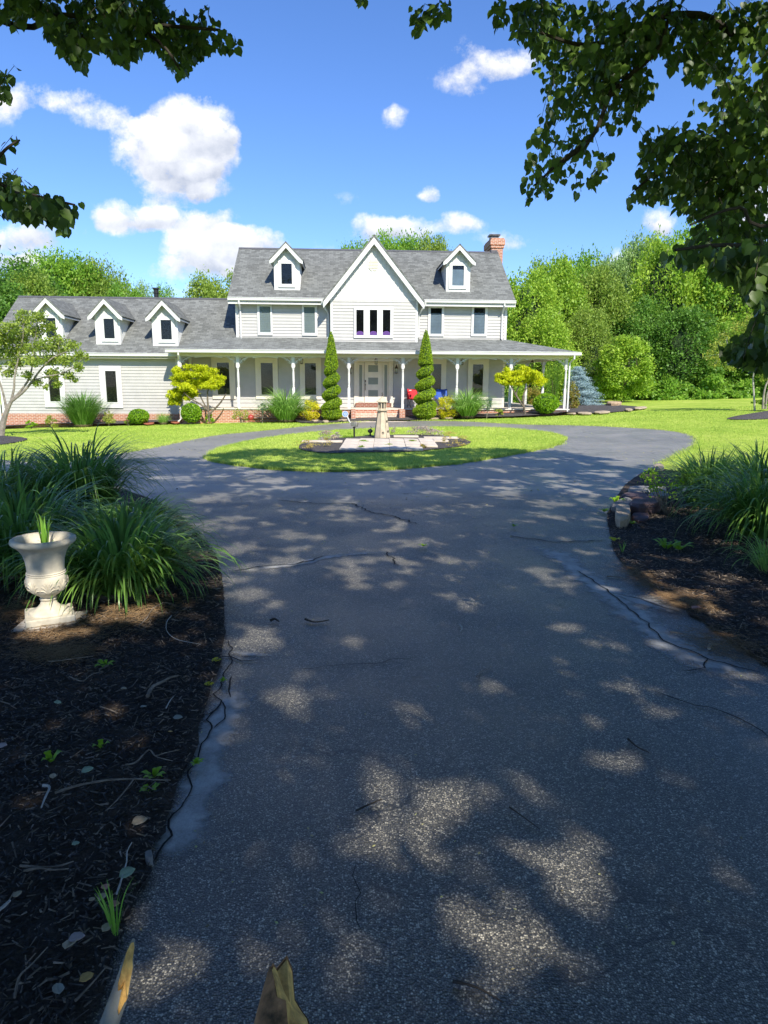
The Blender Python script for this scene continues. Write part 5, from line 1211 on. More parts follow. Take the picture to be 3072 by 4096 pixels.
# ---- azalea with nursery tag
x, y = G(2665, 2068); t = empty('azalea', (x, y, .03), 0, 'small open azalea with bright leaves beside the flat stones', 'shrub')
m = MB(); P = []
for k in range(13):
    a = R.uniform(0, 6.28); q = R.uniform(.15, .42); e = Vector((q*math.cos(a), q*math.sin(a), R.uniform(.35, .68))); m.tube([(0, 0, -.02), e*.45+Vector((0, 0, -.02)), e], [.008, .006, .003], 5)
    P += [np.array(e)+np.array([R.gauss(0, .055), R.gauss(0, .055), R.gauss(0, .04)]) for _ in range(34)]
m.build('stem', M['twig'], t); P = np.array(P); V = leaf_quads(P, .045, .6, .5); build_np('foliage', V, quads(len(P)), M['leaf_box'], t, var=np.repeat(rng.uniform(.2, 1, len(P)), 4))
tg = MB().box(-.025, .025, -.001, .001, .0, .075).build('plant_tag', M['white'], None); tg.location = (x+.16, y-.12, .38); tg.rotation_euler = (.2, .25, .3); tag(tg, 'small white plastic tag dangling in the azalea', 'plant tag')
# ---- edging stones at the right bed
def rock(name, label, cat, outline, z0, th, mat, group=None, seed=0, tilt=0):
    pts = np.array(outline); c = pts.mean(0); r_ = random.Random(seed)
    pp = smooth_poly(pts, 1); n = len(pp)
    b = bmesh_new(); lo = []; hi = []; hi2 = []
    for i, p in enumerate(pp):
        d = p-c; j = 1+r_.uniform(-.03, .03)
        lo.append((d[0]*.97*j, d[1]*.97*j, 0)); hi.append((d[0]*j, d[1]*j, th*r_.uniform(.6, .8))); hi2.append((d[0]*.9, d[1]*.9, th*r_.uniform(.92, 1.04)))
    V = lo+hi+hi2+[(0, 0, th)]; Fq = []
    for i in range(n):
        k = (i+1) % n; Fq += [(i, k, n+k, n+i), (n+i, n+k, 2*n+k, 2*n+i), (2*n+i, 2*n+k, 3*n)]
    mb = MB().add(V, Fq); o = mb.build(name, mat, None); o.location = (c[0], c[1], z0); o.rotation_euler = (tilt, tilt*.5, 0)
    md = o.modifiers.new('sub', 'SUBSURF'); md.levels = md.render_levels = 1; md.subdivision_type = 'SIMPLE'
    return tag(o, label, cat, group)
def bmesh_new(): return None
M['sand_stone'] = simple('tan_stone', (.48, .38, .27), .85, .2, 5, .7, 24, .015)
M['grey_stone'] = simple('grey_flagstone', (.24, .23, .22), .85, .2, 5, .7, 24, .015)
M['purple_stone'] = simple('plum_flagstone', (.15, .10, .11), .85, .25, 5, .7, 24, .015)
SG = 'flat stones stacked along the right bed'
for i, (q, z0, th, mt, lab) in enumerate((
    (((490, 905), (500, 1005), (610, 985), (605, 880), (520, 872)), .03, .15, 'sand_stone', 'tan block stone at the corner of the stack, nearest the driveway'),
    (((455, 850), (470, 870), (600, 885), (640, 830), (600, 795), (560, 795)), .03, .10, 'grey_stone', 'flat grey stone jutting toward the driveway'),
    (((600, 850), (610, 900), (850, 885), (840, 820), (760, 815), (660, 835)), .03, .16, 'purple_stone', 'thick dark layered stone in front of the azalea'),
    (((540, 765), (545, 785), (740, 800), (745, 765), (640, 745)), .03, .09, 'purple_stone', 'flat plum stone in the middle of the stack'),
    (((590, 735), (600, 750), (760, 745), (790, 725), (740, 700), (600, 700)), .03, .09, 'grey_stone', 'pale flat stone behind the plum one'),
    (((760, 720), (780, 740), (880, 740), (890, 705), (800, 700)), .03, .08, 'grey_stone', 'small flat stone half hidden by grass at the back of the stack'),
    (((750, 750), (760, 790), (900, 790), (900, 745)), .03, .09, 'grey_stone', 'grey stone leaning behind the azalea stems'),
    (((610, 900), (640, 960), (740, 950), (760, 905), (690, 890)), .03, .05, 'purple_stone', 'low reddish stone sunk in the mulch beside the tan block'),
    (((780, 530), (800, 555), (870, 550), (860, 520), (810, 515)), .03, .09, 'sand_stone', 'small tan stone at the far corner of the right bed'))):
    rock('edging_stone', lab, 'stone', [G(*zz7(*p)) for p in q], z0, th, M[mt], SG, i)
# flagstones beside the front walk and around the house bed
FG = 'flagstones edging the house bed'
fl = [(zz2, ((760, 1540), (800, 1550), (835, 1540), (815, 1528)), 'left of the front walk, far end'), (zz2, ((850, 1548), (880, 1556), (915, 1550), (890, 1538)), 'left of the front walk, middle of three'),
      (zz2, ((960, 1535), (990, 1545), (1060, 1540), (1040, 1528), (985, 1526)), 'left of the front walk, beside the round sign'), (zz3, ((100, 1608), (110, 1622), (210, 1624), (200, 1610)), 'right of the front walk, first of the row'),
      (zz3, ((215, 1610), (230, 1624), (330, 1622), (320, 1608)), 'right of the front walk, second of the row'), (zz3, ((335, 1608), (350, 1620), (450, 1618), (430, 1606)), 'right of the front walk, third of the row'),
      (zz4, ((95, 1438), (110, 1450), (200, 1452), (190, 1438)), 'at the bed edge right of the porch post, first of the curve'), (zz4, ((205, 1440), (215, 1453), (320, 1452), (310, 1438)), 'at the bed edge right of the porch post, second of the curve'),
      (zz4, ((330, 1436), (345, 1450), (470, 1438), (430, 1424)), 'at the bed edge right of the porch post, third and largest'), (zz4, ((565, 1412), (580, 1428), (630, 1424), (620, 1408)), 'at the outer tip of the bed, reddish one'),
      (zz4, ((635, 1404), (650, 1420), (745, 1402), (720, 1388)), 'at the outer tip of the bed, pale one')]
for i, (fn, q, lab) in enumerate(fl):
    pts = np.array([G(*fn(*p)) for p in q]); c = pts.mean(0); o = rock('flagstone', 'flat tan flagstone '+lab, 'flagstone', pts, float(h(*c))+.05, .07, M['sand_stone'], FG, 40+i)
o = rock('tree_stump', 'low tan cut stump lying on the mulch left of the small maple', 'stump', [G(*zz4(*p)) for p in ((425, 1372), (440, 1382), (540, 1380), (545, 1368), (480, 1362))], 0, .24, simple('cut_wood', (.48, .34, .22), .9, .2, 6, .6, 30, .02), None, 77); o.location.z = gh(o.location.x, o.location.y)
# front walk slab
wk = [G(*zzd(*p)) for p in ((440, 1402), (1340, 1402), (1325, 1348), (470, 1348))]
wy = 31.9
wl = [(G(*zzd(435, 1402))[0], G(*zzd(435, 1402))[1]), (G(*zzd(1365, 1398))[0], G(*zzd(1365, 1398))[1])]
o = MB().box(sx0-.05, sx1+.05, -1.75, -.74, -.1, .135).build('front_walk', M['concrete'], None); o.location = tuple(HO); o.rotation_euler = (0, 0, TH); o['kind'] = 'structure'
# terracotta slabs by the garage bed
for i, (q, lab) in enumerate(((((920, 1138), (960, 1143), (1010, 1134), (980, 1126)), 'flat red paving tile under the grass tuft, left one'), (((1100, 1130), (1140, 1136), (1175, 1128), (1120, 1122)), 'flat red paving tile near the downspout, right one'))):
    pts = [G(*zz1(*p)) for p in q]; c = np.mean(pts, 0); rock('paving_tile', lab, 'paving tile', pts, float(h(*c))+.06, .05, simple('red_tile', (.40, .12, .07), .8, .1, 5), 'red tiles in the garage bed', 80+i)
# ---- red glazed ball on dish
x, y, z = HB(*zz2(307, 1530)); y -= .2; t = empty('gazing_ball', (x, y, z+.02), 0, 'red glazed ball on a round dish in the house bed', 'garden ornament'); rd = simple('red_glaze', (.42, .06, .05), .25, .1, 5, 0, spec=.6)
t.scale = (.58, .58, .58)
MB().lathe([(.12, .0), (.28, .03), (.30, .06), (.12, .08), (.08, .10)], 24).build('dish', simple('terracotta', (.5, .2, .12), .7, .1, 6), t, smooth=True)
MB().lathe([(.02, .09), (.14, .12), (.22, .2), (.245, .3), (.22, .4), (.15, .48), (.07, .52), (.05, .55), (.01, .56)], 28).build('ball', rd, t, smooth=True)
# ---- round yard sign on stake
x, y, z = HB(1396, 1688, -.9); k = y/F
t = empty('yard_sign', (x, y, z), 0, 'round blue and white security sign on a leaning white stake left of the front walk', 'sign')
c = A(1381, 1656, y); cx, cz = c.x-x, c.z-z; rad = 12.2*k
MB().lathe([(rad, -.006), (rad, .006)], 40).build('sign_face', simple('sign_blue', (.09, .24, .62), .4, .02, 3, 0), t).matrix_local = Matrix.Translation((cx, -.02, cz))@Matrix.Rotation(PI/2, 4, 'X')
ring = MB()
for r0_, r1_ in ((rad*.84, rad*.985),):
    n = 40; ring.add([(r_*math.cos(2*PI*k_/n), r_*math.sin(2*PI*k_/n), .0085) for k_ in range(n) for r_ in (r0_, r1_)], [(2*k_, 2*k_+1, (2*k_+3) % (2*n), (2*k_+2) % (2*n)) for k_ in range(n)])
for an in (20, 65, 110, 150, 200, 250, 300, 340):   # white strokes of the emblem
    a = math.radians(an); b0_ = Vector((math.cos(a), math.sin(a), 0))*rad*.2; b1_ = Vector((math.cos(a+.5), math.sin(a+.5), 0))*rad*.68; s_ = Vector((-math.sin(a), math.cos(a), 0))*rad*.08
    ring.add([b0_-s_+UP*.0085, b0_+s_+UP*.0085, b1_+s_+UP*.0085, b1_-s_+UP*.0085], [(0, 1, 2, 3)])
o = ring.build('emblem', M['white'], t); o.matrix_local = Matrix.Translation((cx, -.02, cz))@Matrix.Rotation(PI/2, 4, 'X')
st0 = A(1391, 1668, y); st1 = A(1406, 1690, y)
MB().tube([(cx*.6, 0, cz-.06), (0.05, 0, -.02), (.12, -.06, -.15)], .03, 6).build('stake', M['white'], t)
# ---- lawn island: lighthouse, spotlight, pavers, plants
def isz(x, y): return gh(x, y)+.08
x, y = G(1528, 1762); y += .2; k = y/F; H = (1758-1576)*k
t = empty('lighthouse_ornament', (x, y, isz(x, y)), math.radians(9), 'wooden garden lighthouse with tapered sides and a roofed lantern room in the island bed', 'garden ornament')
wd = simple('weathered_cream_wood', (.56, .47, .34), .75, .12, 5, .3, 40); dk = simple('dark_trim', (.06, .055, .05), .7, .1, 5, 0)
S = H/182  # metres per photo pixel
b0_ = 33*S; b1_ = 18*S; zb_ = 105*S
MB().lathe([(b0_*1.02, 0), (b1_, zb_)], 8, rot=PI/8).build('tower', wd, t)
m = MB()
for k_ in range(8):
    a = PI/8+k_*PI/4; m.tube([(b0_*1.02*math.cos(a), b0_*1.02*math.sin(a), .0), (b1_*math.cos(a), b1_*math.sin(a), zb_)], .006, 4)
m.build('corner_trim', dk, t)
MB().lathe([(b1_*1.03, zb_-.04), (b1_*1.05, zb_), (b1_*1.45, zb_+.012), (b1_*1.45, zb_+.035), (b1_*.8, zb_+.036)], 8, rot=PI/8).build('gallery', wd, t)
m = MB()
for k_ in range(8):
    a = PI/8+k_*PI/4; m.tube([(b1_*1.38*math.cos(a), b1_*1.38*math.sin(a), zb_+.03), (b1_*1.38*math.cos(a), b1_*1.38*math.sin(a), zb_+.10)], .006, 5)
m.build('gallery_post', wd, t)
zr_ = zb_+.036+30*S
MB().lathe([(b1_*.80, zb_+.036), (b1_*.80, zr_)], 8, rot=PI/8).build('lantern_room', dk, t)
m = MB()
for k_ in range(8):
    a = PI/8+k_*PI/4; m.tube([(b1_*.84*math.cos(a), b1_*.84*math.sin(a), zb_+.03), (b1_*.84*math.cos(a), b1_*.84*math.sin(a), zr_)], .016, 5)
m.lathe([(b1_*.86, zb_+.037), (b1_*.86, zb_+.075)], 8, rot=PI/8, cap=False).lathe([(b1_*.88, zr_-.03), (b1_*.88, zr_)], 8, rot=PI/8, cap=False); m.build('lantern_frame', wd, t)
MB().lathe([(b1_*1.28, zr_+.001), (b1_*1.25, zr_+.02), (b1_*.12, zr_+21*S), (.012, zr_+23*S)], 8, rot=PI/8).build('cap_roof', wd, t)
MB().tube([(0, 0, zr_+22*S), (0, 0, zr_+28*S), (.02, 0, zr_+31*S), (-.015, 0, zr_+34*S), (.01, 0, zr_+38*S)], [.012, .02, .010, .014, .004], 8).build('finial', dk, t, smooth=True)
for zz_, an in ((.16, -PI/2-.02), (.20, -PI/2+PI/4+.03), (.52, -PI/2+PI/4)):
    rr_ = (b0_*(1-zz_/zb_)+b1_*zz_/zb_)*.945; M_ = Matrix.Rotation(an, 4, 'Z')@Matrix.Translation((rr_, 0, zz_))
    w_ = MB(); w_.box(0, .012, -.035, -.028, -.035, .035, M_).box(0, .012, .028, .035, -.035, .035, M_).box(0, .012, -.028, .028, -.035, -.028, M_).box(0, .012, -.028, .028, .028, .035, M_).box(0, .01, -.003, .003, -.028, .028, M_).box(0, .0105, -.028, .028, -.003, .003, M_); w_.build('little_window', dk, t)
x, y = G(*zz8(584, 198)); k = y/F
t = empty('garden_spotlight', (x, y, isz(x, y)), math.radians(-12), 'grey garden spotlight on a short black post left of the lighthouse', 'lamp')
MB().tube([(0, 0, -.05), (0, 0, .30)], .028, 10).lathe([(.04, .29), (.05, .31), (.04, .33)], 10).build('post', M['black'], t)
hd_ = MB().ext([(-.10, -.05), (.11, -.06), (.13, .07), (.02, .10), (-.11, .08)], -.07, .07); o = hd_.build('lamp_head', simple('weathered_grey_plastic', (.22, .21, .19), .7, .3, 9, .4), t, bevel=.012); o.location = (0, 0, .40); o.rotation_euler = (-.1, .06, 0)
MB().box(-.075, .075, -.078, -.0705, -.04, .05).build('lens', M['glass'], t).location = (0, 0, .40)
# pavers
pm = simple('pale_paver', (.62, .54, .45), .88, .1, 3, .35, 60, .004)
A0 = np.array(G(*zz8(478, 296))); B0 = np.array(G(*zz8(965, 306))); C0 = np.array(G(*zz8(455, 228))); D0 = np.array(G(*zz8(1135, 210))); E0 = np.array(G(*zz8(1205, 284)))
px0 = A0[0]; px1 = E0[0]; py0 = min(A0[1], B0[1])+.1; nc = 6; W_ = (px1-px0)/nc; rows_ = 4; Hh = (C0[1]-py0)/rows_+.08
PG = 'pale pavers laid in the island bed'; colr = 0
rown = ('front', 'second', 'third', 'back'); coln = ('leftmost', 'second from left', 'third from left', 'fourth from left', 'fifth from left', 'rightmost')
for j in range(rows_):
    for i in range(nc+ (1 if j == 3 else 0)):
        xx_ = px0+i*W_+(.0 if j % 2 == 0 else -.0); yy_ = py0+j*Hh
        if j == 0 and i in (5,): continue
        o = MB().box(-W_/2+.004, W_/2-.004, -Hh/2+.004, Hh/2-.004, 0, .05).build('paver', pm, None, bevel=.006); cx_, cy_ = xx_+W_/2, yy_+Hh/2
        if j == 3 and i == 6: continue_ = True
        o.location = (cx_, cy_, gh(cx_, cy_)+.075+R.uniform(-.004, .006)); o.rotation_euler = (R.uniform(-.01, .01), R.uniform(-.01, .01)+.02, R.uniform(-.012, .012))
        tag(o, f'square pale paver, {coln[i] if i < 6 else "extra one at the right end"} in the {rown[j]} patio row', 'paver', PG)
for lab, (bx_, by_), wd_, hh in (('loose pale paver right behind the patio near the lighthouse', (965, 200), .8, .35), ('long narrow pale slab at the left of the patio', (350, 238), 1.2, .3), ('long narrow pale slab at the right of the patio', (1225, 210), 1.1, .3)):
    x, y = G(*zz8(bx_, by_)); o = MB().box(-wd_/2, wd_/2, -hh/2, hh/2, 0, .05).build('paver', pm, None, bevel=.006); o.location = (x, y, gh(x, y)+.08); tag(o, lab, 'paver', PG)
def isl_plant(label, bx_, by_, r_, H, mat, n, leaf, name='bedding_plant', asp=.4):
    x, y = G(*zz8(bx_, by_)); t = empty(name, (x, y, isz(x, y)), 0, label, 'plant', 'plants in the island bed')
    P, d, cv = crown_pts(n, 12, 'dome', int(bx_), clump_r=(.25, .4)); P = P*np.array([r_, r_*.8, H]); V = leaf_quads(P, leaf, .6, asp, out=d); build_np('foliage', V, quads(n), M[mat], t, var=np.repeat(rng.uniform(0, 1, n), 4))
isl_plant('wide pinkish grey groundcover at the back right of the island bed', 1108, 188, .72, .30, 'pink', 1600, .05)
isl_plant('pale grey green tuft left of the spotlight', 392, 228, .48, .28, 'pink', 900, .05)
for i, (bx_, by_, r_, H, mt, lab) in enumerate(((235, 262, .4, .14, 'straw', 'sprawling yellow weed at the left end of the island bed'), (280, 285, .3, .12, 'straw', 'yellow trailing weed left of the pavers'), (388, 272, .18, .24, 'straw', 'upright yellow sprout left of the pavers'),
    (1268, 245, .17, .26, 'straw', 'upright golden tuft in the right mulch of the island'), (1385, 235, .28, .18, 'straw', 'golden weeds at the right end of the island bed'), (1350, 265, .3, .10, 'straw', 'low golden weeds before the right end of the island bed'),
    (655, 244, .16, .08, 'leaf_box', 'green weed between the pavers left of centre'), (1010, 242, .16, .08, 'leaf_olive', 'weed in the paver gap right of centre'), (840, 270, .14, .07, 'leaf_olive', 'small weed at the middle paver joint'),
    (640, 292, .10, .10, 'leaf_olive', 'sprout at the front edge of the pavers, left'), (1090, 282, .14, .10, 'leaf_red', 'reddish sprouts at the front right edge of the pavers'), (880, 165, .14, .16, 'pink', 'whitish flower clump right behind the lighthouse'), (545, 205, .2, .16, 'leaf_box', 'green sprout beside the spotlight post'), (1290, 180, .3, .10, 'straw', 'low yellow weeds behind the right slab'), (465, 190, .14, .12, 'pink', 'pale little clump behind the left slab'))):
    isl_plant(lab, bx_, by_, r_, H, mt, 220, .04)
x, y = G(*zz8(702, 192)); t = empty('small_lantern', (x, y, isz(x, y)), 0, 'small dark metal ornament left of the lighthouse foot', 'garden ornament'); MB().lathe([(.06, 0), (.07, .02), (.03, .04), (.025, .10), (.08, .13), (.085, .19), (.02, .24)], 10).build('body', M['black'], t, smooth=True); MB().tube([(0, 0, .23), (.05, 0, .28), (0, 0, .32)], .008, 5).build('handle', M['black'], t)
# ---- folding camp chairs on the porch
def camp_chair(x, y, rz, fab, label, armfab=True):
    p = HO+HEX*x+HEY*y; t = empty('folding_chair', (p[0], p[1], zf+.002), rz+TH, label, 'chair', 'folding camp chairs on the porch')
    f = MB(); w_ = .30
    for s in (-1, 1):
        f.tube([(s*w_, -.25, .01), (s*w_*.9, .24, .44)], .011, 6).tube([(s*w_, .24, .01), (s*w_*.9, -.24, .44)], .011, 6); f.tube([(s*w_*.9, .22, .01), (s*(w_-.01), .33, .92)], .011, 6); f.tube([(s*w_, -.25, .02), (s*(w_+.02), -.25, .62)], .010, 6)
    f.tube([(-w_, -.25, .02), (w_, .24, .10)], .009, 5); f.tube([(w_, -.25, .03), (-w_, .24, .11)], .009, 5)
    f.build('frame', M['darkmetal'], t)
    def cloth(name, pts, th, mat):   # grid of rows
        V = []; n = len(pts[0])
        for r_ in pts: V += r_
        q = [(i*n+j, i*n+j+1, (i+1)*n+j+1, (i+1)*n+j) for i in range(len(pts)-1) for j in range(n-1)]; o = MB().add(V, q).build(name, mat, t, smooth=True); md = o.modifiers.new('s', 'SOLIDIFY'); md.thickness = th; return o
    cloth('seat', [[(w_*.9*(2*j/6-1), yy, .44-.06*math.cos((2*j/6-1)*PI/2)+.02*(yy < -.2)) for j in range(7)] for yy in (-.26, -.1, .05, .2)], .008, fab)
    top = [[(w_*(1-.03*i)*(2*j/6-1), .2+.028*i*1.0+.05*math.cos((2*j/6-1)*PI/2), .40+.105*i-(.03*math.cos((2*j/6-1)*PI/2) if i == 5 else 0)) for j in range(7)] for i in range(6)]
    cloth('backrest', top, .008, fab)
    for s in (-1, 1):
        o = cloth('armrest', [[(s*(w_+.02)+(-.035+.07*j), -.27+.15*i, .63-.015*math.sin(i*PI/4)+.02) for j in range(2)] for i in range(5)], .012, fab)
    MB().lathe([(.045, .52), (.05, .64)], 12, (-w_-.02, -.22), cap=False).build('cup_holder', fab, t)
    if armfab: MB().box(-w_*.75, -w_*.30, .205, .212, .83, .865).build('printed_mark', M['white'], t).location = (0, -.02, 0)
    return t
red = simple('red_fabric', (.50, .02, .03), .75, .06, 6, .2); blue = simple('blue_fabric', (.03, .09, .42), .75, .06, 6, .2)
cx_ = Ld(1485, 1000, .95)[0]; camp_chair(cx_, .95, math.radians(18), red, 'red folding camp chair on the porch, half behind the right topiary')
cx_ = L3(345, 1400, 1.1)[0]; camp_chair(cx_, 1.1, math.radians(-8), blue, 'blue folding camp chair on the porch, right of the right topiary', False)
# ---- lawn blades (nobody could count them)
def lawn_pts(poly, dens, n_max, excl=()):
    poly = np.asarray(poly); x0, y0 = poly.min(0); x1, y1 = poly.max(0); n = int(min(n_max, (x1-x0)*(y1-y0)*dens)); x = rng.uniform(x0, x1, n); y = rng.uniform(y0, y1, n)
    m = inside(poly, x, y)
    for e in excl: m &= ~inside(e, x, y)
    return np.c_[x[m], y[m]]
def lawn_grass(name, pts, label, dz, H=.05, w=.012):
    n = len(pts); a = rng.uniform(0, 6.28, n); ln = rng.uniform(.5, 1.3, n)*H; lx = rng.normal(0, .45, n)*ln; ly = rng.normal(0, .45, n)*ln; z0 = h(pts[:, 0], pts[:, 1])+dz-.01; sc = np.clip(pts[:, 1]/16, 1, 2.4)*w*rng.uniform(.7, 1.4, n)
    b = np.c_[pts, z0]; s = np.c_[np.cos(a), np.sin(a), np.zeros(n)]*sc[:, None]/2; tp = b+np.c_[lx, ly, ln]; V = np.stack([b-s, b+s, tp], 1).reshape(-1, 3)
    cl = np.array([mnoise.noise(Vector((p[0]*.5, p[1]*.5, 9)))*.5+mnoise.noise(Vector((p[0]*3, p[1]*3, 1)))*.4 for p in pts]) if n < 400000 else 0
    tag(build_np(name, V, np.arange(n*3).reshape(n, 3), M['lawn_blade'], var=np.repeat(np.clip(rng.uniform(0, .9, n)+cl, 0, 1), 3)), label, 'grass', kind='stuff')
lawn_grass('island_grass', lawn_pts(isl, 520, 120000, [ib*.0+ib]), 'short mown grass of the round island in the driveway', .05)
rl_ = [G(3072, 1975), G(2850, 1925), G(2700, 1888), G(2620, 1872), G(2757, 1802), G(2797, 1768), G(2789, 1748), G(2673, 1723), G(2515, 1712), G(2358, 1704), G(2200, 1701), (6.5, 31), (7.5, 32), (9, 34), (12, 48), (34, 50), (34, 12)]
far_edge = [(-26, 31.5)]+hb_front[1:]+[(10, 33)]
dl = smooth_poly(drive_poly[:], 0)
lawn_excl = [drive_poly, house_bed, ml, mr, left_bed, right_bed, isl]
# tufts fringing the driveway edge, and the lawns left and right
def fringe(line, n, wd):
    line = np.asarray(line); d = np.diff(line, axis=0); L_ = np.hypot(*d.T); i = rng.choice(len(L_), n, p=L_/L_.sum()); u = rng.random(n)[:, None]; q = line[i]+d[i]*u; cl = np.array([mnoise.noise(Vector((a*2.3, b*2.3, 4))) for a, b in q]); nn = np.c_[-d[i][:, 1], d[i][:, 0]]/np.maximum(1e-6, L_[i])[:, None]
    return q+nn*(rng.normal(0, wd, n)*(1+cl))[:, None]
lawn_grass('island_fringe', fringe(np.r_[isl, isl[:1]], 16000, .045), 'ragged longer grass hanging over the island edge', .02, .085, .012)
ll_line = smooth_poly(lawn_left[:22]+lawn_left[21::-1], 2)[:80]
lawn_grass('lawn_fringe', fringe(smooth_poly(lawn_left[:23]+[(30, 20), (30, 60), (-30, 60), (-30, 20)], 2)[:90], 16000, .07), 'ragged longer grass along the driveway edge', 0, .085, .012)
lawn_grass('left_lawn_grass', lawn_pts([(-22, 13.5), (-22, 31.5), (2, 31.5), (2, 27), (-4, 20)], 330, 140000, lawn_excl), 'short mown grass between driveway and garage', 0)
lawn_grass('right_lawn_grass', np.concatenate([lawn_pts([(1, 27), (1, 34), (12, 36), (30, 42), (30, 10), (8, 10), (7, 20)], 260, 260000, lawn_excl)]), 'short mown grass right of the driveway', 0)
SUNV = (.29, -.684, .669)
# ================================================================== the two shade trees over the camera
S3 = np.array(SUNV)/np.linalg.norm(SUNV)
def shadow_xy(P):
    t = P[:, 2]/S3[2]; return P[:, :2]-S3[None, :2]*t[:, None]
# sun flecks on the ground, measured in the photograph (centre x, y and half sizes)
FL = [zzb(x, y)+(rx*1.309, ry*1.309) for x, y, rx, ry in ((60, 150, 50, 22), (250, 152, 35, 8), (125, 75, 35, 8), (290, 115, 40, 8), (80, 290, 50, 25), (450, 183, 40, 8), (385, 220, 80, 18), (560, 200, 40, 15), (400, 262, 60, 18), (515, 262, 40, 22), (690, 240, 50, 9), (785, 162, 25, 10), (100, 420, 80, 30), (305, 430, 28, 18), (385, 432, 50, 22), (1050, 278, 28, 12), (1030, 390, 55, 20), (1160, 445, 70, 15), (1320, 305, 60, 18), (680, 590, 50, 20), (600, 660, 45, 15), (450, 840, 48, 40), (650, 900, 90, 50), (650, 960, 90, 45), (890, 870, 60, 35), (940, 905, 40, 22), (480, 970, 60, 30), (940, 1080, 90, 50), (1030, 1120, 90, 60), (1100, 1090, 50, 50), (1060, 1210, 80, 60), (740, 1270, 90, 70), (830, 1350, 130, 70), (950, 1410, 80, 45), (430, 1370, 60, 50), (1130, 1430, 60, 25), (1070, 1560, 60, 25), (140, 1400, 60, 40), (1400, 920, 50, 20))]
FL += [zz6(x, y)+(rx*.844, ry*.844) for x, y, rx, ry in ((150, 492, 60, 5), (250, 530, 50, 8), (430, 600, 60, 9), (430, 632, 60, 12), (860, 490, 50, 7), (1030, 500, 50, 10), (900, 570, 90, 13), (1220, 540, 90, 11), (1080, 622, 80, 12), (690, 690, 60, 8), (880, 665, 60, 8), (1450, 612, 80, 7), (1250, 590, 60, 7), (1600, 685, 60, 7), (1300, 665, 40, 6), (1400, 470, 60, 6), (1560, 560, 60, 6), (620, 650, 50, 6))]
FL += [zz5(x, y)+(rx*.603, ry*.603) for x, y, rx, ry in ((1560, 790, 110, 26), (1540, 990, 110, 40), (850, 1440, 260, 70), (350, 1590, 220, 55), (1600, 1290, 60, 60), (1580, 1580, 60, 50), (130, 1450, 60, 40), (1090, 960, 50, 20), (680, 1660, 70, 25))]
FL += [zz7(x, y)+(rx*.526, ry*.526) for x, y, rx, ry in ((560, 490, 130, 25), (450, 580, 60, 15), (100, 800, 100, 14), (80, 910, 90, 14), (320, 915, 110, 18), (780, 1500, 70, 40), (870, 1570, 70, 40), (1050, 1500, 120, 45), (1370, 1385, 110, 16), (560, 940, 60, 50), (1150, 830, 70, 50), (100, 1730, 90, 50), (700, 730, 90, 20))]
FL += [(1700, 3460, 60, 30), (560, 3640, 80, 90), (1420, 3760, 60, 40)]
spots = []
for x, y, rx, ry in FL:
    c = np.array(G(x, y)); e = np.array(G(x+rx, y)); f = np.array(G(x, y-ry)); spots.append((c[0], c[1], max(.05, abs(e[0]-c[0])), max(.05, abs(f[1]-c[1]))))
# upright things that catch the sun: urn and the blades around it
def add_spot3(x, y, z, r): q = shadow_xy(np.array([[x, y, z]]))[0]; spots.append((q[0], q[1], r, r*1.3))
ul = U.location; add_spot3(ul.x+.03, ul.y, .12, .22); add_spot3(ul.x+.10, ul.y, .36, .12); add_spot3(ul.x+.02, ul.y, .62, .09); add_spot3(ul.x-.12, ul.y, .45, .07); add_spot3(ul.x+.05, ul.y, .85, .14)
for (nx, ny, Y) in ((560, 2250, 5.6), (700, 2200, 6), (330, 2130, 5.6), (640, 2330, 5.5), (800, 2150, 6.6), (2700, 2000, 9), (2960, 2100, 7.5), (2880, 1950, 9.5), (420, 1990, 6.5), (160, 2050, 6.2)):
    p = A(nx, ny, Y); add_spot3(p.x, p.y, p.z, R.uniform(.10, .2))
spots = [q+(0.,) for q in spots]
for (nx, ny, dp, rr_) in ((2980, 330, 5.3, .5), (2900, 560, 5.0, .4), (3000, 760, 4.8, .4), (2720, 640, 5.0, .25), (2250, 330, 5.2, .15), (480, 110, 5.1, .18)):  # crown gaps added to let sun reach the hanging leaves
    p = np.array(CAM)+ray(nx, ny)*dp; q = shadow_xy(p[None])[0]; spots.append((q[0], q[1], rr_, rr_*1.3, .8))
rf = random.Random(12)
for k in range(170):   # random streak-shaped leaf gaps farther up the driveway, put in for more flecks
    yy_ = rf.uniform(6, 17.2); xx__ = rf.uniform(-.28, .42)*yy_; q_ = rf.uniform(.05, .20)*(.5+yy_*.05); spots.append((xx__, yy_, q_*1.5, q_*rf.uniform(.8, 1.7), rf.choice((0., 0., .3))))
for k in range(130):   # smaller, partly filled leaf gaps, strewn at random for extra flecks
    yy_ = 1.8+15*rf.random()**.8; xx__ = rf.uniform(-.55, .6)*yy_
    if xx__ > .25*yy_ and yy_ < 3.2 and rf.random() < .6: continue
    q_ = rf.uniform(.05, .16)*(.6+yy_*.06); spots.append((xx__, yy_, q_, q_*rf.uniform(.8, 1.9), rf.choice((.0, .1, .25, .4)) if yy_ > 6 else rf.choice((.2, .35, .5))))
spots = np.array(spots)
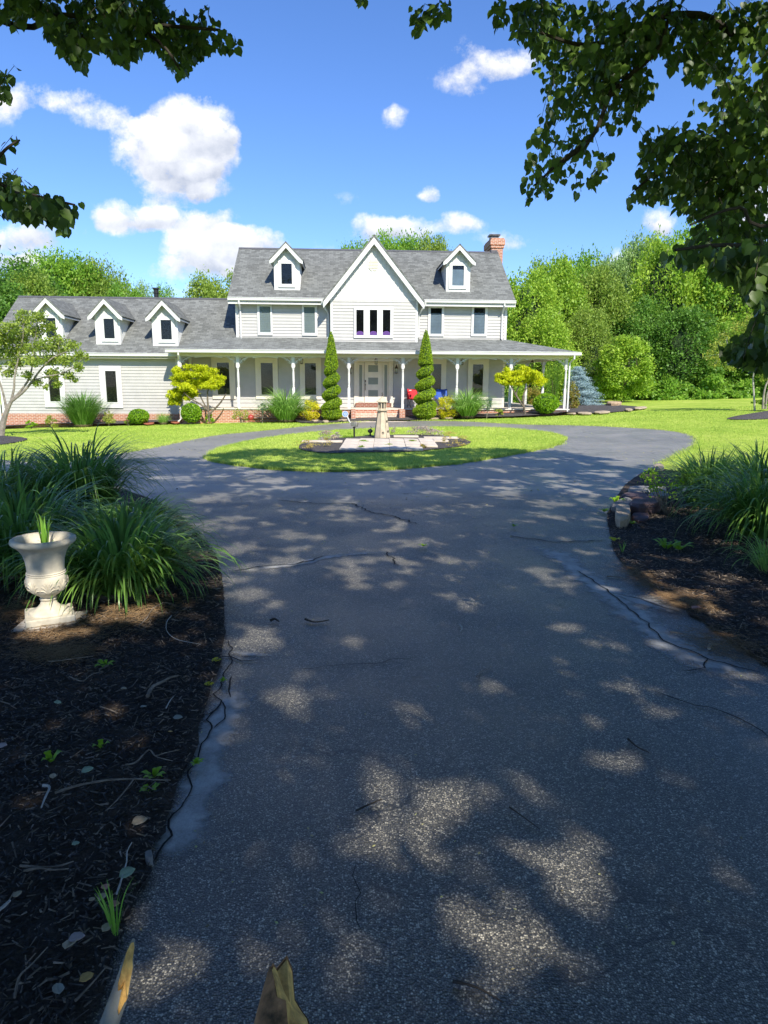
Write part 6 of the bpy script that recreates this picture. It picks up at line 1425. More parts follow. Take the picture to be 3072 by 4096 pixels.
def lit(P):  # true where a leaf would shade a spot meant to be sunlit
    g0_ = shadow_xy(P); g_ = g0_+.045*np.c_[np.sin(g0_[:, 1]*19+2*np.sin(g0_[:, 0]*11)), np.sin(g0_[:, 0]*23+2*np.sin(g0_[:, 1]*9))]*np.clip(g0_[:, 1:]/5, .8, 3); m = np.zeros(len(P), bool)
    rr_ = np.random.default_rng(3).random(len(P))
    for cx_, cy_, rx, ry, kp in spots: m |= (((g_[:, 0]-cx_)/rx)**2+((g_[:, 1]-cy_)/ry)**2 < 1.0) & (rr_ > kp*kp*.4)
    # beyond the shade line everything is sunlit
    bx = np.array([G(*q) for q in ((0, 1862), (309, 1847), (500, 1840), (814, 1828), (1000, 1800), (1150, 1806), (1300, 1815), (1500, 1803), (1700, 1812), (1886, 1793), (2000, 1800), (2140, 1812), (2200, 1806), (2400, 1830), (2568, 1860), (2640, 1876), (3072, 1925))])
    o = np.argsort(bx[:, 0]); lim = np.interp(g_[:, 0], bx[o, 0], bx[o, 1])+.35*np.sin(g_[:, 0]*3.1)*np.cos(g_[:, 0]*1.3)
    m |= g_[:, 1] > lim
    return m
def in_frame(P, mx=90):
    px, py, z = project(P); return (z > .05) & (px > -mx) & (px < 3072+mx) & (py > -mx) & (py < 4096+mx)
def heart(P, size, dirs, nrm):
    """linden-like leaves: two folded halves, 4 vertices each; returns vertices and quads"""
    n = len(P); d = dirs/np.linalg.norm(dirs, axis=1)[:, None]; s = np.cross(d, nrm); s /= np.maximum(1e-6, np.linalg.norm(s, axis=1))[:, None]; nn = np.cross(s, d)
    sz = size[:, None]; pt = lambda u, v, w_: P+(d*u+s*v+nn*w_)*sz
    base = pt(.02, 0, 0); tip = pt(1.04, 0, -.06); mid = pt(.5, 0, 0)
    V = np.stack([base, pt(-.07, .24, .05), pt(.22, .47, .12), pt(.58, .40, .10), pt(.84, .16, .0), tip, pt(-.07, -.24, .05), pt(.22, -.47, .12), pt(.58, -.40, .10), pt(.84, -.16, .0), mid], 1)
    f = np.array([(0, 1, 2, 10), (10, 2, 3, 4), (10, 4, 5, 5), (0, 10, 7, 6), (10, 9, 8, 7), (10, 5, 5, 9)])
    # triangles instead of degenerate quads
    tri = np.array([(0, 1, 2), (0, 2, 10), (10, 2, 3), (10, 3, 4), (10, 4, 5), (0, 7, 6), (0, 10, 7), (10, 8, 7), (10, 9, 8), (10, 5, 9)])
    return V.reshape(-1, 3), (np.arange(n)[:, None, None]*11+tri[None]).reshape(-1, 3), 11
def poly_mask(px, py, polys):
    m = np.zeros(len(px), bool)
    for q in polys: m |= inside(np.array(q), px, py)
    return m
z9 = lambda *a: [zz9(*q) for q in a]
pP = lambda *a: [P2(*q) for q in a]
LEFTP = [pP((-40, -40), (462, -40), (470, 55), (515, 82), (510, 108), (470, 105), (420, 125), (398, 165), (368, 155), (350, 112), (322, 98), (300, 112), (270, 140), (245, 128), (235, 105), (215, 95), (190, 108), (186, 150), (165, 140), (130, 105), (105, 80), (95, 45), (60, 28), (45, 50), (32, 62), (10, 38), (-40, 30)),
         pP((-30, 135), (20, 150), (38, 132), (48, 150), (30, 170), (15, 190), (22, 228), (5, 225), (-30, 200)),
         pP((-40, 300), (12, 292), (42, 290), (52, 345), (40, 372), (85, 398), (130, 408), (176, 428), (178, 450), (150, 462), (148, 500), (120, 500), (98, 470), (62, 480), (20, 462), (-40, 455)), pP((-30, 515), (2, 520), (5, 535), (-30, 545))]
RIGHTP = [pP((885, -30), (980, -30), (972, 30), (935, 52), (905, 70), (888, 55)), pP((750, -30), (795, -30), (788, 6), (775, 12)),
   z9((100, -40), (95, 80), (130, 165), (160, 140), (190, 60), (230, 80), (215, 220), (240, 232), (280, 180), (300, 245), (338, 230), (325, 320), (335, 440), (372, 420), (390, 460), (380, 500), (400, 560), (370, 640), (400, 700), (460, 680), (470, 640), (520, 700), (540, 760), (500, 790), (460, 740), (400, 720), (340, 720), (305, 800), (335, 850), (295, 870), (290, 980), (265, 1070), (295, 1160), (345, 1110), (380, 1060), (430, 1100), (460, 1020), (520, 1045), (540, 980), (570, 1000), (550, 1050), (570, 1108), (620, 1060), (700, 1040), (752, 980), (735, 920), (772, 910), (785, 860), (750, 820), (700, 830), (650, 860), (640, 800), (690, 760), (780, 740), (810, 825), (880, 770), (850, 720), (870, 700), (915, 710), (938, 670), (880, 610), (930, 600), (960, 572), (1020, 550), (1070, 510), (1030, 440), (980, 400), (960, 350), (1020, 300), (1060, 260), (1100, 400), (1160, 370), (1190, 300), (1190, 430), (1240, 470), (1300, 490), (1330, 440), (1760, 320), (1760, -40)),
   z9((1760, 280), (1400, 380), (1370, 480), (1380, 600), (1320, 560), (1240, 560), (1200, 600), (1160, 680), (1100, 670), (1020, 670), (960, 740), (935, 830), (950, 900), (915, 960), (940, 1030), (885, 1060), (860, 1120), (880, 1160), (905, 1110), (960, 1150), (1000, 1135), (1020, 1110), (1080, 1140), (1110, 1130), (1150, 1200), (1200, 1180), (1220, 1245), (1280, 1230), (1230, 1330), (1180, 1380), (1110, 1390), (1120, 1430), (1190, 1485), (1230, 1440), (1290, 1410), (1390, 1450), (1450, 1380), (1560, 1400), (1600, 1480), (1760, 1500)),
   [(2640, 1000), (2690, 975), (2740, 1000), (2800, 960), (3160, 880), (3160, 1500), (3060, 1440), (2990, 1400), (2960, 1440), (2940, 1400), (3000, 1310), (3040, 1260), (2990, 1160), (2930, 1110), (2870, 1110), (2830, 1040), (2760, 1060), (2700, 1030), (2650, 1020)],
   [(2870, 1370), (2960, 1340), (3160, 1330), (3160, 1480), (3000, 1460), (2900, 1420)]]
def visible_leaves(polys, dens, drange, gap=.46, seed=1):
    r = np.random.default_rng(seed); P = []; D = []; tw = MB()
    for q in polys:
        q = np.array(q, float); x0, y0 = q.min(0); x1, y1 = q.max(0); area = (x1-x0)*(y1-y0); n = int(area*dens/6)
        sx = r.uniform(x0, x1, n); sy = r.uniform(y0, y1, n); m = inside(q, sx, sy); sx = sx[m]; sy = sy[m]
        for a, b in zip(sx, sy):
            gn = mnoise.noise(Vector((a/170, b/170, seed)))+.5*mnoise.noise(Vector((a/70, b/70, seed)))
            if gn < -.30+gap*.2: continue
            dep = drange[0]+(drange[1]-drange[0])*(.5+.9*mnoise.noise(Vector((a/300, b/300, seed+5))))+r.normal(0, .25); dep = max(3.0, dep)
            if b > 950: dep = r.uniform(3.2, 4.0)
            o = np.array(CAM)+ray(a, b)*dep; ang = r.uniform(0, 2*PI); d = np.array([math.cos(ang), math.sin(ang)*.7, -.75]); d /= np.linalg.norm(d); k = r.integers(5, 9); L_ = .26; pts = []
            for j in range(k):
                tt = j/(k-1); c = o+d*L_*tt+np.array([0, 0, -.10*tt*tt])*L_*2; pts.append(c)
                side = np.cross(d, [0, 0, 1])*(1 if j % 2 else -1); ld = side*.75+d*.35+np.array([0, 0, -.75])+r.normal(0, .28, 3); ps = c+ld/np.linalg.norm(ld)*.035
                px, py, _z = project(ps[None])
                if poly_mask(px, py, polys)[0]: P.append(ps); D.append(ld)
            px, py, _z = project(np.array([pts[0], pts[len(pts)//2], pts[-1]]))
            if r.random() < .6 and poly_mask(px, py, polys).all(): tw.tube(pts[::max(1, (k-1)//2)], .0022, 3, False)
    return np.array(P), np.array(D), tw
def shade_tree(label, side, trunk, limbs_, polys, seed, dens, drange):
    t = empty('linden_tree', (trunk[0], trunk[1], 0), 0, label, 'tree', 'shade trees arching over the driveway'); T0 = np.array([trunk[0], trunk[1], 0])
    P, D, tw = visible_leaves(polys, dens, drange, seed=seed); n = len(P)
    nr = rng.normal(size=(n, 3))*.7+np.array([0, -.55, .6]); V, Fq, k = heart(P-T0, rng.uniform(.045, .074, n), D, nr)
    keep = ~lit(P)|(rng.random(n) < 2); V = V.reshape(n, k, 3)
    build_np('crown', V.reshape(-1, 3), Fq, M['leaf_near'], t, var=np.repeat(rng.uniform(0, 1, n), k))
    tw.v = [tuple(np.array(v)-T0) for v in tw.v]; tw.build('twigwork', M['bark_dark'], t)
    # unseen high crown, its leaves carved away where sun flecks should land
    r = np.random.default_rng(seed+50); nc = 2000; gx = r.uniform(-11, 11, nc); gy = r.uniform(-1.5, 19.5, nc); gz = r.uniform(4.6, 10.5, nc); gz = np.where(gy > 13, r.uniform(7.4, 11, nc), gz)
    C = np.c_[gx+S3[0]/S3[2]*gz, gy+S3[1]/S3[2]*gz, gz]; mid = 1.2
    C = C[(C[:, 0] > mid) if side > 0 else (C[:, 0] <= mid)]
    per = 96; L_ = np.repeat(C, per, 0)+r.normal(0, 1, (len(C)*per, 3))*np.array([.42, .42, .26]); L_ = L_[~in_frame(L_)]; L_ = L_[~lit(L_)]
    # gaps come from the carving by fleck spots, plus chance openings
    n = len(L_); V = leaf_quads(L_-T0, .17, .9, .85, rs=None); build_np('upper_crown', V, quads(n), M['leaf_near'], t, var=np.repeat(r.uniform(0, 1, n), 4))
    m = MB(); m.tube([np.array([0, 0, -.1]), (0, .05, 1), (.05, 0, 2.4), (0, .05, 4), (0, 0, 6.5)], [.24, .2, .18, .16, .10], 14, False)
    m.build('trunk', M['bark'], t, smooth=True)
    for pts, r0_ in limbs_:
        q = [Vector(np.array(p)-T0) for p in pts]; q = [Vector(v) for v in spl(q, 5)]; k = len(q); b = MB().tube(q, [r0_*(1-.85*i/k)+.004 for i in range(k)], 8, False)
        b.build('branch', M['bark_dark'], t, smooth=True)
    return t
W3 = lambda nx, ny, dep: tuple(np.array(CAM)+ray(nx, ny)*dep)
lt = (-5.2, .5)
shade_tree('shade tree whose dark leaves hang into the upper left corner', -1, lt,
   [([(lt[0], lt[1], 3.2), (-3.8, 2.6, 4.3), W3(-60, 60, 5.2), W3(250, 60, 5.2), W3(520, 90, 5.0), W3(880, 120, 4.9)], .03), ([(lt[0], lt[1], 2.6), (-3.4, 3.2, 3.7), W3(-60, 700, 4.7), W3(100, 770, 4.6), W3(300, 820, 4.6)], .016),
    ([W3(250, 60, 5.2), W3(350, 160, 5.1), W3(480, 220, 5.0)], .012), ([W3(520, 90, 5.0), W3(650, 180, 5.0), W3(720, 280, 5.0)], .012), ([W3(-60, 700, 4.7), W3(20, 600, 4.6), W3(80, 560, 4.6)], .01), ([(lt[0], lt[1], 4), (-4, 1.5, 5.8), (-1.5, 3, 7.4)], .10), ([(lt[0], lt[1], 4.4), (-5.5, 3, 6.4), (-5, 5.6, 8.4)], .09), ([(lt[0], lt[1], 4.8), (-4, -1.5, 6.6), (-2.5, -2.5, 8)], .09)],
   LEFTP, 3, .0115, (4.6, 5.8))
rt = (5.4, 2.2)
shade_tree('large shade tree whose dark leaves fill the upper right corner', 1, rt,
   [([(rt[0], rt[1], 3.4), (4.2, 4.4, 4.6), W3(3130, 150, 5.4), W3(2800, 60, 5.4), W3(2560, 110, 5.3), W3(2440, 380, 5.2), W3(2360, 560, 5.2), W3(2200, 680, 5.1)], .035), ([(rt[0], rt[1], 2.9), (4.0, 4.2, 3.9), W3(3130, 640, 5.0), W3(2920, 560, 5.0), W3(2700, 640, 5.0), W3(2540, 760, 5.0)], .02),
    ([W3(2440, 380, 5.2), W3(2520, 300, 5.1), W3(2640, 180, 5.0), W3(2700, -60, 5.0)], .02), ([(rt[0], rt[1], 2.4), (3.6, 3.6, 3.0), W3(3130, 900, 4.2), W3(2960, 830, 4.2), W3(2760, 900, 4.1)], .014), ([W3(2560, 110, 5.3), W3(2350, 180, 5.2), W3(2160, 130, 5.1)], .02), ([W3(2360, 560, 5.2), W3(2250, 640, 5.1), W3(2140, 740, 5.1)], .012), ([W3(3130, 1000, 3.7), W3(2900, 980, 3.7), W3(2700, 1000, 3.7)], .012),
    ([(rt[0], rt[1], 4), (4.4, 2, 6), (3, 3.4, 8)], .10), ([(rt[0], rt[1], 4.6), (6, 4.4, 7), (6.4, 6.4, 9)], .09), ([(rt[0], rt[1], 4.6), (6, 0, 6.6), (5, -2, 8)], .09)],
   RIGHTP, 4, .0100, (4.4, 6.2))
# ================================================================== mulch chips, litter, twigs
def chips(name, poly, n, label, xr_, yr_, big=1.0, dz=.035):
    x = rng.uniform(*xr_, n); y = rng.uniform(*yr_, n); m = inside(poly, x, y); x = x[m]; y = y[m]
    px, py, z = project(np.c_[x, y, np.zeros(len(x))]); k = (px > -150) & (px < 3220) & (py < 4250); x = x[k]; y = y[k]; n = len(x)
    L_ = rng.uniform(.012, .045, n)*big; L_ *= np.where(rng.random(n) < .08, 2.2, 1); W_ = rng.uniform(.003, .009, n)*big; T_ = W_*.45; a = rng.uniform(0, 6.28, n); tl = rng.normal(0, .25, n)
    d = np.c_[np.cos(a)*np.cos(tl), np.sin(a)*np.cos(tl), np.sin(tl)]; s = np.c_[-np.sin(a), np.cos(a), rng.normal(0, .35, n)]; u = np.cross(d, s); c = np.c_[x, y, h(x, y)+dz+rng.uniform(-.004, .022, n)]
    V = np.stack([c-d*(L_/2)[:, None]-s*(W_/2)[:, None], c-d*(L_/2)[:, None]+s*(W_/2)[:, None], c+d*(L_/2)[:, None]+s*(W_*.3)[:, None], c+d*(L_/2)[:, None]-s*(W_*.3)[:, None], c-d*(L_*.3)[:, None]+u*T_[:, None], c+d*(L_*.35)[:, None]+u*T_[:, None]], 1).reshape(-1, 3)
    Fq = np.array([(0, 4, 1), (1, 4, 5), (1, 5, 2), (2, 5, 3), (3, 5, 4), (3, 4, 0)]); Fq = (np.arange(n)[:, None, None]*6+Fq[None]).reshape(-1, 3)
    tag(build_np(name, V, Fq, M['chip'], var=np.repeat(rng.random(n)**2.2, 6)), label, 'mulch', kind='stuff')
chips('mulch_chips', left_bed, 60000, 'shredded black bark chips covering the left bed near the camera', (-4.5, -.2), (1.3, 5.2))
chips('mulch_chips_back', left_bed, 26000, 'shredded bark chips under the left maiden grasses', (-5.5, -.5), (5.2, 9.5), 1.3)
chips('mulch_chips_right', right_bed, 60000, 'shredded black bark chips covering the right bed', (2, 7.5), (3.4, 11), 1.25)
# straw-coloured needles in the lit patches
def needles(name, spots_, n, label):
    P = []
    for (nx, ny, rx, ry) in spots_:
        c = np.array(G(nx, ny)); ex_ = abs(G(nx+rx, ny)[0]-c[0]); ey_ = abs(G(nx, ny-ry)[1]-c[1]); P.append(c+rng.normal(0, .5, (n//len(spots_), 2))*np.array([ex_, ey_]))
    P = np.concatenate(P); n = len(P); a = rng.uniform(0, 6.28, n); L_ = rng.uniform(.03, .10, n); c = np.c_[P, np.full(n, .062)+rng.uniform(-.012, .01, n)]; d = np.c_[np.cos(a), np.sin(a), rng.normal(0, .08, n)]*L_[:, None]/2; s = np.c_[-np.sin(a), np.cos(a), np.zeros(n)]*.0012; u = np.array([0, 0, .0015])
    V = np.stack([c-d-s, c-d+s, c+d, c+u], 1).reshape(-1, 3); Fq = (np.arange(n)[:, None, None]*4+np.array([(0, 3, 1), (1, 3, 2), (2, 3, 0)])[None]).reshape(-1, 3)
    tag(build_np(name, V, Fq, M['needle'], var=np.repeat(rng.random(n), 4)), label, 'litter', kind='stuff')
M['needle'] = leafmat('pine_needle', (.12, .06, .03), (.26, .15, .07), (.46, .32, .18), 0, .7, 4)
needles('pine_needles', [(250, 2560, 220, 70), (560, 2470, 180, 70), (60, 2470, 120, 60), (240, 2640, 160, 40), (2740, 2430, 110, 45), (2900, 2600, 140, 70), (2560, 2330, 60, 60)], 9000, 'rusty pine needles strewn on the mulch and driveway edge')
def drive_bits(n):
    x = rng.uniform(-8, 16, n*3); y = 1.8+30*rng.random(n*3)**1.6; m = inside(drive_poly, x, y) & ~inside(isl, x, y) & ~inside(left_bed, x, y) & ~inside(right_bed, x, y); x = x[m][:n]; y = y[m][:n]; n = len(x)
    sz = rng.uniform(.004, .013, n)*np.clip(y/6, .7, 2.2); a = rng.uniform(0, 6.28, n); d = np.c_[np.cos(a), np.sin(a), rng.normal(0, .2, n)]*sz[:, None]; s = np.c_[-np.sin(a), np.cos(a), rng.normal(0, .2, n)]*(sz*rng.uniform(.25, .8, n))[:, None]; c = np.c_[x, y, h(x, y)+.02]
    V = np.stack([c-d, c+s, c+d, c-s, c+np.array([0, 0, 1])*(sz*.35)[:, None]], 1).reshape(-1, 3); Fq = (np.arange(n)[:, None, None]*5+np.array([(0, 4, 1), (1, 4, 2), (2, 4, 3), (3, 4, 0)])[None]).reshape(-1, 3)
    tag(build_np('leaf_litter', V, Fq, M['litter'], var=np.repeat(rng.random(n), 5)), 'tiny tan and green leaf bits and grit scattered over the driveway', 'litter', kind='stuff')
M['litter'] = leafmat('leaf_bits', (.06, .045, .03), (.40, .34, .18), (.50, .55, .20), 0, .8, 4)
drive_bits(1500)
# twigs: individuals
def twig(label, pts, r0_, mat='twig', name='twig', z=None, group=None, branch=None):
    q = [G(*p) for p in pts]; base = inside(left_bed, np.array([q[0][0]]), np.array([q[0][1]]))[0] or inside(right_bed, np.array([q[0][0]]), np.array([q[0][1]]))[0]; z0 = (.062 if base else .018)+r0_ if z is None else z
    c = q[0]; s = spl([(a-c[0], b-c[1], z0+R.uniform(-.002, .008)) for a, b in q], 5); k = len(s); m = MB().tube([tuple(v) for v in s], [r0_*(1-.6*i/k)*(1+.15*R.uniform(-1, 1)) for i in range(k)], 6)
    for br in branch or ():
        q2 = [G(*p) for p in br]; s2 = spl([(a-c[0], b-c[1], z0+.004) for a, b in q2], 4); m.tube([tuple(v) for v in s2], [r0_*.6*(1-.6*i/len(s2)) for i in range(len(s2))], 5)
    o = m.build(name, M[mat], None, smooth=True); o.location = (c[0], c[1], 0); tag(o, label, 'twig', group)
TG = 'fallen twigs on mulch and driveway'; za_ = lambda *q: [zza(*p) for p in q]
twig('thick pale broken stick on the left mulch, a hand long', za_((822, 460), (850, 410), (900, 380), (945, 360), (992, 345)), .011, 'twig', group=TG)
twig('long thin forked twig lying across the left mulch to the asphalt', za_((312, 1010), (440, 965), (600, 935), (750, 930), (860, 938), (950, 935)), .006, branch=[za_((750, 930), (700, 1000), (640, 1070), (592, 1115))], group=TG)
twig('curved grey twig standing out left of the forked one', za_((245, 965), (282, 975), (258, 1040), (238, 1098)), .007, 'twig_white', group=TG)
twig('hooked twig below the fork, close to the driveway edge', za_((700, 845), (760, 830), (830, 770), (870, 800), (960, 830)), .005, branch=[za_((870, 800), (930, 780), (1000, 765))], group=TG)
twig('long thin twig arching near the urn at the lit patch', [zz5(*p) for p in ((925, 1558), (980, 1500), (1020, 1440), (1100, 1400), (1170, 1420))], .005, group=TG)
twig('pale twig bent toward the asphalt right of the urn', [zz5(*p) for p in ((1142, 1490), (1110, 1530), (1112, 1590), (1180, 1650), (1335, 1685))], .0035, 'twig_white', group=TG)
twig('twin straight twigs lying side by side, upper one', za_((120, 1428), (250, 1432), (340, 1425), (418, 1405)), .005, group=TG)
twig('twin straight twigs lying side by side, lower one', za_((140, 1455), (230, 1442), (300, 1452), (390, 1446)), .005, group=TG)
twig('bleached stalk leaning at the driveway edge above the weed', za_((655, 1590), (680, 1500), (708, 1400), (712, 1350), (738, 1295)), .004, 'twig_white', group=TG)
twig('thin twig on dark mulch left of the small green sprout', za_((270, 258), (350, 250), (440, 240), (520, 232)), .004, group=TG)
twig('short twig with stub below the two leaf weed', za_((560, 515), (610, 530), (655, 550)), .005, group=TG)
twig('fine branching twig at the middle of the left mulch', za_((390, 345), (460, 370), (510, 330), (575, 312)), .004, group=TG)
twig('short twig beside the bright white leaf', za_((925, 525), (945, 480), (965, 455)), .004, 'twig_white', group=TG)
twig('pale splinter at the left border of the mulch', za_((-10, 1700), (30, 1665), (68, 1632)), .009, 'twig_white', group=TG)
twig('thin stalk near the bottom left corner', za_((95, 2180), (120, 2060), (190, 1980), (275, 1890)), .004, group=TG)
twig('grey twig at the bottom edge beside the asphalt', za_((430, 2200), (520, 2090), (590, 2010)), .004, group=TG)
twig('forked bleached stick on the asphalt near the right bed', [zz7(*p) for p in ((1205, 1925), (1225, 1880), (1245, 1890), (1290, 1890), (1350, 1860))], .013, 'twig_white', branch=[[zz7(*p) for p in ((1235, 1885), (1205, 1870), (1198, 1850))]], group=TG)
twig('dark little twig with curled end on the right of the asphalt', [zzb(*p) for p in ((1230, 745), (1260, 768), (1295, 785))], .006, 'bark_dark', group=TG)
twig('thin dark twig in the middle of the asphalt between sun flecks', [zzb(*p) for p in ((868, 955), (910, 985), (962, 1020))], .004, 'bark_dark', group=TG)
twig('pale s shaped twig in the centre of the driveway', [zzb(*p) for p in ((716, 390), (724, 402), (717, 415))], .006, 'twig_white', group=TG)
twig('curved thin twig in the centre of the asphalt', [zzb(*p) for p in ((768, 552), (780, 535), (806, 525))], .004, group=TG)
twig('dark stick lying on the asphalt left of centre', [zzb(*p) for p in ((245, 376), (275, 383), (318, 378))], .009, 'bark_dark', group=TG)
twig('dark curled bark bit on the asphalt far left', [zzb(*p) for p in ((140, 380), (152, 377), (165, 382))], .012, 'bark_dark', group=TG)
twig('curved thin twig close to the right bed edge', [zz7(*p) for p in ((910, 1790), (980, 1798), (1040, 1812), (1080, 1820))], .006, group=TG)
twig('brown stick at the right mulch edge above the crack', [zz7(*p) for p in ((430, 1362), (500, 1365), (590, 1380))], .007, group=TG)
twig('long root like twig on the right mulch', [zz7(*p) for p in ((1060, 1275), (1110, 1280), (1170, 1262), (1220, 1240))], .006, group=TG)
twig('dark thin twig low on the asphalt near the bottom', [zzb(*p) for p in ((695, 1490), (770, 1510), (850, 1560))], .005, 'bark_dark', group=TG)
twig('twig lying across the asphalt left of the lowest sun patch', [zzb(*p) for p in ((400, 965), (440, 945), (480, 930))], .005, 'bark_dark', group=TG)
# fallen leaves
lf_me = {}
def fallen(label, nx, ny, size, mat, rot, curl=.25):
    x, y = G(nx, ny); inb = inside(left_bed, np.array([x]), np.array([y]))[0] or inside(right_bed, np.array([x]), np.array([y]))[0]
    V = []; n = 7
    for i in range(n):
        u = i/(n-1); wdt = .42*math.sin(PI*min(1, u*1.05))**.8*(1+.15*math.sin(9*u))
        for s in (-1, 0, 1): V.append(((u-.5)*size, s*wdt*size, size*(curl*(abs(s)*wdt*1.6)+curl*.8*(u-.5)**2)))
    size_ = size; m = MB().add([(a*.8, b*.8, c_*.8) for a, b, c_ in V], [(i*3+j, i*3+j+1, (i+1)*3+j+1, (i+1)*3+j) for i in range(n-1) for j in range(2)]); o = m.build('fallen_leaf', mat, None, smooth=True); md = o.modifiers.new('s', 'SOLIDIFY'); md.thickness = .0012
    o.location = (x, y, (.062 if inb else .016)+.004); o.rotation_euler = (R.uniform(-.2, .2), R.uniform(-.2, .2), rot); tag(o, label, 'leaf', 'fallen leaves')
lc = {'green': simple('pale_green_dead_leaf', (.36, .44, .30), .7, .1, 30), 'tan': simple('tan_dead_leaf', (.52, .40, .26), .7, .15, 30), 'red': simple('rosy_dead_leaf', (.58, .26, .18), .7, .15, 30), 'orange': simple('orange_dead_leaf', (.70, .42, .14), .7, .15, 30), 'white': simple('whitish_leaf', (.34, .34, .29), .7, .1, 30), 'pink': simple('pinkish_leaf', (.56, .42, .40), .7, .1, 30)}
for lab, p, s, c_, rt_ in (('pale green oak leaf at the asphalt edge', (712, 1465), .075, 'green', .6), ('rosy curled leaf on the mulch near the weed', (592, 1545), .05, 'red', 2), ('rosy leaf behind the grassy weed', (640, 1645), .05, 'red', .2), ('tan leaf between the two rosy ones', (575, 1600), .045, 'tan', 1), ('pale pink leaf at the bottom left', (435, 1835), .065, 'pink', .3), ('brown leaf under the pale pink one', (400, 1870), .07, 'tan', 1.4), ('orange flower like leaf at the bottom of the left mulch', (490, 2060), .055, 'orange', .7), ('white chip of leaf at the very bottom left', (330, 2125), .055, 'white', 2.2),
    ('cream leaf below the forked twig', (780, 1170), .08, 'tan', .4), ('whitish leaf at the asphalt edge higher up', (990, 578), .065, 'white', .1), ('small orange leaf above the forked twig', (948, 657), .03, 'orange', 0), ('pale green leaf in the middle of the mulch', (492, 878), .07, 'green', .5), ('pink leaf at the left border of the mulch', (18, 742), .07, 'pink', .1), ('tan leaf near the thick stick', (690, 412), .05, 'tan', -.3), ('small green leaf on the dark mulch', (427, 1297), .04, 'green', .8), ('pale leaf near the left of the thick stick', (325, 492), .055, 'green', 0), ('tan leaf left below the fork', (300, 912), .05, 'tan', 2), ('little tan leaf at the lower left', (108, 1585), .04, 'tan', 1), ('cream leaf beside the grassy weed foot', (600, 1775), .05, 'tan', 1.2), ('tan leaf at the left of the rosy group', (518, 1615), .03, 'tan', .9), ('white leaf near the driveway bend', (800, 515), .045, 'white', .5)):
    nx, ny = zza(*p); fallen(lab, nx, ny, s, lc[c_], rt_)
fallen('orange leaf lying in the sun fleck at the right bed edge', *zz7(1110, 1645), .11, lc['red'], .3); fallen('white leaf on the right mulch below the tuft', *zz7(955, 1185), .06, lc['white'], 1.2)
fallen('pale leaf beside the right bed corner stone', *zz7(570, 1140), .05, lc['white'], 1)
# small stone at the asphalt edge
o = rock('pebble', 'round grey green stone wedged at the asphalt edge', 'stone', [G(*zza(*p)) for p in ((805, 1340), (820, 1375), (850, 1370), (852, 1330), (825, 1322))], .02, .045, M['grey_stone'], None, 5)
# weeds
def weed(label, nx, ny, n, L_, wd, mat='leaf_box', kind='leaf', up=.5):
    x, y = G(nx, ny); t = empty('weed', (x, y, .04), R.uniform(0, 6), label, 'weed', 'weeds in mulch and cracks'); V = []; Fq = []
    if kind == 'leaf':
        for i in range(n):
            a = 2*PI*i/n+R.uniform(-.3, .3); l = L_*R.uniform(.7, 1.1); b = len(V); d = Vector((math.cos(a), math.sin(a), 0)); s = Vector((-d.y, d.x, 0))
            for k in range(6):
                u = k/5; c = d*l*(.12+.9*u)+UP*(up*l*math.sin(u*2.2)*.8); w_ = wd*l*math.sin(PI*(.12+.86*u))*(1.25 if k % 2 else .8); V += [tuple(c-s*w_+UP*.1*w_), tuple(c), tuple(c+s*w_+UP*.1*w_)]
            Fq += [(b+3*k+j, b+3*k+j+1, b+3*k+4+j, b+3*k+3+j) for k in range(5) for j in range(2)]
        build_np('leaves', V, Fq, M[mat], t, var=rng.random(len(V)), smooth=True)
    else:
        V, Q, var = blades(n, L_, .8, wd, int(nx), r0=.01, lean=(.05, .6), curve=(.2, 1.0)); build_np('leaves', V, Q, M['strap'], t, var=var, smooth=True)
weed('dandelion rosette at the top of the left mulch', *zza(585, 262), 9, .075, .16); weed('two leaf seedling right of the middle of the left mulch', *zza(565, 722), 3, .045, .3, up=.9); weed('three leaf seedling on the left mulch', *zza(285, 800), 4, .055, .3, up=.9)
weed('sprout of pointed leaves near the forked twig', *zza(855, 885), 7, .06, .2); weed('yellow green weed at the end of the forked twig', *zza(835, 962), 4, .05, .35); weed('grassy weed at the asphalt edge near the bottom', *zza(645, 1775), 12, .17, .006, kind='grass')
weed('moss tuft at the asphalt edge, upper one', *zza(1160, 368), 14, .03, .3, 'leaf_gold'); weed('moss tuft at the asphalt edge, highest one', *zza(1200, 232), 12, .035, .3, 'leaf_gold'); weed('tiny weed growing in the left crack', *zza(1238, 345), 8, .035, .2); weed('small weed lower in the left crack', *zza(1090, 812), 9, .04, .2)
weed('long leaved dandelion on the right mulch, left plant', *zz7(880, 1155), 9, .20, .10); weed('long leaved dandelion on the right mulch, right plant', *zz7(975, 1165), 9, .20, .10); weed('weed growing from the stones beside the driveway', *zz7(510, 820), 12, .16, .14, up=.9); weed('small weed at the stone corner', *zz7(412, 870), 8, .09, .2); weed('weed in front of the tan block stone', *zz7(625, 965), 7, .07, .2)
weed('bright weed at the right bed edge below the stones', *zz7(482, 1095), 8, .08, .28, 'leaf_gold'); weed('grassy weed at the right bed edge', *zz7(550, 1185), 8, .12, .008, kind='grass')
weed('little green sprout on the asphalt near the centre', *zzb(606, 152), 6, .06, .25); weed('second little sprout on the asphalt right of the centre', *zzb(882, 90), 6, .06, .25)
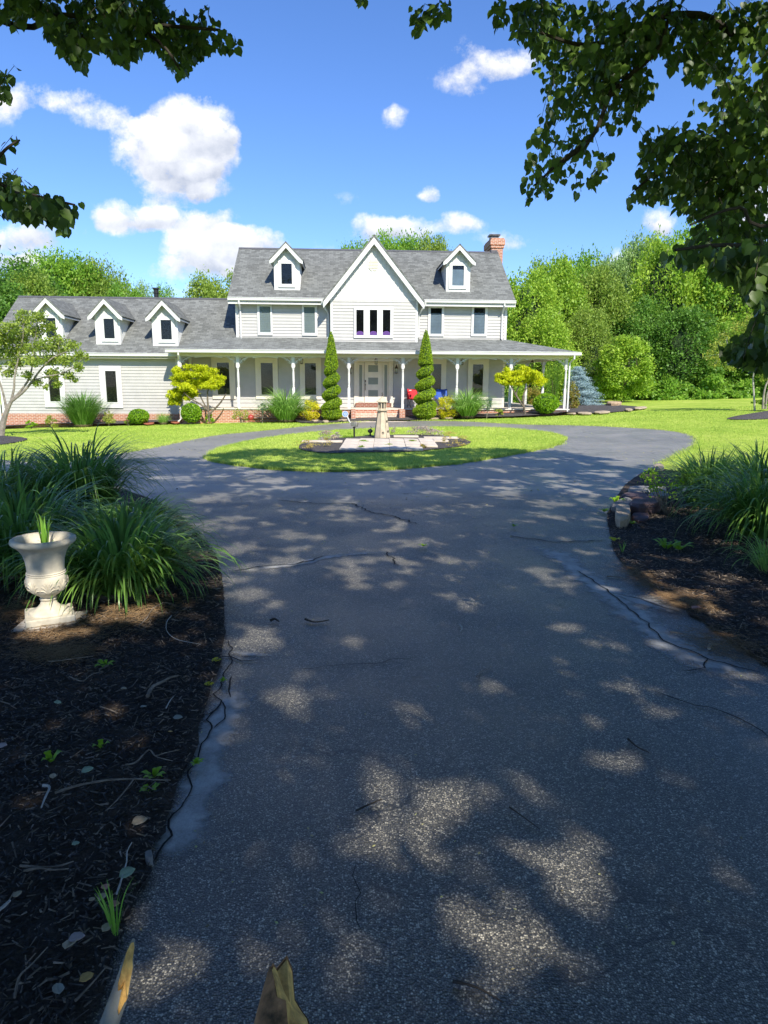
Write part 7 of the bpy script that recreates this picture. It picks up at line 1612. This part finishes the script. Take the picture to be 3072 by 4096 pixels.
# two broken branches rising beside the camera
def broken(label, tip, foot, r0_, r1_, bark, wood, seed, cut):
    T = Vector(tip); Fo = Vector(foot); t = empty('broken_branch', tuple(Fo), 0, label, 'branch', 'broken branches at the bottom of the photo'); r_ = random.Random(seed)
    d = (T-Fo); n = 26; V = []; k = 18; ax = d.normalized(); a = ax.orthogonal().normalized(); b = ax.cross(a)
    tocam = (Vector(CAM)-T); tocam = (tocam-ax*tocam.dot(ax)).normalized(); ph0 = math.atan2(tocam.dot(b), tocam.dot(a))+.95
    def ring(u, j, rr=1, cutd=0):
        an = 2*PI*j/k; R_ = (r1_+(r0_-r1_)*u)*rr*(1+.09*mnoise.noise(Vector((math.cos(an)*2, math.sin(an)*2, u*9+seed)))); return d*u+a*(R_*math.cos(an))+b*(R_*math.sin(an))
    jit = [.022*r_.random()**2 for _ in range(k)]
    for i in range(n):
        for j in range(k):
            an = 2*PI*j/k; lim = 1-cut*(.5+.5*math.cos(an-ph0))**1.2-jit[j]+.02*max(0, -math.cos(an-ph0+.4))**6; V.append(tuple(ring(min(lim, i/(n-1)*lim), j)))
    Fq = [(i*k+j, i*k+(j+1) % k, (i+1)*k+(j+1) % k, (i+1)*k+j) for i in range(n-1) for j in range(k)]; MB().add(V, Fq).build('bark', bark, t, smooth=True)
    top = [Vector(v) for v in V[(n-1)*k:]]; c = sum(top, Vector())/k; W_ = [tuple(c+(v-c)*.93-ax*.002) for v in top]; W2 = [tuple(c+(v-c)*.45-ax*(.004+.008*r_.random())) for v in top]; Fq = [(j, (j+1) % k, k+(j+1) % k, k+j) for j in range(k)]+[(k+j, k+(j+1) % k, 2*k) for j in range(k)]
    MB().add(W_+W2+[tuple(c-ax*.006)], Fq).build('torn_wood', wood, t, smooth=True)
bk = simple('mossy_bark', (.34, .17, .08), .9, .45, 26, .9, 60, .006, c2=(.04, .03, .015)); wd2 = simple('torn_heartwood', (.95, .50, .15), .7, .25, 40, .5, 120, .003)
tip = np.array(CAM)+ray(1195, 3860)*1.42; broken('thick broken branch end with torn pale wood at the bottom centre', tip, (-.42, -.25, -.02), .058, .075, bk, wd2, 1, .075)
tip = np.array(CAM)+ray(548, 3790)*1.35; broken('thin grey broken branch with orange tip at the bottom left', tip, (-.70, .0, -.02), .017, .022, simple('grey_branch', (.26, .26, .24), .85, .2, 20, .4), wd2, 2, .06)
# ================================================================== light, sky, camera
SUN = Vector((.29, -.684, .669)).normalized()
sd = bpy.data.lights.new('sun', 'SUN'); sd.energy = 3.35; sd.angle = math.radians(.53); sd.color = (1.0, .935, .80)
so = bpy.data.objects.new('sun', sd); COL.objects.link(so); so.rotation_euler = SUN.to_track_quat('Z', 'Y').to_euler()
w = bpy.data.worlds.new('World'); scene.world = w; w.use_nodes = True; nt = w.node_tree; nt.nodes.clear()
N = nt.nodes.new; K = nt.links.new
out = N('ShaderNodeOutputWorld'); bgn = N('ShaderNodeBackground'); K(bgn.outputs[0], out.inputs[0]); bgn.inputs[1].default_value = .125
sky = N('ShaderNodeTexSky'); sky.sky_type = 'NISHITA'; sky.sun_disc = False; sky.sun_elevation = math.asin(SUN.z); sky.sun_rotation = math.atan2(SUN.x, SUN.y)
sky.air_density = 1.0; sky.dust_density = .15; sky.ozone_density = 2.2
hs = N('ShaderNodeHueSaturation'); hs.inputs['Saturation'].default_value = 1.12; hs.inputs['Value'].default_value = 1.0; K(sky.outputs[0], hs.inputs['Color'])
vm = N('ShaderNodeVectorMath'); vm.operation = 'MULTIPLY'; K(hs.outputs[0], vm.inputs[0]); vm.inputs[1].default_value = (.51, .595, .80)
tc = N('ShaderNodeTexCoord')
def mth(op, a, b=None, clamp=False):
    m = N('ShaderNodeMath'); m.operation = op; m.use_clamp = clamp
    for i, v in enumerate((a, b)):
        if v is None: continue
        if isinstance(v, (int, float)): m.inputs[i].default_value = v
        else: K(v, m.inputs[i])
    return m.outputs[0]
sp = N('ShaderNodeSeparateXYZ'); K(tc.outputs['Generated'], sp.inputs[0])
yy = mth('MAXIMUM', sp.outputs[1], .08); uu = mth('DIVIDE', sp.outputs[0], yy); vv = mth('DIVIDE', sp.outputs[2], yy)
cb = N('ShaderNodeCombineXYZ'); K(uu, cb.inputs[0]); K(vv, cb.inputs[1])
def wn(scale, detail, rough, vec=None, outp=0):
    n = N('ShaderNodeTexNoise'); n.inputs['Scale'].default_value = scale; n.inputs['Detail'].default_value = detail; n.inputs['Roughness'].default_value = rough; K(vec or cb.outputs[0], n.inputs['Vector']); return n.outputs[outp]
nz = wn(22, 9, .68); nb = wn(5.5, 4, .5)
off = N('ShaderNodeVectorMath'); off.operation = 'ADD'; K(cb.outputs[0], off.inputs[0])
warp = N('ShaderNodeVectorMath'); warp.operation = 'MULTIPLY_ADD'; K(wn(9, 5, .6, outp=1), warp.inputs[0]); warp.inputs[1].default_value = (.07, .05, 0); warp.inputs[2].default_value = (-.035, -.025, 0)
K(warp.outputs[0], off.inputs[1])
ws = N('ShaderNodeSeparateXYZ'); K(off.outputs[0], ws.inputs[0])
BL = [  # photo x, y, radius x, radius y, density
 (770, 490, 190, 130, 1.5), (860, 540, 110, 90, 1.2), (600, 590, 170, 110, 1.3), (760, 640, 190, 110, 1.5), (690, 700, 180, 60, .9), (700, 760, 150, 55, .95), (830, 755, 90, 45, .8),
 (530, 860, 190, 80, .95), (700, 870, 190, 70, .95), (430, 880, 90, 50, .6), (860, 890, 80, 60, .75), (920, 950, 80, 60, .7), (1000, 980, 150, 90, 1.4), (820, 1010, 170, 130, 1.3), (950, 1060, 160, 80, .9), (680, 1090, 90, 50, .6),
 (110, 370, 150, 70, .75), (40, 420, 120, 80, .6), (300, 400, 110, 55, .7), (400, 470, 120, 55, .72), (480, 520, 90, 40, .5), (140, 930, 200, 75, .75), (60, 990, 160, 80, .7), (60, 1065, 150, 45, .9), (200, 1130, 160, 60, .6), (360, 1160, 200, 60, .45),
 (1585, 465, 56, 44, .5), (1560, 440, 40, 30, .3), (2030, 230, 130, 75, .62), (1870, 240, 110, 90, .5), (1850, 330, 140, 70, .62), (2060, 270, 120, 60, .6), (1712, 765, 50, 38, .9), (1500, 915, 130, 55, .95), (1620, 915, 140, 55, 1.0), (1830, 885, 110, 50, .95), (2010, 955, 150, 45, .55), (1350, 810, 90, 30, .3),
 (2640, 895, 85, 60, .9), (2665, 925, 50, 40, .8), (2500, 1090, 130, 110, 1.1), (2420, 1110, 90, 60, .7), (3010, 760, 140, 110, 1.0), (3060, 860, 100, 90, .9), (2410, 745, 40, 30, .35), (1400, 1010, 260, 60, .3), (760, 1180, 300, 50, .35)]
dens = None; hgt = None
for (bx_, by_, rx, ry, am) in BL:
    d = ray(bx_, by_); u0, v0 = d[0]/d[1], d[2]/d[1]; d1 = ray(bx_+rx, by_); d2 = ray(bx_, by_-ry); ru = abs(d1[0]/d1[1]-u0)*1.12; rv = abs(d2[2]/d2[1]-v0)*1.12
    a = mth('MULTIPLY', mth('SUBTRACT', ws.outputs[0], u0), 1/ru); b = mth('MULTIPLY', mth('SUBTRACT', ws.outputs[1], v0), 1/rv)
    q = mth('SUBTRACT', 1.0, mth('ADD', mth('MULTIPLY', a, a), mth('MULTIPLY', b, b)), True)
    e = mth('MULTIPLY', q, am)
    t_ = mth('MULTIPLY', e, b)   # signed height inside the blob
    if dens is None: dens = e; hgt = t_
    else: dens = mth('ADD', dens, e); hgt = mth('ADD', hgt, t_)
dn = mth('MINIMUM', dens, 1.25)
al = mth('MULTIPLY', mth('SUBTRACT', mth('ADD', dn, mth('MULTIPLY', mth('SUBTRACT', nz, .5), 2.6)), .22), 1.25, True)
al = mth('MULTIPLY', al, mth('MULTIPLY', dens, 2.2, True))
# smooth edge
al = mth('MULTIPLY', al, .94)
lit = mth('ADD', mth('ADD', .62, mth('MULTIPLY', hgt, .5)), mth('ADD', mth('MULTIPLY', mth('SUBTRACT', nb, .5), 1.1), mth('MULTIPLY', mth('SUBTRACT', nz, .5), .9)), True)
cr_ = N('ShaderNodeValToRGB'); K(lit, cr_.inputs[0]); el = cr_.color_ramp.elements
el[0].position = .2; el[0].color = (2.1, 2.3, 2.75, 1); el[1].position = .8; el[1].color = (4.5, 4.5, 4.55, 1)
mx = N('ShaderNodeMix'); mx.data_type = 'RGBA'; K(al, mx.inputs[0]); K(vm.outputs[0], mx.inputs[6]); K(cr_.outputs[0], mx.inputs[7]); K(mx.outputs[2], bgn.inputs[0])
cam = bpy.data.cameras.new('camera'); co = bpy.data.objects.new('camera', cam); COL.objects.link(co); scene.camera = co
cam.sensor_fit = 'VERTICAL'; cam.sensor_height = 24; cam.sensor_width = 18; cam.lens = 24*F/4096; cam.clip_end = 2000; cam.clip_start = .05
Mx = Matrix(((_r[0], _u[0], -_f[0], CAM[0]), (_r[1], _u[1], -_f[1], CAM[1]), (_r[2], _u[2], -_f[2], CAM[2]), (0, 0, 0, 1))); co.matrix_world = Mx
scene.view_settings.view_transform = 'Standard'; scene.view_settings.look = 'None'; scene.view_settings.gamma = 1; scene.view_settings.exposure = 1.1
scene.cycles.use_denoising = True; scene.cycles.max_bounces = 8; scene.cycles.transparent_max_bounces = 12; scene.cycles.caustics_reflective = False; scene.cycles.caustics_refractive = False
